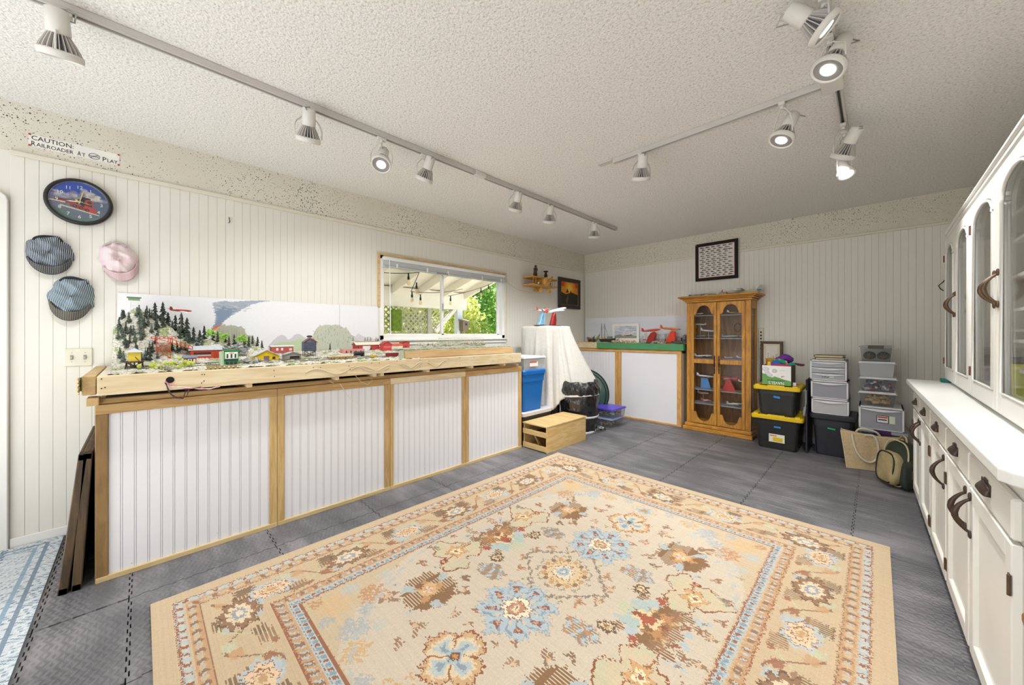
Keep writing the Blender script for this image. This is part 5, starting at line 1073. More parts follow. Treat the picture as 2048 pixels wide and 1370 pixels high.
# ------------------------------------------------------------------ tubs
def tub(name, label, x0, x1, y0, y1, z0, z1, body, lid, cat='storage bin', taper=.93, lidh=.03, ribs=3, lo=.012, lidfn=None, rot=0, front='y', group=None):
    cx, cy = (x0+x1)/2, (y0+y1)/2; t_ = thing(name, label, cat, (cx, cy, z0), rot, group=group); T0 = ORIG[t_.name]; hx, hy = (x1-x0)/2-lo, (y1-y0)/2-lo; hb = z1-z0-lidh
    b = B(); b.T = T0
    def ring(k, z, e=0):
        r = .03; p = []
        for sx, sy, a0 in ((1, 1, 0), (-1, 1, PI/2), (-1, -1, PI), (1, -1, 3*PI/2)):
            for i in range(4): a = a0+i*PI/6; p.append((sx*(hx*k+e-r)+r*math.cos(a), sy*(hy*k+e-r)+r*math.sin(a), z))
        return p
    R = [ring(taper, 0), ring(taper+(1-taper)*.75, hb*.78), ring(taper+(1-taper)*.75, hb*.78, .006), ring(1, hb*.93, .002), ring(1, hb, .008)]
    vs = sum(R, []); n = 16; b.add(vs, [(j*n+i, j*n+(i+1) % n, (j+1)*n+(i+1) % n, (j+1)*n+i) for j in range(4) for i in range(n)]+[tuple(range(n))[::-1], tuple(range(4*n, 5*n))], False)
    for i in range(ribs):   # moulded vertical ribs
        f = (i+.5)/ribs*2-1; w = hx*.55/ribs
        for sy in (-1, 1): b.add([(f*hx*.85-w, sy*(hy*taper-.001), .02), (f*hx*.85+w, sy*(hy*taper-.001), .02), (f*hx*.85+w, sy*(hy*(taper+.05)+.004), hb*.76), (f*hx*.85-w, sy*(hy*(taper+.05)+.004), hb*.76), (f*hx*.85-w, sy*(hy*taper+.004), .02), (f*hx*.85+w, sy*(hy*taper+.004), .02)], [(0, 1, 5, 4), (4, 5, 2, 3), (0, 4, 3), (1, 2, 5)])
        wy = hy*.55/ribs
        for sx in (-1, 1): b.add([(sx*(hx*taper-.001), f*hy*.85-wy, .02), (sx*(hx*taper-.001), f*hy*.85+wy, .02), (sx*(hx*(taper+.05)+.004), f*hy*.85+wy, hb*.76), (sx*(hx*(taper+.05)+.004), f*hy*.85-wy, hb*.76), (sx*(hx*taper+.004), f*hy*.85-wy, .02), (sx*(hx*taper+.004), f*hy*.85+wy, .02)], [(0, 1, 5, 4), (4, 5, 2, 3), (0, 4, 3), (1, 2, 5)])
    b.out('body', body, t_)
    b = B(); b.T = T0; R = [ring(1, hb-.008, lo), ring(1, hb+lidh*.7, lo+.002), ring(1, hb+lidh, lo-.006), ring(1, hb+lidh, -.02), ring(1, hb+lidh*.75, -.026)]
    b.add(sum(R, []), [(j*n+i, j*n+(i+1) % n, (j+1)*n+(i+1) % n, (j+1)*n+i) for j in range(4) for i in range(n)]+[tuple(range(n))[::-1], tuple(range(4*n, 5*n))], False); b.out('lid', lid, t_)
    return t_
m_tubblk = M('tub_black', '#232220', .4, .1); m_yel = M('lid_yellow', '#e3c11a', .4, .04); m_blue = M('tub_blue', '#1568b8', .38, .05); m_glid = M('lid_grey', '#c9c9cf', .4); m_navy = M('tub_navy', '#23242e', .38, .08)
tub('storage_bin', 'black bin with a light grey lid under the blue tub', -3.12, -2.60, 2.79, 3.28, 0, .345, m_tubblk, m_glid, lidh=.035)
tub('storage_bin', 'bright blue lidded tub beside the end of the railroad bench', -3.05, -2.60, 2.80, 3.17, .345, .785, m_blue, m_blue, lidh=.04, taper=.86, ribs=0)
def clearbox(name, label, x0, x1, y0, y1, z0, z1, lid, tint='#dfe3e6', milky='#d7dade', clear=.55, handle=None, cat='storage box', lip=.012, lidh=.018, fill=None, group=None):
    t_ = thing(name, label, cat, ((x0+x1)/2, (y0+y1)/2, z0), group=group); mt = glassy('clear_'+name+milky+str(clear), tint, clear, milky=milky)
    b = B(); w = .004; k = .012
    # tapered thin walls
    a0, a1, c0, c1 = x0+lip+k, x1-lip-k, y0+lip+k, y1-lip-k; A0, A1, C0, C1 = x0+lip, x1-lip, y0+lip, y1-lip; zt = z1-lidh
    b.add([(a0, c0, z0), (a1, c0, z0), (a1, c1, z0), (a0, c1, z0), (A0, C0, zt), (A1, C0, zt), (A1, C1, zt), (A0, C1, zt)], [(0, 3, 2, 1), (0, 1, 5, 4), (1, 2, 6, 5), (2, 3, 7, 6), (3, 0, 4, 7)]); b.out('body', mt, t_)
    b = B(); b.box((x0, y0, zt), (x1, y1, zt+.006)); b.box((x0+.01, y0+.01, zt+.006), (x1-.01, y1-.01, z1)); b.out('lid', lid, t_, .003)
    if fill:
        b = B(); mi = []
        for i in range(fill[0]):
            b.mi = random.randrange(len(fill[1])); s = random.uniform(.012, .030); cx = random.uniform(a0+.04, a1-.04); cy = c0+.035+(c1-c0-.07)*random.random()**1.8; cz = z0+.022+random.random()**1.3*(zt-z0)*.62
            b.T = Matrix.Translation((cx, cy, cz)) @ Euler((random.uniform(-.3, .3), random.uniform(-.3, .3), random.uniform(0, 3))).to_matrix().to_4x4(); b.box((-s*1.1, -s*.4, -s*.35), (s*1.1, s*.4, s*.35))
        o = b.out('contents', [M('fill_'+c, c, .6) for c in fill[1]], t_); o['kind'] = 'stuff'
    return t_
m_wlid = M('lid_white', '#e8e8ea', .4)
cb = clearbox('clear_storage_box', 'clear box with a white lid on top of the blue tub', -3.0, -2.60, 2.80, 3.17, .785, .925, m_wlid, milky='#e6e8e3')
p = onx(1060, 728, -2.602); sbox('sticker', (-2.609, 2.90, .82), (-2.6065, 3.03, .87), M('sticker_white', '#efe6e2', .5), cb); sbox('sticker', (-2.6065, 2.90, .86), (-2.605, 3.01, .872), M('sticker_red', '#c0504a', .5), cb)
# black box under the sheet and plywood crate
bb = thing('black_box', 'plain matte black box standing behind the trash can', 'box', (-2.72, 3.55, 0)); sbox('body', (-2.90, 3.36, 0), (-2.70, 3.50, .60), M('matte_black', '#262422', .7, .15), bb, .004); sbox('flap', (-2.70, 3.37, .30), (-2.695, 3.49, .58), M('matte_black', '#262422', .7, .15), bb)
cr = thing('plywood_crate', 'low unpainted plywood crate open at its slatted near end', 'crate', (-2.43, 3.13, 0)); m_cr = wood('birch_ply', '#dcc08a', '#cba96c', 'Y', 1.5); m_crt = wood('birch_top', '#d8bd88', '#c9ab70', 'X', 1.5)
zt = .262
sbox('lid', (-2.595, 2.775, zt-.012), (-2.272, 3.465, zt), m_crt, cr, .001); sbox('side_panel', (-2.292, 2.785, 0), (-2.28, 3.46, zt-.012), m_cr, cr, .001); sbox('side_panel', (-2.59, 2.785, 0), (-2.578, 3.46, zt-.012), m_cr, cr, .001); sbox('rear_panel', (-2.578, 3.447, 0), (-2.292, 3.458, zt-.012), m_cr, cr)
sbox('slat', (-2.592, 2.775, .150), (-2.285, 2.787, .200), m_crt, cr, .001); sbox('slat', (-2.592, 2.775, .012), (-2.285, 2.787, .062), m_crt, cr, .001); sbox('floor_panel', (-2.578, 2.79, .004), (-2.292, 3.446, .014), m_cr, cr)
b = B(); b.T = Matrix.Translation((-2.44, 2.87, .02)) @ Matrix.Rotation(-.6, 4, 'Y'); b.box((-.012, 0, 0), (.0, .5, .20)); tag(b.out('pine_board', m_crt), 'pale board leaning inside the plywood crate', 'board')
b = B(); b.T = Matrix.Translation((-2.38, 2.85, .02)) @ Matrix.Rotation(-.75, 4, 'Y'); b.box((-.012, 0, 0), (.0, .5, .20)); tag(b.out('dark_board', wood('brown_strip', '#8a6238', '#6f4c2a', 'Y', 2)), 'brown board leaning inside the plywood crate', 'board')
# trash can with bag
tc_ = thing('trash_can', 'white trash can wrapped in a shiny black bin bag', 'trash can', (-2.545, 3.725, 0)); T0 = ORIG[tc_.name]
def bagmat():
    m, t, b, o = nodes('black_bin_bag'); tc = N(t, 'TexCoord'); mp = N(t, 'Mapping'); mp.inputs['Scale'].default_value = (1, 1, .25); L(t, tc.outputs['Object'], mp.inputs[0]); n = N(t, 'TexNoise', Scale=11.0, Detail=3.0, Distortion=.8); L(t, mp.outputs[0], n.inputs['Vector'])
    bp = N(t, 'Bump', Strength=1.0, Distance=.03); L(t, n.outputs[0], bp.inputs['Height']); L(t, bp.outputs[0], b.inputs['Normal']); b.inputs['Base Color'].default_value = (.012, .012, .013, 1); b.inputs['Roughness'].default_value = .16; b.inputs['Specular IOR Level'].default_value = .8; return m
m_bag = bagmat()
def can(s, t): a = 2*PI*s; z = .02+.57*t; r = .185+.045*math.sin(min(1, t*1.5)*PI/2)+.003*math.sin(a*13+t*4)+.004*math.sin(a*7-t*9)+(.002*math.sin(t*40+a*3)); return (r*math.cos(a), r*math.sin(a), z)
b = B(); b.T = T0; b.grid(can, 96, 30); b.out('bag', m_bag, tc_)
def cuff(s, t): a = 2*PI*s; q_ = t*PI*1.15; r = .235+.018*math.sin(q_)*1.0+.006*math.sin(a*17+t*6)+.004*math.sin(a*29)-(.04 if t > .95 else 0); z = .585-.10*math.cos(q_)*.5-.04+.004*math.sin(a*11); z = .46+.15*t+.006*math.sin(a*9+t*5); r = .238+.022*math.sin(t*PI)+.005*math.sin(a*19+t*7)-.02*t; return (r*math.cos(a), r*math.sin(a), z)
b = B(); b.T = T0; b.grid(cuff, 110, 12); b.grid(lambda s, t: (lambda p: (p[0]*(1-.22*t), p[1]*(1-.22*t), p[2]-.16*t))(cuff(s, 1)), 110, 8); b.out('folded_cuff', m_bag, tc_)
b = B(); b.T = T0; b.lathe([(.186, 0), (.190, .0), (.192, .03), (.186, .032), (0, .03), (0, 0)], 40); b.out('can_base', M('can_white', '#dcdce2', .4), tc_)
for z0, tl, r in ((.43, -.10, .2335), (.20, .05, .2225)): b = B(); b.T = T0 @ Matrix.Translation((0, 0, z0)) @ Matrix.Rotation(tl, 4, 'Y'); b.lathe([(r, 0), (r+.005, .002), (r+.005, .022), (r, .024)], 48); b.out('white_band', M('can_white', '#dcdce2', .4), tc_)
b = B(); 
for i in range(14): b.T = Matrix.Translation((-2.36+random.gauss(0, .03), 3.93+random.gauss(0, .03), .012+random.random()*.03)) @ Euler((random.random()*3, random.random()*3, random.random()*3)).to_matrix().to_4x4(); b.mi = i % 2; s = random.uniform(.008, .022); b.box((-s, -s*.5, -.001), (s, s*.5, .001))
o = b.out('paper_scraps', [M('scrap_white', '#e5e3de', .7), M('scrap_black', '#222222', .7)]); tag(o, 'black and white scraps on the mat at the foot of the trash can', 'scraps'); o['kind'] = 'stuff'
gd = thing('folded_sunshade', 'round dark green folded pop-up shade leaning behind the trash can', 'sunshade', (-2.66, 4.15, 0)); TG = frame((-2.70, 4.22, .365), (.72, .62, -.1), (.10, .06, 1))
TG = Matrix.Translation((-2.81, 4.20, .36)) @ Matrix.Rotation(.55, 4, 'Z') @ Matrix.Rotation(PI/2-.12, 4, 'X')
b = B(); b.T = TG; b.lathe([(0, .014), (.16, .016), (.325, .008), (.335, 0), (.325, -.008), (0, -.012)], 48); b.out('fabric', M('dark_green_nylon', '#2f4f46', .5, .3, 9, .6, 14), gd)
for r in (.335, .30): b = B(); b.T = TG; b.tube([(r*math.cos(a*PI/24), r*math.sin(a*PI/24), .012) for a in range(48)], .007, 6, True); b.out('rim_tape', m_blk, gd)
m_plid = M('lid_purple', '#5a46c8', .35); m_blid = M('lid_paleblue', '#9fb2dc', .35)
clearbox('craft_box', 'clear craft box with a pale blue lid, lower of the two by the end wall', -2.60, -2.31, 4.08, 4.40, 0, .115, m_blid, clear=.85, fill=(60, ['#d9d26a', '#c9b8a4', '#b85a5a', '#d8d8d6', '#8fb3a0']))
clearbox('craft_box', 'clear craft box with a bright purple lid, upper of the two', -2.61, -2.29, 4.07, 4.42, .115, .235, m_plid, clear=.85, fill=(60, ['#e3e3e3', '#8a98c8', '#4c5670', '#cfcfcf', '#7f7f8a']))

# ------------------------------------------------------------------ end wall: white base, green platform with models
m_rail = wood('honey_pine', '#d6a868', '#c3924c', 'X', 2); m_railz = wood('honey_pine_z', '#d8ab6c', '#c2914e', 'Z', 2); YF = 4.75
wb2 = thing('wall_bench', 'white-panelled base with honey pine trim against the end wall', 'cabinet', (-2.5, 4.9, 0))
sbox('carcass', (XL+.02, YF+.03, 0), (-1.735, YB-.02, .92), M('base_white_side', '#dcdad2', .6), wb2)
sbox('panel', (-2.55, YF+.012, .02), (-1.78, YF+.03, .92), M('white_hardboard', '#e6e6ea', .4, .01), wb2)
for i in range(15): sbox('bead_board', (XL+.03+i*.048, YF+.014, .02), (XL+.03+i*.048+.046, YF+.03, .92), m_panel, wb2, .001)
sbox('top_rail', (XL+.02, YF, .915), (-1.73, YF+.03, .955), m_rail, wb2, .002); sbox('bottom_rail', (XL+.02, YF, 0), (-1.73, YF+.03, .022), m_rail, wb2, .002)
sbox('post', (-2.645, YF+.002, .022), (-2.60, YF+.03, .915), m_railz, wb2, .001); sbox('post', (-2.595, YF, .022), (-2.555, YF+.03, .915), m_railz, wb2, .001); sbox('post', (-1.785, YF+.001, .022), (-1.73, YF+.03, .915), m_railz, wb2, .001)
gp = thing('green_platform', 'green-painted shelf platform topped with sandy ground', 'platform', (-2.4, 4.9, .955)); m_grn = M('platform_green', '#4a8c5c', .5, .06, 8)
sbox('fascia', (-2.93, YF-.02, .957), (-1.70, YF+.01, 1.04), m_grn, gp, .002); sbox('side_fascia', (-1.71, YF+.01, .957), (-1.698, YB-.02, 1.04), m_grn, gp, .002); sbox('raw_end', (XL+.03, YF-.012, .957), (-2.93, YF+.01, 1.045), m_pale, gp, .002)
sbox('deck', (XL+.03, YF+.01, .957), (-1.71, YB-.015, 1.036), m_pale, gp)
b = B(); b.grid(lambda s, t: (XL+.04+s*(1.62), YF-.015+t*.28, 1.038+.006*abs(math.sin(s*37)*math.sin(t*9+s*11))+.004*rng.random()), 110, 20); tag(b.out('sand_ground', M('sand', '#cdb98e', .95, .25, 60)), 'sandy model ground covering the green platform', 'model landscape')
cv = Canvas(1.66, .37, .006, '#dfe4ee'); X, Y = cv.X, cv.Y
cv.put(Y > .3, '#e6eaf2', .6)
for i in range(16):
    x = .95+i*.045+random.uniform(-.01, .01); h = random.uniform(.05, .15); cv.poly([(x, .02), (x, h), (x+.035, h), (x+.035, .02)], random.choice(['#a8b0ba', '#b5a9a4', '#c3c9d0', '#96a0a8', '#bfb3a8']), .7)
for i in range(160): cv.ell(random.uniform(.8, 1.64), random.uniform(0, .05), .012, .008, random.choice(['#7f9a7a', '#a9a08c', '#c9c2b0', '#8f6a62', '#6f7f78']), .6)
for i in range(30): cv.ell(random.uniform(.05, .45), random.uniform(0, .05), .05, .02, '#a9b8a4', .4)
cv.noise(.01); pbk = cv.out('paper_backdrop', frame((XL+.02, YB-.010, 1.045), (1, 0, 0), (0, 0, 1)), .003, painted()); tag(pbk, 'pale blue paper skyline backdrop pinned low on the end wall', 'backdrop')
pbk.matrix_world = pbk.matrix_world
cv = Canvas(.42, .27, .004, '#eeece6'); X, Y = cv.X, cv.Y
cv.put((X > .035) & (X < .385) & (Y > .06) & (Y < .24), '#b9c3d2'); inn = (X > .035) & (X < .385) & (Y > .06) & (Y < .24)
for i in range(60): 
    cx, cy = random.uniform(.05, .37), random.uniform(.14, .235); mk = (((X-cx)/.05)**2+((Y-cy)/.008)**2 < 1) & inn; cv.put(mk, random.choice(['#8d99b4', '#d5d9e2', '#a3acc0', '#e3e4ea']), .5)
cv.put(inn & (Y < .095), '#8f8f86'); cv.poly([(.05, .095), (.12, .115), (.2, .10), (.2, .09)], '#7f9070'); cv.poly([(.15, .10), (.25, .15), (.345, .165), (.34, .145), (.27, .11), (.20, .095)], '#e3dedb'); cv.poly([(.17, .10), (.30, .115), (.335, .10), (.25, .088)], '#6f6a68')
for k in range(4): cv.line([(.19+.03*k, .105+.008*k), (.23+.03*k, .135+.008*k)], .002, '#8f3a34')
cv.line([(.06, .035), (.36, .035)], .002, '#b9b4aa')
ap = cv.out('airplane_print', frame((-2.82, YB-.055, 1.045), (1, 0, 0), (0, -.02, 1)), .003, painted()); tag(ap, 'white-bordered print of an airplane under clouds standing on the green platform', 'picture')
# red carved stands and planes
for k, (u, cx, lab, lab2) in enumerate(((1279, -2.17, 'dark red carved flame stand, left on the green platform', 'red propeller plane model flying off the dark red stand'), (1327, -1.90, 'bright red carved flame stand, right on the green platform', 'red and tan rotary-nosed plane model on the bright red stand'))):
    t_ = thing('carved_display_stand', lab, 'model stand', (cx, 4.88, 1.044)); b = B(); b.T = frame((cx, 4.90, 1.048), (1, 0, 0), (0, 0, 1)); b.prism([(-.07, 0), (.02, 0), (.05, .05), (.07, .12), (.045, .15), (.0, .135), (-.04, .08)] if k == 0 else [(-.07, 0), (.045, 0), (.055, .06), (.045, .15), (.01, .165), (-.015, .14), (-.05, .07)], 0, .045)
    b.out('flame', M('flame_%d' % k, ['#a02620', '#d8361a'][k], .4, .15, 30), t_, .006); sbox('plinth', (cx-.11, 4.83, 1.04), (cx+.12, 4.92, 1.049), M('plinth_dark', '#4c4640', .5), t_, .002)
airplane('display_airplane', 'orange-red twin plane model on the dark red stand', (-2.17, 4.87, 1.215), .0, .27, '#d0502c', '#d8583a', '#d0452c', 0, 0, -.10)
airplane('display_airplane', 'tan and orange propeller plane model on the bright red stand', (-1.92, 4.87, 1.235), .0, .26, '#cf7a34', '#c98a5a', '#c8582c', 1, 0, .08)
# fishing boat with masts, dark shrubs, gravel, small town
bt = thing('model_boat', 'dark model fishing boat with two tall masts on the green platform', 'model boat', (-2.90, 4.86, 1.044))
b = B(); b.T = Matrix.Translation((-2.85, 4.87, 1.048)); b.add([(-.13, 0, .05), (-.11, -.03, .042), (.09, -.035, .042), (.15, 0, .055), (.09, .035, .042), (-.11, .03, .042), (-.10, 0, 0), (-.09, -.015, 0), (.08, -.018, 0), (.11, 0, 0), (.08, .018, 0), (-.09, .015, 0)], [(0, 1, 2, 3, 4, 5), (11, 10, 9, 8, 7, 6)]+[(i, (i+1) % 6, 6+(i+1) % 6, 6+i) for i in range(6)]); b.out('hull', M('hull_dark', '#27332f', .5), bt)
sbox('cabin', (-2.83, 4.85, 1.088), (-2.76, 4.89, 1.13), M('cabin_mix', '#6f7a70', .7, .3, 60), bt, .002); sbox('deckhouse', (-2.92, 4.855, 1.088), (-2.87, 4.885, 1.11), M('deck_orange', '#c98a4c', .7), bt)
for x, h in ((-2.93, .27), (-2.88, .27)): B().cyl((x, 4.87, 1.085), (x, 4.87, 1.05+h), .004, .003, 8).out('mast', M('mast_dark', '#3a3430', .6), bt)
b = B()
for a, c in (((-2.93, 4.87, 1.22), (-2.88, 4.87, 1.30)), ((-2.88, 4.87, 1.30), (-2.82, 4.87, 1.12)), ((-2.93, 4.87, 1.30), (-2.97, 4.87, 1.10)), ((-2.88, 4.87, 1.26), (-2.84, 4.87, 1.2))): b.cyl(a, c, .0015, n=4)
b.out('rigging', M('mast_dark', '#3a3430', .6), bt)
for k, (x, y, c, s, lab) in enumerate(((-3.06, 4.86, '#3c4a2c', 1.0, 'dark spiky model shrub left of the fishing boat'), (-3.14, 4.88, '#7a3a2a', .9, 'reddish brown model shrub in the corner'), (-2.72, 4.88, '#39443c', .8, 'dark green model shrub right of the fishing boat'))):
    t_ = thing('model_shrub', lab, 'model plant', (x, y, 1.044)); b = B()
    for i in range(34): a = random.random()*6.28; l = random.uniform(.03, .11)*s; e = random.uniform(.5, 1.4); b.cyl((x+random.gauss(0, .015), y+random.gauss(0, .01), 1.046), (x+math.cos(a)*l*math.cos(e)+random.gauss(0, .02), y+math.sin(a)*l*math.cos(e), 1.05+l*math.sin(e)), .005*s, .001, 5)
    b.out('fronds', M('shrub_'+c, c, .8, .3, 60), t_)
    if k == 0: B().tube([(x+.03, y, 1.06), (x+.07, y, 1.12), (x+.11, y, 1.17)], [.012, .016, .002], 5).out('leaf', M('leaf_olive', '#8a9444', .7), t_)
for k, (x0_, x1_, c, n, lab) in enumerate(((-2.72, -2.35, '#c2a98c', 70, 'heap of tan gravel and logs before the airplane print'), (-1.86, -1.72, '#5c6660', 40, 'dark hedge and rubble beside the oak cabinet'), (-2.12, -1.95, '#a59a94', 40, 'grey rubble between the two red stands'))):
    b = B()
    for i in range(n): s = random.uniform(.006, .014); b.T = Matrix.Translation((random.uniform(x0_, x1_), random.uniform(4.76, 4.82), 1.048+random.random()*.022)) @ Euler((random.random()*3, random.random()*3, random.random()*3)).to_matrix().to_4x4(); b.box((-s, -s*.6, -s*.5), (s, s*.6, s*.5))
    o = b.out('model_rubble', M('rub_'+c, c, .9, .3, 50)); tag(o, lab, 'model rocks'); o['kind'] = 'stuff'
for k, (x, w, h, c, lab) in enumerate(((-1.83, .05, .07, '#9a8f86', 'tan model block with a flat roof near the oak cabinet'), (-1.765, .03, .10, '#7f8490', 'grey domed model tower nearest the oak cabinet'), (-2.04, .05, .045, '#b59a9a', 'low pinkish model house between the red stands'))):
    t_ = thing('model_town_building', lab, 'model building', (x, 4.93, 1.044)); sbox('walls', (x-w/2, 4.94, 1.046), (x+w/2, 4.98, 1.046+h), M('tw_'+c, c, .7, .1, 50), t_)
    b = B(); b.box((x-w/2-.003, 4.937, 1.046+h), (x+w/2+.003, 4.983, 1.05+h)) if k != 1 else b.sph((x, 4.96, 1.046+h), (.018, .018, .018), 10, 6); b.out('roof', M('tr_'+c, '#8c8f98', .6), t_)
    for i in range(3): sbox('window', (x-w/2+.005+i*w/3.4, 4.9385, 1.062), (x-w/2+.010+i*w/3.4, 4.9405, 1.062+h*.4), M('mwn_'+wd, wd, .4), t_)

# ------------------------------------------------------------------ fabric banner of train pictures
cv = Canvas(.485, .475, .0032, '#1d1c1b'); X, Y = cv.X, cv.Y; e = np.minimum(np.minimum(X, .485-X), np.minimum(Y, .475-Y))
cv.put(e > .036, '#8c2a20'); cv.put(e > .041, '#dcdad6')
r3 = random.Random(5)
for j in range(15):
    for i in range(6):
        x = .055+i*.065+(.02 if j % 2 else 0)+r3.uniform(-.006, .006); y = .055+j*.0255; w = r3.uniform(.035, .055)
        if x+w > .44: continue
        c = r3.choice(['#24221f', '#3a342c', '#2c3038', '#4a2c24', '#3c4638', '#6a5a44'])
        cv.poly([(x, y), (x+w, y), (x+w, y+.007), (x+w*.75, y+.007), (x+w*.72, y+.012), (x+w*.3, y+.011), (x+w*.28, y+.016), (x+w*.2, y+.016), (x+w*.18, y+.010), (x, y+.008)], c, .9)
        if r3.random() < .4: cv.ell(x+w*.4, y+.019, w*.4, .003, r3.choice(['#b9c6d8', '#c9c3a8', '#b0b8c0']), .6)
bn = thing('fabric_banner', 'black-bordered fabric panel printed with rows of locomotives, pinned above the oak cabinet', 'banner', (-1.41, YB, 1.83)); cv.out('cloth', frame((-1.655, YB-.024, 1.837), (1, -.02, -.004), (0, -.01, 1)), .003, painted('banner_cloth', .9), bn)
for x, z in ((-1.645, 2.30), (-1.180, 2.302)): b = B(); b.sph((x, YB-.03, z), .005, 8, 6); b.out('pin', m_wlid, bn)

# ------------------------------------------------------------------ oak display cabinet
m_oak = wood('honey_oak', '#cd9338', '#ab7428', 'Z', 2.2, .4); m_oakx = wood('honey_oak_x', '#cf953a', '#ad762a', 'X', 2.2, .4); m_oakd = wood('oak_dark', '#8a6136', '#6f4c2a', 'Z', 2, .5); m_shelf = glassy('shelf_glass', '#e6eef2', .6, milky='#e6eef2')
oc = thing('display_cabinet', 'oak display cabinet with two scalloped glass doors', 'cabinet', (-1.33, 4.9, 0)); A0, A1, OF, OB, OT = -1.665, -.985, 4.745, 5.035, 1.545
sbox('plinth', (A0-.035, OF-.04, 0), (A1+.02, OB, .045), m_oakx, oc, .006, ); sbox('plinth', (A0-.018, OF-.024, .045), (A1+.012, OB, .085), m_oakx, oc, .008)
sbox('side_panel', (A0, OF+.005, .085), (A0+.02, OB, OT), m_oak, oc); sbox('back_panel', (A0+.02, OB-.012, .085), (A1-.02, OB, OT), m_oakd, oc)
# right side has a glass panel
sbox('side_stile', (A1-.02, OF+.005, .085), (A1, OF+.05, OT), m_oak, oc, .002); sbox('side_stile', (A1-.02, OB-.045, .085), (A1, OB, OT), m_oak, oc, .002); sbox('side_rail', (A1-.02, OF+.05, .085), (A1, OB-.045, .20), m_oak, oc); sbox('side_rail', (A1-.02, OF+.05, OT-.09), (A1, OB-.045, OT), m_oak, oc); sbox('side_glass', (A1-.012, OF+.05, .2), (A1-.009, OB-.045, OT-.09), m_gl, oc)
sbox('bottom', (A0+.02, OF+.01, .085), (A1-.02, OB-.012, .10), m_oakx, oc); sbox('top_board', (A0, OF+.005, OT), (A1, OB, OT+.02), m_oakx, oc)
def crown(lev, e, z0, z1): sbox('crown_moulding', (A0-e, OF-e, z0), (A1+e, OB, z1), m_oakx, oc, .006)
crown(0, .018, 1.548, 1.572); crown(1, .038, 1.572, 1.590); crown(2, .060, 1.590, 1.604); crown(3, .082, 1.604, 1.622)
for x0_, x1_ in ((A0, A0+.055), (A1-.055, A1)): sbox('pilaster', (x0_, OF, .085), (x1_, OF+.02, OT), m_oak, oc, .003); sbox('pilaster_reed', ((x0_+x1_)/2-.012, OF-.006, .10), ((x0_+x1_)/2+.012, OF, OT-.01), m_oak, oc, .004)
def scallop(x0_, x1_, inv=False):
    pts = []; w = x1_-x0_
    for i in range(33):
        s = i/32
        d = abs(s-.5)*2
        if d > .80: h = 0.0
        elif d > .70: h = .012
        else: h = .012+.095*math.sqrt(max(0, 1-(d/.70)**2))**.9
        pts.append((x0_+w*s, h))
    return pts
for k, (x0_, x1_) in enumerate(((A0+.055, -1.327), (-1.323, A1-.055))):
    dr_ = []; st = .032; zl, zu = .095, OT-.005; y0_, y1_ = OF-.012, OF+.008; dn = 'door'
    b = B(); b.box((x0_, y0_, zl), (x0_+st, y1_, zu)); b.box((x1_-st, y0_, zl), (x1_, y1_, zu)); b.box((x0_+st, y0_, .815), (x1_-st, y1_, .865))
    TT = frame((0, 0, 0), (1, 0, 0), (0, 0, 1)); b.T = TT
    sc_ = scallop(x0_+st, x1_-st)
    up = [(x, zu-.14+h) for x, h in sc_]+[(x1_-st, zu), (x0_+st, zu)]; b.prism(up, -y1_, -y0_)
    lo_ = [(x, zl+.135-h) for x, h in sc_]+[(x1_-st, zl), (x0_+st, zl)]; b.prism(lo_, -y1_, -y0_)
    dd = b.out('door', m_oak, oc, .0025); 
    B().box((x0_+st-.005, OF-.002, zl+.01), (x1_-st+.005, OF+.001, zu-.01)).out('door_glass', m_gl, dd)
    xh = x1_-.022 if k == 0 else x0_+.022
    b = B(); b.tube([(xh, y0_-.004, .70+.0165*i+0*i) for i in range(14)], [.004, .007, .005, .009, .005, .007, .010, .010, .007, .005, .009, .005, .007, .003], 8); b.out('escutcheon', M('antique_iron', '#3a3128', .4, metal=.6), dd)
    if k == 0: B().cyl((xh, y0_-.002, .80), (xh, y0_-.03, .80), .005).out('key', M('antique_iron', '#3a3128', .4, metal=.6), dd); 
for z in (.32, .49, .86, 1.11, 1.385): sbox('glass_shelf', (A0+.022, OF+.03, z), (A1-.022, OB-.015, z+.006), m_shelf, oc)
b = B(); b.T = frame((-1.18, OB-.013, 1.245), (1, 0, 0), (0, 0, 1)); b.tube([(.035*math.cos(a*PI/10), .05*math.sin(a*PI/10), .001) for a in range(20)], .004, 5, True); b.out('knot', M('knot_dark', '#3f2814', .6), oc)
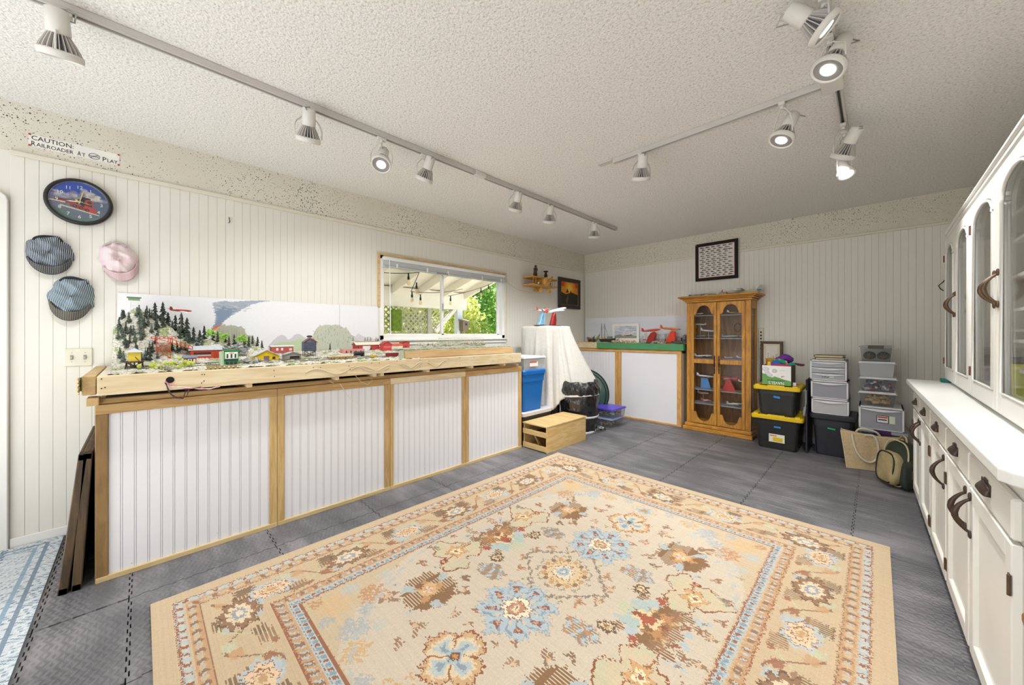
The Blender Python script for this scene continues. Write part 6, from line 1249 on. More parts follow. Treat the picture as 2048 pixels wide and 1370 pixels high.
sp = [(-1.57, 1.40, .10, '#e4dcd8', '#d0cfd2', '#9c3a2a', 'white model plane with a red tail on the top glass shelf, left'), (-1.18, 1.40, .13, '#c7a85a', '#b9622e', '#e8e4dc', 'tan and orange model plane on the top glass shelf, right'),
      (-1.56, 1.27, .12, '#c9d3d6', '#aebcc4', '#8d9aa4', 'silver model plane raised high behind the left door'), (-1.45, 1.19, .14, '#d6dee4', '#c3cdd4', '#a9b8c2', 'long silver model plane just above the second shelf, left'), (-1.55, 1.125, .12, '#7f9aa0', '#6f8c86', '#5d7f6a', 'grey-green model plane on the second shelf, far left'), (-1.42, 1.125, .10, '#8f9ca4', '#a05a4a', '#4f8f6a', 'small grey model plane with red wings on the second shelf'),
      (-1.22, 1.125, .14, '#8fb0bc', '#7fa0ac', '#6f909c', 'pale blue model plane on the second shelf, right door'), (-1.09, 1.128, .08, '#b9cdd6', '#7f97a4', '#9fb3be', 'tiny pale blue model plane at the right end of the second shelf'),
      (-1.53, .88, .16, '#e6e6ea', '#44506a', '#e0e0e6', 'white and navy model plane on the middle shelf, left'), (-1.10, .875, .10, '#d6d9de', '#5a6a82', '#e8e8ec', 'white model plane with dark wings on the middle shelf, right'), (-1.24, .872, .07, '#b9c6d0', '#a9b8c4', '#c9d3da', 'very small silver model plane on the middle shelf beside the right door pull'),
      (-1.50, .63, .17, '#e9e7e4', '#dadad8', '#e2e2e2', 'large white model plane in the lower left glass'), (-1.23, .63, .16, '#c83a32', '#d8d4d4', '#b8302c', 'red and white model plane in the lower right glass'), (-1.08, .60, .10, '#e8e6e6', '#e2e2e2', '#d8d8d8', 'white model plane tilted at the lower right glass edge'),
      (-1.53, .42, .13, '#e0c9c0', '#d9b8ae', '#e8d8d0', 'pinkish three-engined model plane near the lower left shelf'), (-1.48, .345, .10, '#c97a80', '#e6dcdc', '#b85a62', 'rose model plane on the lowest glass shelf, left'), (-1.17, .335, .15, '#c9cfd4', '#b9c0c6', '#a9b0b8', 'grey model plane on the lowest glass shelf, right')]
for i, (x, z, s, bo, wi_, ta, lab) in enumerate(sp):
    o = airplane('shelf_airplane', lab, (x, 4.86+.03*(i % 3), z+.016), (0, .5, PI-.3, .2, -.4)[i % 5], s*1.25, bo, wi_, ta, (2, 1, 4, 2)[i % 4], 0, (-.05, .08)[i % 2])
# stands for planes flying above their shelf
for i, (x, z0_, z1_) in enumerate(((-1.50, .496, .63), (-1.23, .496, .63), (-1.56, 1.116, 1.27), (-1.53, .326, .42), (-1.45, 1.116, 1.19), (-1.08, .496, .60))):
    b = B(); y = 4.86+.03*([11, 12, 2, 14, 3, 13][i] % 3)
    c, n_, lab = [('#4f86c2', 'wedge_stand', 'blue slanted wedge stand behind the lower left glass'), ('#b02a2a', 'wedge_stand', 'red fan-shaped stand behind the lower right glass'), ('#b9bcc0', 'wire_stand', 'thin grey stand rising under the high silver plane'), ('#b9bcc0', 'wire_stand', 'thin grey stand under the pinkish plane'), ('#b9bcc0', 'wire_stand', 'thin grey stand under the long silver plane'), ('#b9bcc0', 'wire_stand', 'thin grey stand under the tilted white plane')][i]
    if n_ == 'wedge_stand': b.T = frame((x, y-.02, z0_), (1, 0, 0), (0, 0, 1)); b.prism([(-.05, 0), (.07, 0), (.03, z1_-z0_-.005), (-.045, z1_-z0_-.005)] if i == 0 else [(-.07, 0), (.08, 0), (.02, z1_-z0_), (-.02, z1_-z0_)], -.012, .012)
    else: b.cyl((x, y, z0_), (x, y, z0_+.003), .02, n=12); b.cyl((x, y, z0_), (x, y, z1_+.004), .002, n=6)
    tag(b.out(n_, M('st_'+c, c, .35)), lab, 'model stand')
mg = thing('souvenir_mug', 'small white mug with a red mark on the top glass shelf', 'mug', (-1.60, 4.80, 1.391)); b = B(); b.T = Matrix.Translation((-1.605, 4.80, 1.391)); b.lathe([(0, 0), (.021, 0), (.023, .055), (.020, .055), (.019, .005), (0, .005)], 18); b.out('cup', m_wlid, mg); b = B(); b.tube([(-1.583, 4.80, 1.435), (-1.565, 4.80, 1.432), (-1.565, 4.80, 1.408), (-1.584, 4.80, 1.403)], .003, 6); b.out('handle', m_wlid, mg); B().cyl((-1.60, 4.7785, 1.418), (-1.60, 4.7765, 1.418), .009).out('mark', M('mark_red', '#b85040', .5), mg)
# planes on top of the cabinet
airplane('cabinet_top_airplane', 'grey and blue twin-engined model on top of the oak cabinet, left', (-1.52, 4.86, 1.643), .35, .32, '#8f9a9c', '#b9c6c4', '#c9cfcf', 4, 0, -.03, prop=True)
airplane('cabinet_top_airplane', 'white swept-tail model on top of the oak cabinet, leftmost of the right group', (-1.36, 4.90, 1.645), 2.4, .20, '#e4e2e0', '#dcdcdc', '#b8584a', 2, 0, .1)
airplane('cabinet_top_airplane', 'cream and grey long model plane on top of the oak cabinet, right', (-1.10, 4.88, 1.65), PI+.05, .40, '#c9c4aa', '#d3dcdc', '#9fa8a2', 4, 0, 0, low=False, prop=True)
airplane('cabinet_top_airplane', 'small dark blue and white plane model at the front of the cabinet top', (-1.17, 4.78, 1.633), .2, .14, '#34406a', '#e6e6e8', '#a8322c', 2)
# power strip and cord by the cabinet
psn = thing('power_strip', 'cream power strip hung on the end wall right of the oak cabinet', 'power strip', (-.86, YB, .95)); x = ony(1523, 690, YB).x; z1_ = ony(1523, 656, YB).z; z0_ = ony(1523, 705, YB).z
sbox('case', (x-.025, YB-.028, z0_), (x+.025, YB-.001, z1_), M('strip_cream', '#d8d2bf', .45), psn, .005)
for i in range(6): zz = z0_+.04+i*(z1_-z0_-.06)/6; B().box((x-.008, YB-.0295, zz), (x+.008, YB-.0275, zz+.018)).out('outlet', m_ink, psn)
B().tube([(x, YB-.02, z0_+.02), (x+.02, YB-.05, z0_-.1), (x+.01, YB-.05, z0_-.25), (x-.005, YB-.03, z0_-.33), (x+.01, YB-.04, z0_-.5), (x, YB-.03, .3)], .005, 6).out('cord', M('cord_brown', '#6f6250', .6), psn)
# ------------------------------------------------------------------ tubs and boxes right of the oak cabinet
def notch_lid(t_, x0, x1, y0, y1, z, w=.0):
    b = B(); cx, cy = (x0+x1)/2, (y0+y1)/2
    for sx in (-1, 1): b.box((cx+sx*(x1-x0)*.40-.02, y0+.005, z-.002), (cx+sx*(x1-x0)*.40+.02, y0+.03, z+.012)); b.box((cx+sx*(x1-x0)*.40-.02, y1-.03, z-.002), (cx+sx*(x1-x0)*.40+.02, y1-.005, z+.012))
    b.box((cx-.07, y0+.004, z-.002), (cx+.07, y0+.02, z+.010)); o = b.out('lid_latch', m_yel, t_, .002)
def inlocal(t_): return ORIG[t_.name]
rotA = -.06
t1 = tub('storage_tote', 'large black tote with a yellow lid, bottom of its stack', -.93, -.50, 4.47, 4.95, 0, .345, m_tubblk, m_yel, taper=.86, lo=.03, lidh=.03); notch_lid(t1, -.93, -.50, 4.47, 4.95, .345)
b = B(); b.box((-.78, 4.508, .075), (-.65, 4.512, .155)); lb_ = b.out('label_sticker', M('label_white', '#e9e7dd', .5), t1); sbox('label_print', (-.745, 4.505, .085), (-.665, 4.509, .125), m_yel, t1); sbox('label_print', (-.772, 4.505, .135), (-.715, 4.509, .145), M('print_orange', '#d88a2a', .5), t1)
sbox('blue_tape', (-.735, 4.494, .222), (-.68, 4.498, .240), M('tape_blue', '#2a7fd0', .5), t1)
t2 = tub('storage_tote', 'black tote with a yellow lid, carrying the orange-box carton', -.915, -.525, 4.49, 4.93, .347, .64, m_tubblk, m_yel, taper=.88, lo=.03, lidh=.03); notch_lid(t2, -.915, -.525, 4.49, 4.93, .64)
b = B(); b.T = Matrix.Translation((-.715, 4.512, .53)) @ Matrix.Rotation(.12, 4, 'Y'); b.box((-.028, 0, -.01), (.028, .004, .01)); b.out('blue_tape', M('tape_blue', '#2a7fd0', .5), t2)
# carton, printed upside down
ct_ = thing('produce_carton', 'white and green printed carton, turned upside down, on the yellow lid', 'box', (-.72, 4.65, .65)); x0_, x1_, y0_, y1_, z0_, z1_ = -.84, -.60, 4.53, 4.80, .652, .845
TB = Matrix.Translation((-.72, 4.66, .652)) @ Matrix.Rotation(.0, 4, 'Z')
b = B(); 
for a, c in (((x0_, y0_, z0_), (x1_, y0_+.004, z1_)), ((x0_, y1_-.004, z0_), (x1_, y1_, z1_)), ((x0_, y0_, z0_), (x0_+.004, y1_, z1_)), ((x1_-.004, y0_, z0_), (x1_, y1_, z1_)), ((x0_, y0_, z0_), (x1_, y1_, z0_+.004))): b.box(a, c)
b.out('carton', M('carton_grey', '#5f5a50', .8, .25, 18), ct_)
cv = Canvas(.24, .193, .0024, '#5f9a48'); 
cv.poly([(0, .193), (.24, .193), (.24, .045), (.18, .06), (.105, .085), (.09, .075), (.06, .078), (.04, .095), (.03, .105), (0, .11)], '#eceae8')
for cx, cy, r in ((.03, .155, .030), (.065, .10, .026), (.04, .125, .022)): cv.ell(cx, cy, r, r*.8, '#c9c3cb'); cv.ell(cx-.004, cy+.004, r*.7, r*.5, '#d9d4da')
cv.ell(.10, .135, .032, .033, '#f3f1ef'); cv.ell(.105, .14, .022, .022, '#b9bab6'); cv.ell(.105, .14, .014, .014, '#c9c9c2')
for i in range(5): cv.line([(.155+.008*i, .145), (.158+.008*i, .15)], .0015, '#a9b3a0')
cv.ell(.175, .09, .012, .005, '#b58a3c', .8); cv.ell(.165, .084, .006, .004, '#7a2c24'); cv.put((cv.X > .045) & (cv.X < .185) & (cv.Y > .036) & (cv.Y < .050) & (np.sin(cv.X*700) > -.3), '#2f4a2c'); cv.noise(.02)
cv.out('printed_front', frame((x0_, y0_-.003, z0_), (1, 0, 0), (0, 0, 1)), .0015, painted('carton_print', .4), ct_)
text('lettering', 'NAVEL\'S', .042, M('print_white', '#f1f1ee', .5), ct_, frame((-.655, y0_-.0055, .684), (-1, 0, 0), (0, 0, -1)) @ Matrix.Diagonal((1, 1, 1, 1)), sx=.85)
sbox('price_tag', (-.590, 4.56, .652), (-.565, 4.565, .685), M('tag_lilac', '#d8cfe2', .5), ct_)
# cloth, yellow items and framed print in/behind the carton
b = B()
for (c, pts, r) in (('#6a2f8c', [(-.76, 4.62, .86), (-.72, 4.60, .90), (-.66, 4.62, .935), (-.62, 4.64, .91), (-.63, 4.66, .87)], .032), ('#1f8f78', [(-.76, 4.60, .885), (-.71, 4.58, .90), (-.67, 4.58, .885), (-.65, 4.58, .86)], .022), ('#3f62c0', [(-.77, 4.575, .865), (-.73, 4.56, .875), (-.69, 4.56, .86)], .024), ('#b83a5a', [(-.77, 4.555, .85), (-.72, 4.55, .852), (-.66, 4.55, .85), (-.60, 4.56, .85)], .014), ('#1f8f78', [(-.63, 4.56, .855), (-.60, 4.57, .87), (-.57, 4.58, .862)], .016), ('#5c2440', [(-.58, 4.58, .875), (-.55, 4.58, .865), (-.52, 4.58, .86), (-.50, 4.58, .866)], .012), ('#e0b05a', [(-.75, 4.585, .90), (-.70, 4.565, .91), (-.65, 4.575, .885), (-.63, 4.57, .86)], .005)):
    b.mi = 0; bb_ = B(); n = len(pts); fine = [Vector(pts[0]).lerp(Vector(pts[0]), 0)]
    fine = [Vector(pts[i]).lerp(Vector(pts[i+1]), k/4) for i in range(n-1) for k in range(4)]+[Vector(pts[-1])]; m_ = len(fine)
    if 'scf' not in globals() or not scf: scf = thing('striped_scarf', 'knitted purple, green and blue striped scarf bunched in the carton', 'scarf', (-.66, 4.6, .85))
    bb_.tube(fine, [r*(.45+.55*math.sin(PI*(i+.6)/(m_+.2)))+.002*math.sin(i*2.1) for i in range(m_)], 10); bb_.out('knitted_fold', M('knit_'+c, c, .95, .15, 90, .5, 200), scf)
yb = thing('yellow_bucket', 'golden yellow plastic bucket standing in the carton', 'bucket', (-.79, 4.66, .66)); b = B(); b.T = Matrix.Translation((-.785, 4.66, .66)); b.lathe([(0, 0), (.038, 0), (.048, .24), (.052, .245), (.05, .25), (.044, .245), (.036, .01)], 20); b.out('bucket_body', M('golden', '#d09a1e', .4), yb)
yx = thing('yellow_package', 'bright yellow folded package in front of the bucket', 'package', (-.79, 4.585, .66)); b = B(); b.T = Matrix.Translation((-.79, 4.575, .66)) @ Matrix.Rotation(.1, 4, 'Y'); b.box((-.035, -.012, 0), (.03, .012, .222)); b.out('wrapper', M('pack_yellow', '#e2b322', .4, .1, 30), yx, .006)
fp = thing('framed_print', 'brown framed print leaning on the end wall behind the carton', 'picture', (-.76, 4.97, .4)); m_fr2 = wood('walnut_frame', '#5a4630', '#453422', 'Z', 3)
F0 = ony(1521, 690, 4.96); F1 = ony(1566, 683, 4.96); fx0, fx1, fz0, fz1 = F0.x, F1.x, .60, F1.z
ff = lambda a, c, d: (a, 4.98-d, c)
rectframe(fp, ff, fx0, fx1, fz0, fz1, .028, 0, .025, m_fr2, bev=.004); rectframe(fp, ff, fx0+.028, fx1-.028, fz0+.028, fz1-.028, .022, 0, .018, M('liner_cream', '#d8cdb8', .7), 'liner', .002)
cv = Canvas(fx1-fx0-.056, fz1-fz0-.056, .004, '#e2dcd4'); w_, h_ = cv.w, cv.h
for i in range(12): x = w_*(.15+.06*i); cv.poly([(x-.006, h_*.3), (x, h_*(.62+.12*(i % 3))), (x+.006, h_*.3)], random.choice(['#8a5a4a', '#6f5a5a', '#a87a6a']), .7)
cv.out('art', frame((fx0+.028, 4.972, fz0+.028), (1, 0, 0), (0, 0, 1)), .003, painted(), fp)
# navy tote with drawer units on it
t3 = tub('storage_tote', 'tall navy-black tote with green tape under the white drawer units', -.47, -.125, 4.60, 5.0, 0, .40, m_navy, m_navy, taper=.86, lo=.025, lidh=.035)
b = B(); b.T = Matrix.Translation((-.305, 4.622, .265)) @ Matrix.Rotation(.14, 4, 'Y'); b.box((-.028, 0, -.007), (.028, .004, .007)); b.out('green_tape', M('tape_green', '#1fa868', .5), t3)
nl = thing('spare_cover', 'navy tote lid standing on edge between the two stacks', 'lid', (-.52, 4.78, .0)); b = B(); b.T = Matrix.Translation((-.488, 4.78, .38))
b.box((-.010, -.16, 0), (.010, .16, .34)); b.out('panel', m_navy, nl, .012, seg=2); b = B(); b.T = Matrix.Translation((-.488, 4.78, .38)); b.box((-.011, -.19, -.38), (.011, .19, .02)); b.out('rim', m_navy, nl, .006)
st_ = thing('grey_strap', 'grey folded metal strap leaning against the yellow-lidded tote', 'strap', (-.49, 4.6, .37)); b = B(); b.tube([(-.487, 4.55, .62), (-.485, 4.53, .50), (-.49, 4.51, .44)], .008, 5); b.tube([(-.49, 4.51, .46), (-.497, 4.50, .38)], .013, 5); b.out('bar', M('strap_grey', '#8b8d92', .4, metal=.3), st_)
m_df = M('drawer_white', '#e3e3e8', .4)
def drawers(name, label, x0, x1, y0, y1, z0, z1, rows, tint, milk, content=None, curved=True, clear=.3):
    t_ = thing(name, label, 'drawer unit', ((x0+x1)/2, (y0+y1)/2, z0)); f = .014
    b = B()
    for a, c in (((x0, y0, z0), (x0+f, y1, z1)), ((x1-f, y0, z0), (x1, y1, z1)), ((x0, y0, z1-f), (x1, y1, z1)), ((x0, y0, z0), (x1, y1, z0+f*.8)), ((x0, y1-.004, z0), (x1, y1, z1))): b.box(a, c)
    b.out('case', m_df, t_, .003); mm = glassy('drawer_front'+milk+str(clear), tint, clear, milky=milk); h = (z1-z0-1.8*f)/rows
    for i in range(rows):
        za, zb = z0+.8*f+i*h, z0+.8*f+(i+1)*h-.004; d = B().box((x0+f, y0-.004, za), (x1-f, y0+.003, zb)).out('drawer', mm, t_, .002)
        b = B(); n = 14
        b.grid(lambda s, t: (x0+f+(x1-x0-2*f)*s, y0-.006-.018*math.sin(PI*s)*t, zb-.020*t*(.3+math.sin(PI*s)*.7)-.001), n, 3); b.out('drawer_lip', m_df, d, solid=.003)
    if content:
        b = B()
        for i in range(content[0]):
            b.mi = random.randrange(len(content[1])); b.T = Matrix.Translation((random.uniform(x0+.05, x1-.09), random.uniform(y0+.02, y0+.10), z0+.04+random.random()*(z1-z0)*.45)) @ Euler((random.random(), random.random(), random.random()*3)).to_matrix().to_4x4(); b.sph((0, 0, 0), (.035, .018, .018), 8, 5)
        o = b.out('contents', [M('dc_'+c, c, .7) for c in content[1]], t_); o['kind'] = 'stuff'
    return t_
X0, X1 = -.452, -.185
drawers('drawer_unit', 'white-framed empty drawer, lowest of the three on the navy tote', X0, X1+.004, 4.61, 4.90, .402, .548, 1, '#e6e8ec', '#d9dadd')
drawers('drawer_unit', 'white-framed drawer holding orange and red things, middle of the three', X0-.004, X1, 4.61, 4.90, .552, .722, 1, '#e6e8ec', '#c9cbd6', (22, ['#c8502c', '#b83a3a', '#d8803c']), clear=.55)
du = drawers('drawer_unit', 'three-tier white-framed drawer unit at the top of the navy tote stack', X0-.010, X1-.01, 4.61, 4.88, .726, .918, 3, '#e6e8ec', '#c3c8d0')
sbox('label_sticker', (-.37, 4.602, .752), (-.325, 4.605, .785), M('tag_dark', '#2a4a3c', .5), du, .002); sbox('label_sticker', (-.365, 4.600, .757), (-.330, 4.603, .781), m_wlid, du); sbox('label_print', (-.362, 4.598, .770), (-.333, 4.601, .778), M('sticker_red', '#c0504a', .5), du); sbox('barcode', (-.320, 4.602, .752), (-.285, 4.605, .785), M('bar_pale', '#d5dcc8', .5), du)
sbox('label_print', (-.361, 4.598, .761), (-.336, 4.601, .766), m_ink, du)
for i, (c, cc, a, lab) in enumerate((('#3a3630', '#d9cfae', .05, 'dark bound book, lower of the two on the drawer units'), ('#7a6a2e', '#cfc878', -.06, 'olive covered book, upper of the two on the drawer units'))):
    t_ = thing('book', lab, 'book', (-.31, 4.72, .92+i*.022)); T_ = Matrix.Translation((-.32, 4.72, .920+i*.0225)) @ Matrix.Rotation(a, 4, 'Z')
    b = B(); b.T = T_; b.box((-.105, -.08, .003), (.10, .08, .017)); b.out('pages', M('pages', cc, .8), t_); b = B(); b.T = T_; b.box((-.11, -.085, 0), (.108, .085, .003)); b.box((-.11, -.085, .017), (.108, .085, .021)); b.box((-.112, -.085, 0), (-.108, .085, .021)); b.out('cover', M('cov_'+c, c, .5), t_)
# clear boxes stack
CX0_, CX1_ = -.115, .165
lowb = thing('flat_storage_box', 'flat grey box with a purple latch under the stack of clear boxes', 'storage box', (.03, 4.78, .0)); sbox('body', (CX0_+.02, 4.62, 0), (CX1_+.01, 4.98, .285), glassy('clear_low', '#cfd2d8', .4, milky='#8f9098'), lowb); sbox('lid', (CX0_+.0, 4.60, .285), (CX1_+.03, 5.0, .312), M('lid_bluegrey', '#a9adb8', .4), lowb, .004); sbox('latch', (-.02, 4.594, .275), (.09, 4.602, .318), M('latch_purple', '#4a2458', .4), lowb, .003)
dw = drawers('drawer_unit', 'wide white-framed drawer with packets, base of the clear box stack', CX0_, CX1_+.005, 4.60, 4.92, .316, .520, 1, '#eef0f2', '#cfd0da', (10, ['#d8d6d0', '#c98a3c', '#e6e6e6', '#b8642c']), clear=.6)
sbox('label_sticker', (.0, 4.588, .385), (.075, 4.592, .450), M('label_blk', '#201c20', .5), dw, .004); sbox('label_sticker', (.004, 4.5865, .389), (.071, 4.5905, .446), m_wlid, dw); sbox('label_print', (.007, 4.585, .428), (.068, 4.589, .442), M('sticker_red', '#c0504a', .5), dw); sbox('label_print', (.010, 4.585, .408), (.064, 4.589, .418), m_ink, dw); sbox('barcode', (.079, 4.588, .385), (.115, 4.592, .450), M('bar_pale', '#d5dcc8', .5), dw)
C = [(.522, .650, 'clear box of sticks and wooden scraps with a white lid', ['#d8bc84', '#c9a86c', '#a9804c', '#5c4632', '#e3c15a'], .87, 150, '#dcd9d2', 0), (.652, .780, 'clear box of red, blue and white odds and ends with a white lid', ['#b8343c', '#3f4c74', '#e3e3e3', '#22242c', '#34405c', '#8c8c90'], .87, 190, '#dcdcdf', .004), (.782, .920, 'empty translucent box with a white lid in the clear stack', None, .35, 0, '#d3d6d9', -.004)]
for z0_, z1_, lab, cols, cl_, n, milk, dx in C:
    clearbox('lidded_box', lab, CX0_-.008+dx, CX1_-.035+dx, 4.61, 4.90, z0_, z1_, m_wlid, clear=cl_, milky=milk, fill=(n, cols) if cols else None)
tp = clearbox('latch_box', 'clear box with a dark handle and two round wound balls, topmost in the stack', CX0_-.004, CX1_-.055, 4.62, 4.88, .922, 1.06, glassy('lid_clear', '#e6e8ea', .6, milky='#e6e8ea'), clear=.93, milky='#e3e5e6', lidh=.012)
sbox('latch', (-.055, 4.61, 1.035), (.045, 4.622, 1.065), M('latch_dark', '#4a4742', .5), tp, .003)
for i, (x, lab) in enumerate(((-.045, 'left dark wound ball inside the topmost clear box'), (.045, 'right dark wound ball inside the topmost clear box'))):
    t_ = thing('wound_ball', lab, 'ball', (x, 4.68, .945)); b = B(); b.sph((x, 4.68, .972), (.043, .038, .036), 20, 14); b.out('core', M('ball_dark', '#39423f', .4, .3, 40), t_)
    b = B()
    for k in range(8): a = k*.39; b.T = Matrix.Translation((x, 4.68, .972)) @ Matrix.Rotation(a, 4, 'Z') @ Matrix.Rotation(.4+k*.37, 4, 'X') @ Matrix.Diagonal((1, .95, .9, 1)); b.tube([(.042*math.cos(q_*PI/12), .040*math.sin(q_*PI/12), 0) for q_ in range(24)], .0012, 4, True)
    b.out('winding', M('copper', '#b07a4a', .4, metal=.4), t_)
# tote bag
m_jute = M('jute', '#c6b08a', .95, .12, 60, .5, 240); m_strap = M('strap_canvas', '#d8ceb6', .9, .05, 40, .3, 200)
tg_ = thing('tote_bag', 'natural jute tote bag with cream handles on the floor', 'bag', (-.03, 4.42, 0))
P0, P1, P2, P3 = Vector((-.185, 4.345, 0)), Vector((.085, 4.43, 0)), Vector((.155, 4.40, .31)), Vector((-.225, 4.36, .315))
def bagf(s, t, dep): lo_ = P0.lerp(P1, s); hi_ = P3.lerp(P2, s); p = lo_.lerp(hi_, t); p = p+Vector((.01*math.sin(s*7)*t, dep+.012*math.sin(s*9+t*4)*math.sin(t*3), 0)); p.z += -.018*math.sin(s*PI)*t*(1 if dep > 0 else .4)-.012*t*s; return p
b = B(); b.grid(lambda s, t: bagf(s, t, 0), 30, 22); b.grid(lambda s, t: bagf(s, t, .13 if t < .3 else .13-.05*(t-.3)), 30, 22)
for s_ in (0, 1): b.grid(lambda s, t: bagf(s_, t, 0).lerp(bagf(s_, t, .13), s)+Vector(((.02 if s_ else -.004)*math.sin(s*PI)*(-1 if s_ else 1), 0, 0)), 8, 22)
b.grid(lambda s, t: bagf(s, 0, .13*t), 30, 4); b.out('body', m_jute, tg_, solid=.003)
for dep, off in ((-.008, 0), (.135, .02)):
    pts = [bagf(.17, .97, dep), bagf(.18, .8, dep), bagf(.24, .5, dep), bagf(.40, .28, dep), bagf(.58, .26, dep), bagf(.68, .45, dep), bagf(.66, .75, dep), bagf(.60, .97, dep), bagf(.52, 1.02, dep), bagf(.40, 1.0, dep)] if dep < 0 else [bagf(.2, .9, dep), bagf(.3, 1.1, dep), bagf(.6, 1.08, dep), bagf(.7, .9, dep)]
    fine = []
    for i in range(len(pts)-1):
        p0 = pts[max(0, i-1)]; p1 = pts[i]; p2 = pts[i+1]; p3 = pts[min(len(pts)-1, i+2)]
        for k in range(5): t = k/5; fine.append(.5*((2*p1)+(-p0+p2)*t+(2*p0-5*p1+4*p2-p3)*t*t+(-p0+3*p1-3*p2+p3)*t**3))
    fine.append(pts[-1]); b = B(); b.tube(fine, .0085, 8); b.out('handle', m_strap, tg_)
b = B(); b.tube([bagf(i/20, 1.0, 0) for i in range(21)], .004, 5); b.tube([bagf(0, i/12, 0) for i in range(13)], .004, 5); b.tube([bagf(i/20, 0, 0)+Vector((0, 0, .005)) for i in range(21)], .004, 5); b.out('hem', M('jute_hem', '#d6c4a0', .9), tg_)
# backpack
bk = thing('backpack', 'dark olive backpack with tan trim slumped by the white cabinet', 'backpack', (.13, 4.08, 0)); m_ol = M('olive_nylon', '#2c3328', .75, .15, 20, .3, 60); m_tan = M('tan_nylon', '#a9996f', .8, .1, 30, .3, 60)
TK = Matrix.Translation((.125, 4.10, .0)) @ Matrix.Rotation(.55, 4, 'Z') @ Matrix.Rotation(.10, 4, 'Y')
def blobf(cx, cy, cz, rx, ry, rz_, p=3.2, amp=.006):
    def f(s, t):
        a = 2*PI*s; e = PI*(t-.5); c = math.cos(e); k = lambda v_: math.copysign(abs(v_)**(2/p), v_)
        x = cx+rx*k(math.cos(a))*abs(c)**(2/p); y = cy+ry*k(math.sin(a))*abs(c)**(2/p); z = cz+rz_*k(math.sin(e)); w = amp*math.sin(x*60+z*30)*math.sin(y*50+2)
        return (x+w, y+w, z+w*.5)
    return f
b = B(); b.T = TK; b.grid(blobf(0, 0, .175, .075, .115, .170, 3.0), 40, 24); b.out('main_compartment', m_ol, bk)
b = B(); b.T = TK; b.grid(blobf(-.075, -.005, .135, .045, .10, .125, 3.0), 36, 20); b.out('front_pocket', m_tan, bk)
b = B(); b.T = TK; b.grid(blobf(-.02, -.105, .12, .055, .035, .11, 2.8), 30, 18); b.out('side_pocket', m_ol, bk)
for x_, r1, r2 in ((-.045, .118, .170), (-.108, .085, .115)):
    b = B(); b.T = TK; zc = .175 if x_ > -.06 else .135; b.tube([(x_, r1*math.copysign(abs(math.cos(a))**.6, math.cos(a)), zc+r2*math.copysign(abs(math.sin(a))**.6, math.sin(a))) for a in [2*PI*i/40 for i in range(40)]], .005, 6, True); b.out('zip_piping', M('piping_cream', '#c9be98', .7) if x_ > -.06 else m_blk, bk)
b = B(); b.T = TK; b.tube([(0, -.02, .335), (.0, -.01, .375), (.0, .02, .385), (.0, .05, .36), (.0, .055, .33)], .007, 6); b.out('grab_loop', m_tan, bk)
b = B(); b.T = TK; b.add([(-.03, -.142, .20), (.03, -.138, .21), (.0, -.142, .04)], [(0, 1, 2)]); b.out('tan_panel', m_tan, bk, solid=.004)
for s_ in (-.04, .04): b = B(); b.T = TK; b.tube([(.07, s_, .32), (.11, s_*1.4, .24), (.11, s_*1.5, .12), (.075, s_*1.3, .04)], .010, 6); b.out('shoulder_strap', m_tan, bk)

# ------------------------------------------------------------------ right side: white base cabinets with counter
m_hd = M('aged_bronze_pull', '#4c3f36', .4, .15, 40, metal=.6); m_hd2 = M('antique_brass_pull', '#5f4b3a', .4, .2, 40, metal=.6)
PHI = math.atan((.25-.195)/(3.78-1.45))
TB_ = Matrix.Translation((.195, 3.80, 0)) @ Matrix.Rotation(PHI, 4, 'Z')     # local x: depth to the right, local -y: towards the viewer
bc = thing('base_cabinet', 'long white painted base cabinet with five drawers and doors', 'cabinet', (.195, 3.80, 0), PHI)
LEN = 2.42; DP = XR-.01-.26
def lb_box(nm, a, c, mat, parent=bc, bev=0):
    b = B(); b.T = TB_; b.box(a, c); return b.out(nm, mat, parent, bev)
bx = [0, -.41, -.86, -1.35, -1.81, -2.305]
lb_box('carcass', (.022, -LEN, .09), (DP, 0, .80), m_offw); lb_box('toe_kick', (.075, -LEN, 0), (DP, -.01, .09), M('toe_dark', '#8b8a84', .7))
lb_box('face_frame', (.006, -LEN, .085), (.022, 0, .805), m_offw)
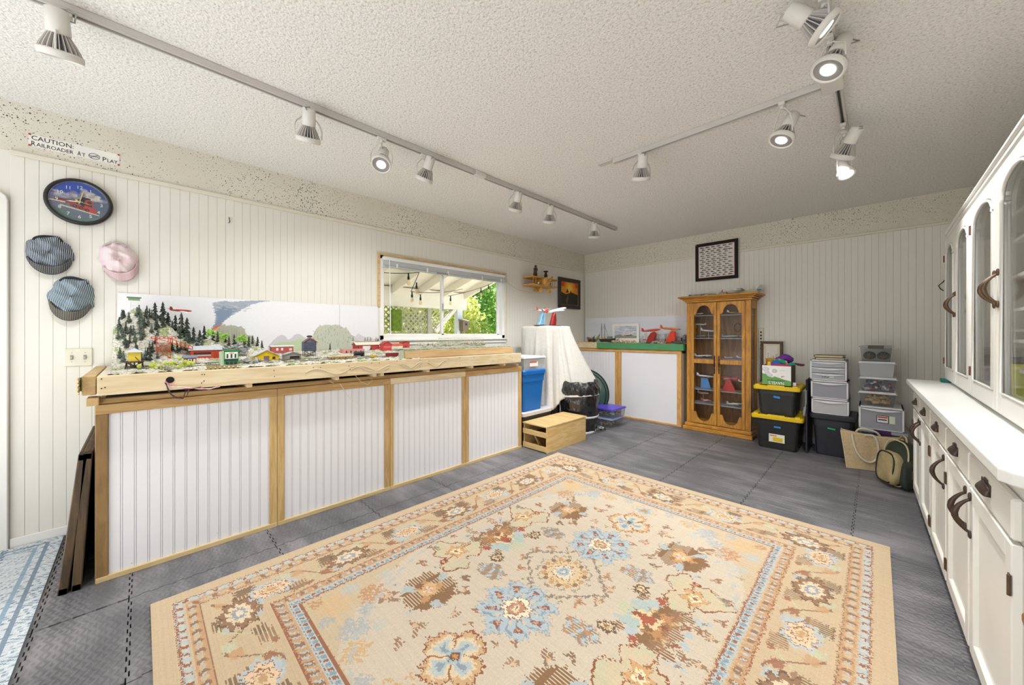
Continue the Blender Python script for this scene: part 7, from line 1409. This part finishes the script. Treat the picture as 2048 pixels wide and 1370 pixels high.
for i in range(5):
    y1_, y0_ = bx[i]-.008, bx[i+1]+.010
    dr_ = B(); dr_.T = TB_; dr_.box((-.014, y0_, .662), (.006, y1_, .765)); dr_ = dr_.out('drawer', m_offw, bc, .005)
    ym = (y0_+y1_)/2; b = B(); b.T = TB_ @ Matrix.Translation((-.014, ym, .716))
    b.grid(lambda s, t: (-.019*math.sin(PI*.5*t+.15)*(math.sin(PI*s)**.4 if 0 < s < 1 else 0), .045*math.cos(PI*(1-s)), .016-.024*t-.004*math.cos(PI*2*s)), 18, 6); b.out('cup_pull', m_hd, dr_, solid=.0025)
    b = B(); b.T = TB_ @ Matrix.Translation((-.014, ym, .716)); b.box((-.003, -.05, .008), (0, .05, .022)); b.box((-.003, -.018, .022), (0, .018, .030)); b.out('pull_plate', m_hd, dr_)
    # door: frame + recessed beadboard panel
    y1_, y0_ = bx[i]-.012, bx[i+1]+.012; zl, zu = .095, .652; w = .052
    b = B(); b.T = TB_
    for a, c in (((-.014, y0_, zl), (.006, y0_+w, zu)), ((-.014, y1_-w, zl), (.006, y1_, zu)), ((-.014, y0_+w, zl), (.006, y1_-w, zl+w)), ((-.014, y0_+w, zu-w), (.006, y1_-w, zu))): b.box(a, c)
    d_ = b.out('door', m_offw, bc, .003)
    b = B(); b.T = TB_; b.box((-.002, y0_+w-.004, zl+w-.004), (.003, y1_-w+.004, zu-w+.004)); b.out('door_panel', m_offw, d_)
    side = {0: y0_, 1: y1_, 2: y0_, 3: y0_, 4: y1_}[i]; yh = side+(.026 if side == y0_ else -.026)
    b = B(); b.T = TB_ @ Matrix.Translation((-.014, yh, .56)); b.tube([(-.036*math.sin(PI*i/12)**.8, 0, .058-.116*i/12) for i in range(13)], [.0045+.0045*math.sin(PI*i/12)**2 for i in range(13)], 8)
    for zz in (.066, -.062): b.sph((-.003, 0, zz), (.005, .009, .014), 10, 6)
    b.out('bail_handle', m_hd, d_)
    hy = y1_ if side == y0_ else y0_
    for zz in (.18, .55): b = B(); b.T = TB_ @ Matrix.Translation((-.014, hy, zz)); sgn = 1 if hy == y1_ else -1; b.box((-.003, -.016 if sgn > 0 else 0, -.025), (.001, 0 if sgn > 0 else .016, .025)); b.cyl((-.003, 0, -.025), (-.003, 0, .025), .004, n=8); b.out('hinge', m_hd2, d_)
m_ct = M('counter_paint', '#e4e5e2', .35, .05, 3, .08, 12, stretch=(1, .25, 1))
b = B(); b.T = TB_; pts = [(-.045, .02), (DP, .02), (DP, -LEN+.01), (.0, -LEN+.01), (-.03, -LEN+.035), (-.045, -LEN+.065)]; b.prism(pts, .818, .850); ctp = b.out('countertop', m_ct, bevel=.004, seg=2)
b = B(); b.T = TB_; b.box((-.028, -LEN+.02, .800), (DP-.02, .01, .818)); b.out('edge_moulding', m_offw, ctp) if False else None
tag(ctp, 'long white painted countertop over the base cabinet', 'countertop')
sbox('teal_item', (.30, 3.70, .8515), (.37, 3.76, .875), M('teal', '#1f6f6a', .5), None, .004); tag(bpy.data.objects['teal_item'], 'small dark teal box at the far end of the countertop', 'box')
# upper cabinet
UX, UY0, UY1, UZ0, UZ1 = .342, 1.40, 3.80, .862, 1.80
uc = thing('wall_cabinet', 'white hutch with arched glass doors standing on the countertop', 'cabinet', (UX, 2.6, .851))
sbox('carcass_bottom', (UX+.005, UY0, .851), (XR-.008, UY1, .875), m_offw, uc); sbox('carcass_top', (UX+.005, UY0, UZ1), (XR-.008, UY1, 1.85), m_offw, uc)
sbox('back_panel', (XR-.022, UY0, .875), (XR-.012, UY1, UZ1), m_offw, uc); sbox('end_panel', (UX+.005, UY0, .875), (XR-.022, UY0+.02, UZ1), m_offw, uc)
for a, c in (((UX+.005, UY1-.018, .875), (UX+.04, UY1, UZ1)), ((XR-.06, UY1-.018, .875), (XR-.022, UY1, UZ1)), ((UX+.04, UY1-.018, .875), (XR-.06, UY1, .93)), ((UX+.04, UY1-.018, UZ1-.03), (XR-.06, UY1, UZ1))): sbox('end_frame', a, c, m_offw, uc)
sbox('end_glass', (UX+.04, UY1-.011, .93), (XR-.06, UY1-.008, UZ1-.03), m_gl, uc)
for e, za, zb in ((.004, 1.79, 1.812), (.010, 1.812, 1.835), (.018, 1.835, 1.856)): sbox('crown_moulding', (UX-e, UY0-.0, za), (XR-.008, UY1+e, zb), m_offw, uc, .006)
dys = [3.795, 3.325, 2.83, 2.28, 1.78, 1.41]
for i in range(5):
    y1_, y0_ = dys[i]-.004, dys[i+1]+.004; zl, zu = .872, 1.786; w = .062; n = 16; TT = frame((0, 0, 0), (0, 1, 0), (0, 0, 1))
    b = B(); b.box((UX-.018, y0_, zl), (UX+.004, y0_+w, zu)); b.box((UX-.018, y1_-w, zl), (UX+.004, y1_, zu)); b.box((UX-.018, y0_+w, zl), (UX+.004, y1_-w, zl+.075)); b.T = TT
    A, Bq = y0_+w, y1_-w; arch = [(A, zu-.135), (A+.012, zu-.125)]+[(A+.012+(Bq-A-.024)*(.5-.5*math.cos(PI*k/n)), zu-.115+.062*math.sin(PI*k/n)) for k in range(n+1)]+[(Bq-.012, zu-.125), (Bq, zu-.135)]
    b.prism(arch+[(Bq, zu), (A, zu)], UX-.018, UX+.004); d_ = b.out('glass_door', m_offw, uc, .003)
    b = B(); path = [(A+.006, zl+.081)]+[(a+(.006 if a < (A+Bq)/2 else -.006), c-.006) for a, c in arch]+[(Bq-.006, zl+.081)]
    b.tube([(UX-.018, a, c) for a, c in path], .006, 6, True); b.out('glazing_bead', m_offw, d_)
    B().box((UX-.008, A-.01, zl+.06), (UX-.005, Bq+.01, zu-.03)).out('door_pane', m_gl, d_)
    side = [0, 1, 0, 1, 0][i]; yh = y0_+.026 if side == 0 else y1_-.026
    b = B(); b.T = Matrix.Translation((UX-.018, yh, 1.34)); b.tube([(-.036*math.sin(PI*i/12)**.8, 0, .056-.112*i/12) for i in range(13)], [.004+.0045*math.sin(PI*i/12)**2 for i in range(13)], 8)
    for zz in (.06, -.06): b.sph((-.003, 0, zz), (.005, .009, .014), 10, 6)
    b.out('bail_handle', m_hd2, d_)
    hy = y1_ if side == 0 else y0_
    for zz in (.99, 1.67): b = B(); b.cyl((UX-.02, hy, zz-.022), (UX-.02, hy, zz+.022), .004, n=8); b.out('hinge', M('hinge_red_brown', '#6f4038', .5, metal=.4), d_)
for z in (1.0, 1.13, 1.27, 1.42, 1.58, 1.70):
    sbox('shelf', (UX+.10, UY0+.02, z), (XR-.022, 2.80, z+.014), m_offw, uc)
for z in (1.18, 1.48): sbox('shelf', (UX+.20, 2.82, z), (XR-.022, UY1-.02, z+.014), m_offw, uc)
for y in (1.9, 2.35): 
    for z in (1.27, 1.42, 1.58): b = B(); b.T = frame((0, y, 0), (1, 0, 0), (0, 0, 1)); b.prism([(XR-.022, z), (XR-.12, z), (XR-.022, z-.09)], -.006, .006); b.out('bracket', m_offw, uc)
jy = thing('yellow_jar', 'yellow-green jar with a dark lid seen through the third glass door', 'jar', (.46, 2.75, .876)); b = B(); b.T = Matrix.Translation((.47, 2.74, .876)); b.lathe([(0, 0), (.05, 0), (.052, .01), (.052, .15), (.04, .165), (0, .165)], 20); b.out('glass_body', M('yellow_green', '#c2c43c', .4), jy); b = B(); b.T = Matrix.Translation((.47, 2.74, 1.035)); b.lathe([(0, 0), (.044, 0), (.044, .03), (0, .03)], 18); b.out('lid', M('lid_olive', '#5a5a4c', .5), jy)
gb = thing('grey_basket', 'dark grey oval dish at the bottom of the nearest glass door', 'dish', (.5, 2.05, .876)); b = B(); b.T = Matrix.Translation((.50, 2.05, .876)) @ Matrix.Diagonal((1, 1.5, 1, 1)); b.lathe([(0, 0), (.06, 0), (.085, .045), (.09, .05), (.082, .05), (.058, .008), (0, .006)], 24); b.out('bowl', M('dish_grey', '#5c5c62', .4), gb); b = B(); b.T = Matrix.Translation((.50, 2.05, .92)) @ Matrix.Diagonal((1, 1.5, 1, 1)); b.tube([(.088*math.cos(a*PI/12), .088*math.sin(a*PI/12), .006) for a in range(24)], .005, 6, True); b.out('rim', m_wlid, gb)
p = ony(1882, 572, YB); b = B(); b.tube([(p.x+.02, YB-.002, p.z+.05), (p.x+.012, YB-.03, p.z+.035), (p.x-.018, YB-.04, p.z), (p.x-.006, YB-.04, p.z-.03), (p.x+.012, YB-.03, p.z-.045)], .004, 6); tag(b.out('wall_hook', m_blk), 'curved black hook on the end wall beside the glass-door hutch', 'hook')
# chair corner at lower right
ch = thing('wooden_armchair', 'brown wooden armchair at the lower right edge of the frame', 'chair', (.5, 1.05, 0)); m_chr = wood('chair_wood', '#8a5a34', '#6f4526', 'Y', 3, .4)
ar = [(.222, 1.335), (.235, 1.36), (.262, 1.365), (.285, 1.34), (.290, 1.0), (.285, .78), (.23, .78), (.216, 1.0), (.214, 1.2)]
b = B(); b.prism(ar, .548, .572); b.out('armrest', m_chr, ch, .006, seg=2); b = B(); b.prism([(x+.36, y) for x, y in ar], .548, .572); b.out('armrest', m_chr, ch, .006, seg=2)
for x_ in (.232, .592): sbox('leg', (x_, 1.27, 0), (x_+.035, 1.31, .548), m_chr, ch, .004); sbox('leg', (x_, .80, 0), (x_+.035, .84, .80), m_chr, ch, .004)
sbox('side_panel', (.24, .84, .30), (.26, 1.27, .53), m_chr, ch, .003); sbox('seat', (.235, .80, .38), (.625, 1.29, .42), m_chr, ch, .01, ); sbox('backrest', (.25, .79, .50), (.61, .81, .82), m_chr, ch, .006)

# ------------------------------------------------------------------ ceiling tracks and spot heads
m_tk = M('track_white', '#c9c5c1', .45, .02); m_hw = M('head_white', '#dad7d2', .45, .02); m_fin = M('heatsink_white', '#c7c3bf', .5); m_core = M('heatsink_core', '#5f5d5e', .6); m_lens = emis('lamp_lens', '#fff8f0', 6.0); m_wire = M('wire_grey', '#a8a6a0', .4)
def track(name, label, a, c, w=.018):
    t_ = thing(name, label, 'track light rail', ((a[0]+c[0])/2, (a[1]+c[1])/2, H-.03)); 
    if abs(a[0]-c[0]) < .01: 
        x = a[0]; sbox('housing', (x-w, a[1], H-.024), (x+w, c[1], H-.0005), m_tk, t_, .002); 
        for s_ in (-1, 1): sbox('flange', (x+s_*w*.72-.004, a[1], H-.034), (x+s_*w*.72+.004, c[1], H-.024), m_tk, t_, .001)
        sbox('slot', (x-.005, a[1]+.02, H-.0255), (x+.005, c[1]-.02, H-.0245), M('slot_black', '#3a3634', .6), t_)
    else:
        y = a[1]; sbox('housing', (a[0], y-w, H-.024), (c[0], y+w, H-.0005), m_tk, t_, .002)
        for s_ in (-1, 1): sbox('flange', (a[0], y+s_*w*.72-.004, H-.034), (c[0], y+s_*w*.72+.004, H-.024), m_tk, t_, .001)
        sbox('slot', (a[0]+.02, y-.005, H-.0255), (c[0]-.02, y+.005, H-.0245), M('slot_black', '#3a3634', .6), t_)
    return t_
t1_ = track('ceiling_track', 'long white ceiling track running the length of the room over the bench', (-2.22, -.9), (-2.22, 4.02)); sbox('coupler', (-2.243, 1.83, H-.037), (-2.197, 1.93, H-.0005), m_hw, t1_, .003)
track('ceiling_track', 'short white crossbar track joining the right-hand track', (-1.36, 2.425), (-.16, 2.425)); 
t3_ = track('ceiling_track', 'right-hand white ceiling track running towards the hutch', (-.14, .9), (-.14, 3.06)); sbox('tee_joint', (-.20, 2.36, H-.038), (-.115, 2.49, H-.0005), m_hw, t3_, .003)
sbox('junction_plate', (-1.48, 2.40, H-.012), (-1.36, 2.45, H-.0005), m_tk, bpy.data.objects['ceiling_track.001'], .002)
def head(x, y, beam, label, on=True, fins=True, roll=0, kind='fin', power=1.0, drop=.16):
    P0 = Vector((x, y, H-.036)); t_ = thing('spot_head', label, 'track light', tuple(P0)); d = Vector(beam).normalized(); piv = P0-Vector((0, 0, drop))-d*(.066 if kind == 'fin' else .02)
    q_ = (-d).to_track_quat('Z', 'Y').to_matrix().to_4x4(); TQ = Matrix.Translation(piv) @ q_     # local -Z = beam
    sbox('adapter', (x-.014, y-.03, H-.052), (x+.014, y+.03, H-.034), m_hw, t_, .003)
    b = B(); b.cyl(P0-Vector((0, 0, .014)), P0-Vector((0, 0, .03)), .009); b.out('swivel', m_hw, t_)
    s = 1.0
    if kind == 'fin':
        b = B(); b.T = TQ; b.lathe([(0, .082), (.022, .082), (.031, .076), (.033, .0), (.030, -.004), (.020, -.006)], 24); b.out('socket', m_hw, t_)
        b = B(); b.T = TQ; b.lathe([(.020, -.004), (.024, -.02), (.036, -.045), (.042, -.062)], 24); b.out('heatsink_core', m_core, t_)
        base = None
        for k in range(22):
            a = 2*PI*k/22
            if base is None:
                b = B(); b.T = TQ; w = .0014; pr = [(.021, -.004), (.030, -.004), (.040, -.022), (.052, -.046), (.058, -.062), (.040, -.062)]
                b.add([(r, -w, z) for r, z in pr]+[(r, w, z) for r, z in pr], [tuple(range(6)), tuple(range(11, 5, -1))]+[(i, (i+1) % 6, 6+(i+1) % 6, 6+i) for i in range(6)]); base = b.out('fin', m_fin, t_)
            else:
                o = base.copy(); COL.objects.link(o); inv = ORIG[t_.name].inverted() @ TQ; o.matrix_basis = inv @ Matrix.Rotation(a, 4, 'Z') @ inv.inverted()
        b = B(); b.T = TQ; b.lathe([(.050, -.058), (.0605, -.062), (.0615, -.066), (.060, -.084), (.056, -.086), (.052, -.084), (.050, -.078)], 32); b.out('rim', m_hw, t_)
        b = B(); b.T = TQ; b.lathe([(.051, -.080), (.030, -.0775), (0, -.0775)], 28); b.out('vent_ring', M('vent_grey', '#8f8d8b', .5), t_)
        zl, rl = -.079, .027
    else:
        b = B(); b.T = TQ; b.lathe([(0, .06), (.024, .058), (.030, .045), (.030, -.005), (.044, -.045), (.046, -.060), (.042, -.062), (.034, -.055), (0, -.055)], 28); b.out('housing', m_hw, t_); zl, rl = -.0575, .034
    b = B(); b.T = TQ; b.cyl((0, 0, zl), (0, 0, zl-.001), rl, n=28); b.out('lens', m_lens, t_)
    # yoke of two bent flats from the swivel to the rim
    top = P0-Vector((0, 0, .026)); sd = d.cross(Vector((0, 0, 1))); sd = Vector((1, 0, 0)) if sd.length < .1 else sd.normalized(); 
    sd = (Matrix.Rotation(roll, 4, 'Z') @ sd)
    rimc = TQ @ Vector((0, 0, -.060 if kind == 'fin' else -.02)); rr = .064 if kind == 'fin' else .036
    sd = sd-d*sd.dot(d); sd.normalize()
    for sg_ in (1, -1):
        e = rimc+sd*sg_*(rr+.002); m0 = top+sd*sg_*.018-Vector((0, 0, .004)); m1 = top.lerp(e, .38)+sd*sg_*.030; m2 = Vector((e.x, e.y, e.z+.05)); b = B(); b.tube([top, m0, m1, m2, e], [.0035, .0035, .0035, .0035, .003], 6); b.out('yoke_arm', m_hw, t_)
    c0 = TQ @ Vector((0, 0, .08)); b = B(); side = d.cross(sd); b.tube([c0, c0+side*.03+Vector((0, 0, .01)), c0+side*.052-sd*.02+Vector((0, 0, .0)), top+side*.035, top], .0028, 6); b.out('supply_cable', m_wire, t_)
    l = bpy.data.lights.new('spot_lamp', 'SPOT'); l.energy = SPOT_E*power; l.spot_size = 1.9; l.spot_blend = .9; l.shadow_soft_size = .035; l.color = (1, .985, .965)
    lo = bpy.data.objects.new('spot_lamp', l); COL.objects.link(lo); lo.parent = t_; lo.matrix_basis = ORIG[t_.name].inverted() @ TQ @ Matrix.Translation((0, 0, zl-.012))
    return t_
head(-2.22, -.215, (-.40, .04, -1), 'nearest track spot at the upper left corner, hanging straight down', roll=PI/2, power=.75)
head(-2.22, .65, (-.52, .12, -1), 'second spot on the long track, turned slightly to the left wall', roll=0, power=.75)
head(-2.22, 1.07, (.45, -.35, -.85), 'third spot on the long track, its bright lens turned to the room')
head(-2.22, 1.38, (-.60, -.05, -1), 'fourth spot on the long track, tilted towards the bench')
head(-2.22, 2.28, (-.45, .1, -1), 'fifth spot on the long track, just past the coupler', power=1.3)
head(-2.22, 2.75, (-.32, .25, -1), 'sixth spot on the long track, in front of the window', power=1.3)
head(-2.22, 3.53, (-.2, .2, -1), 'last spot at the far end of the long track', power=1.7)
head(-1.15, 2.425, (-.30, .40, -1), 'spot at the left end of the crossbar track', roll=.4, power=1.9)
head(-.36, 2.425, (-.30, -.32, -.9), 'spot near the tee on the crossbar, lens glowing towards the room', drop=.185, power=1.9)
head(-.14, 2.92, (-.50, .42, -.9), 'spot on the right track beyond the tee, socket swung up to the right', drop=.18, power=2.6)
head(-.14, 3.03, (.25, -.35, -.9), 'smooth-bodied spot at the far end of the right track, lens towards the viewer', kind='plain', drop=.235, power=1.8)
head(-.14, 2.02, (-.30, -.35, -.85), 'bright spot on the right track just nearer than the tee', drop=.125)
head(-.14, 1.78, (.72, .28, -.72), 'nearest visible spot on the right track, tilted towards the hutch', drop=.10)
head(-.14, 1.1, (-.2, .4, -1), 'spot on the right track above and behind the picture edge')
SC.frame_set(1)
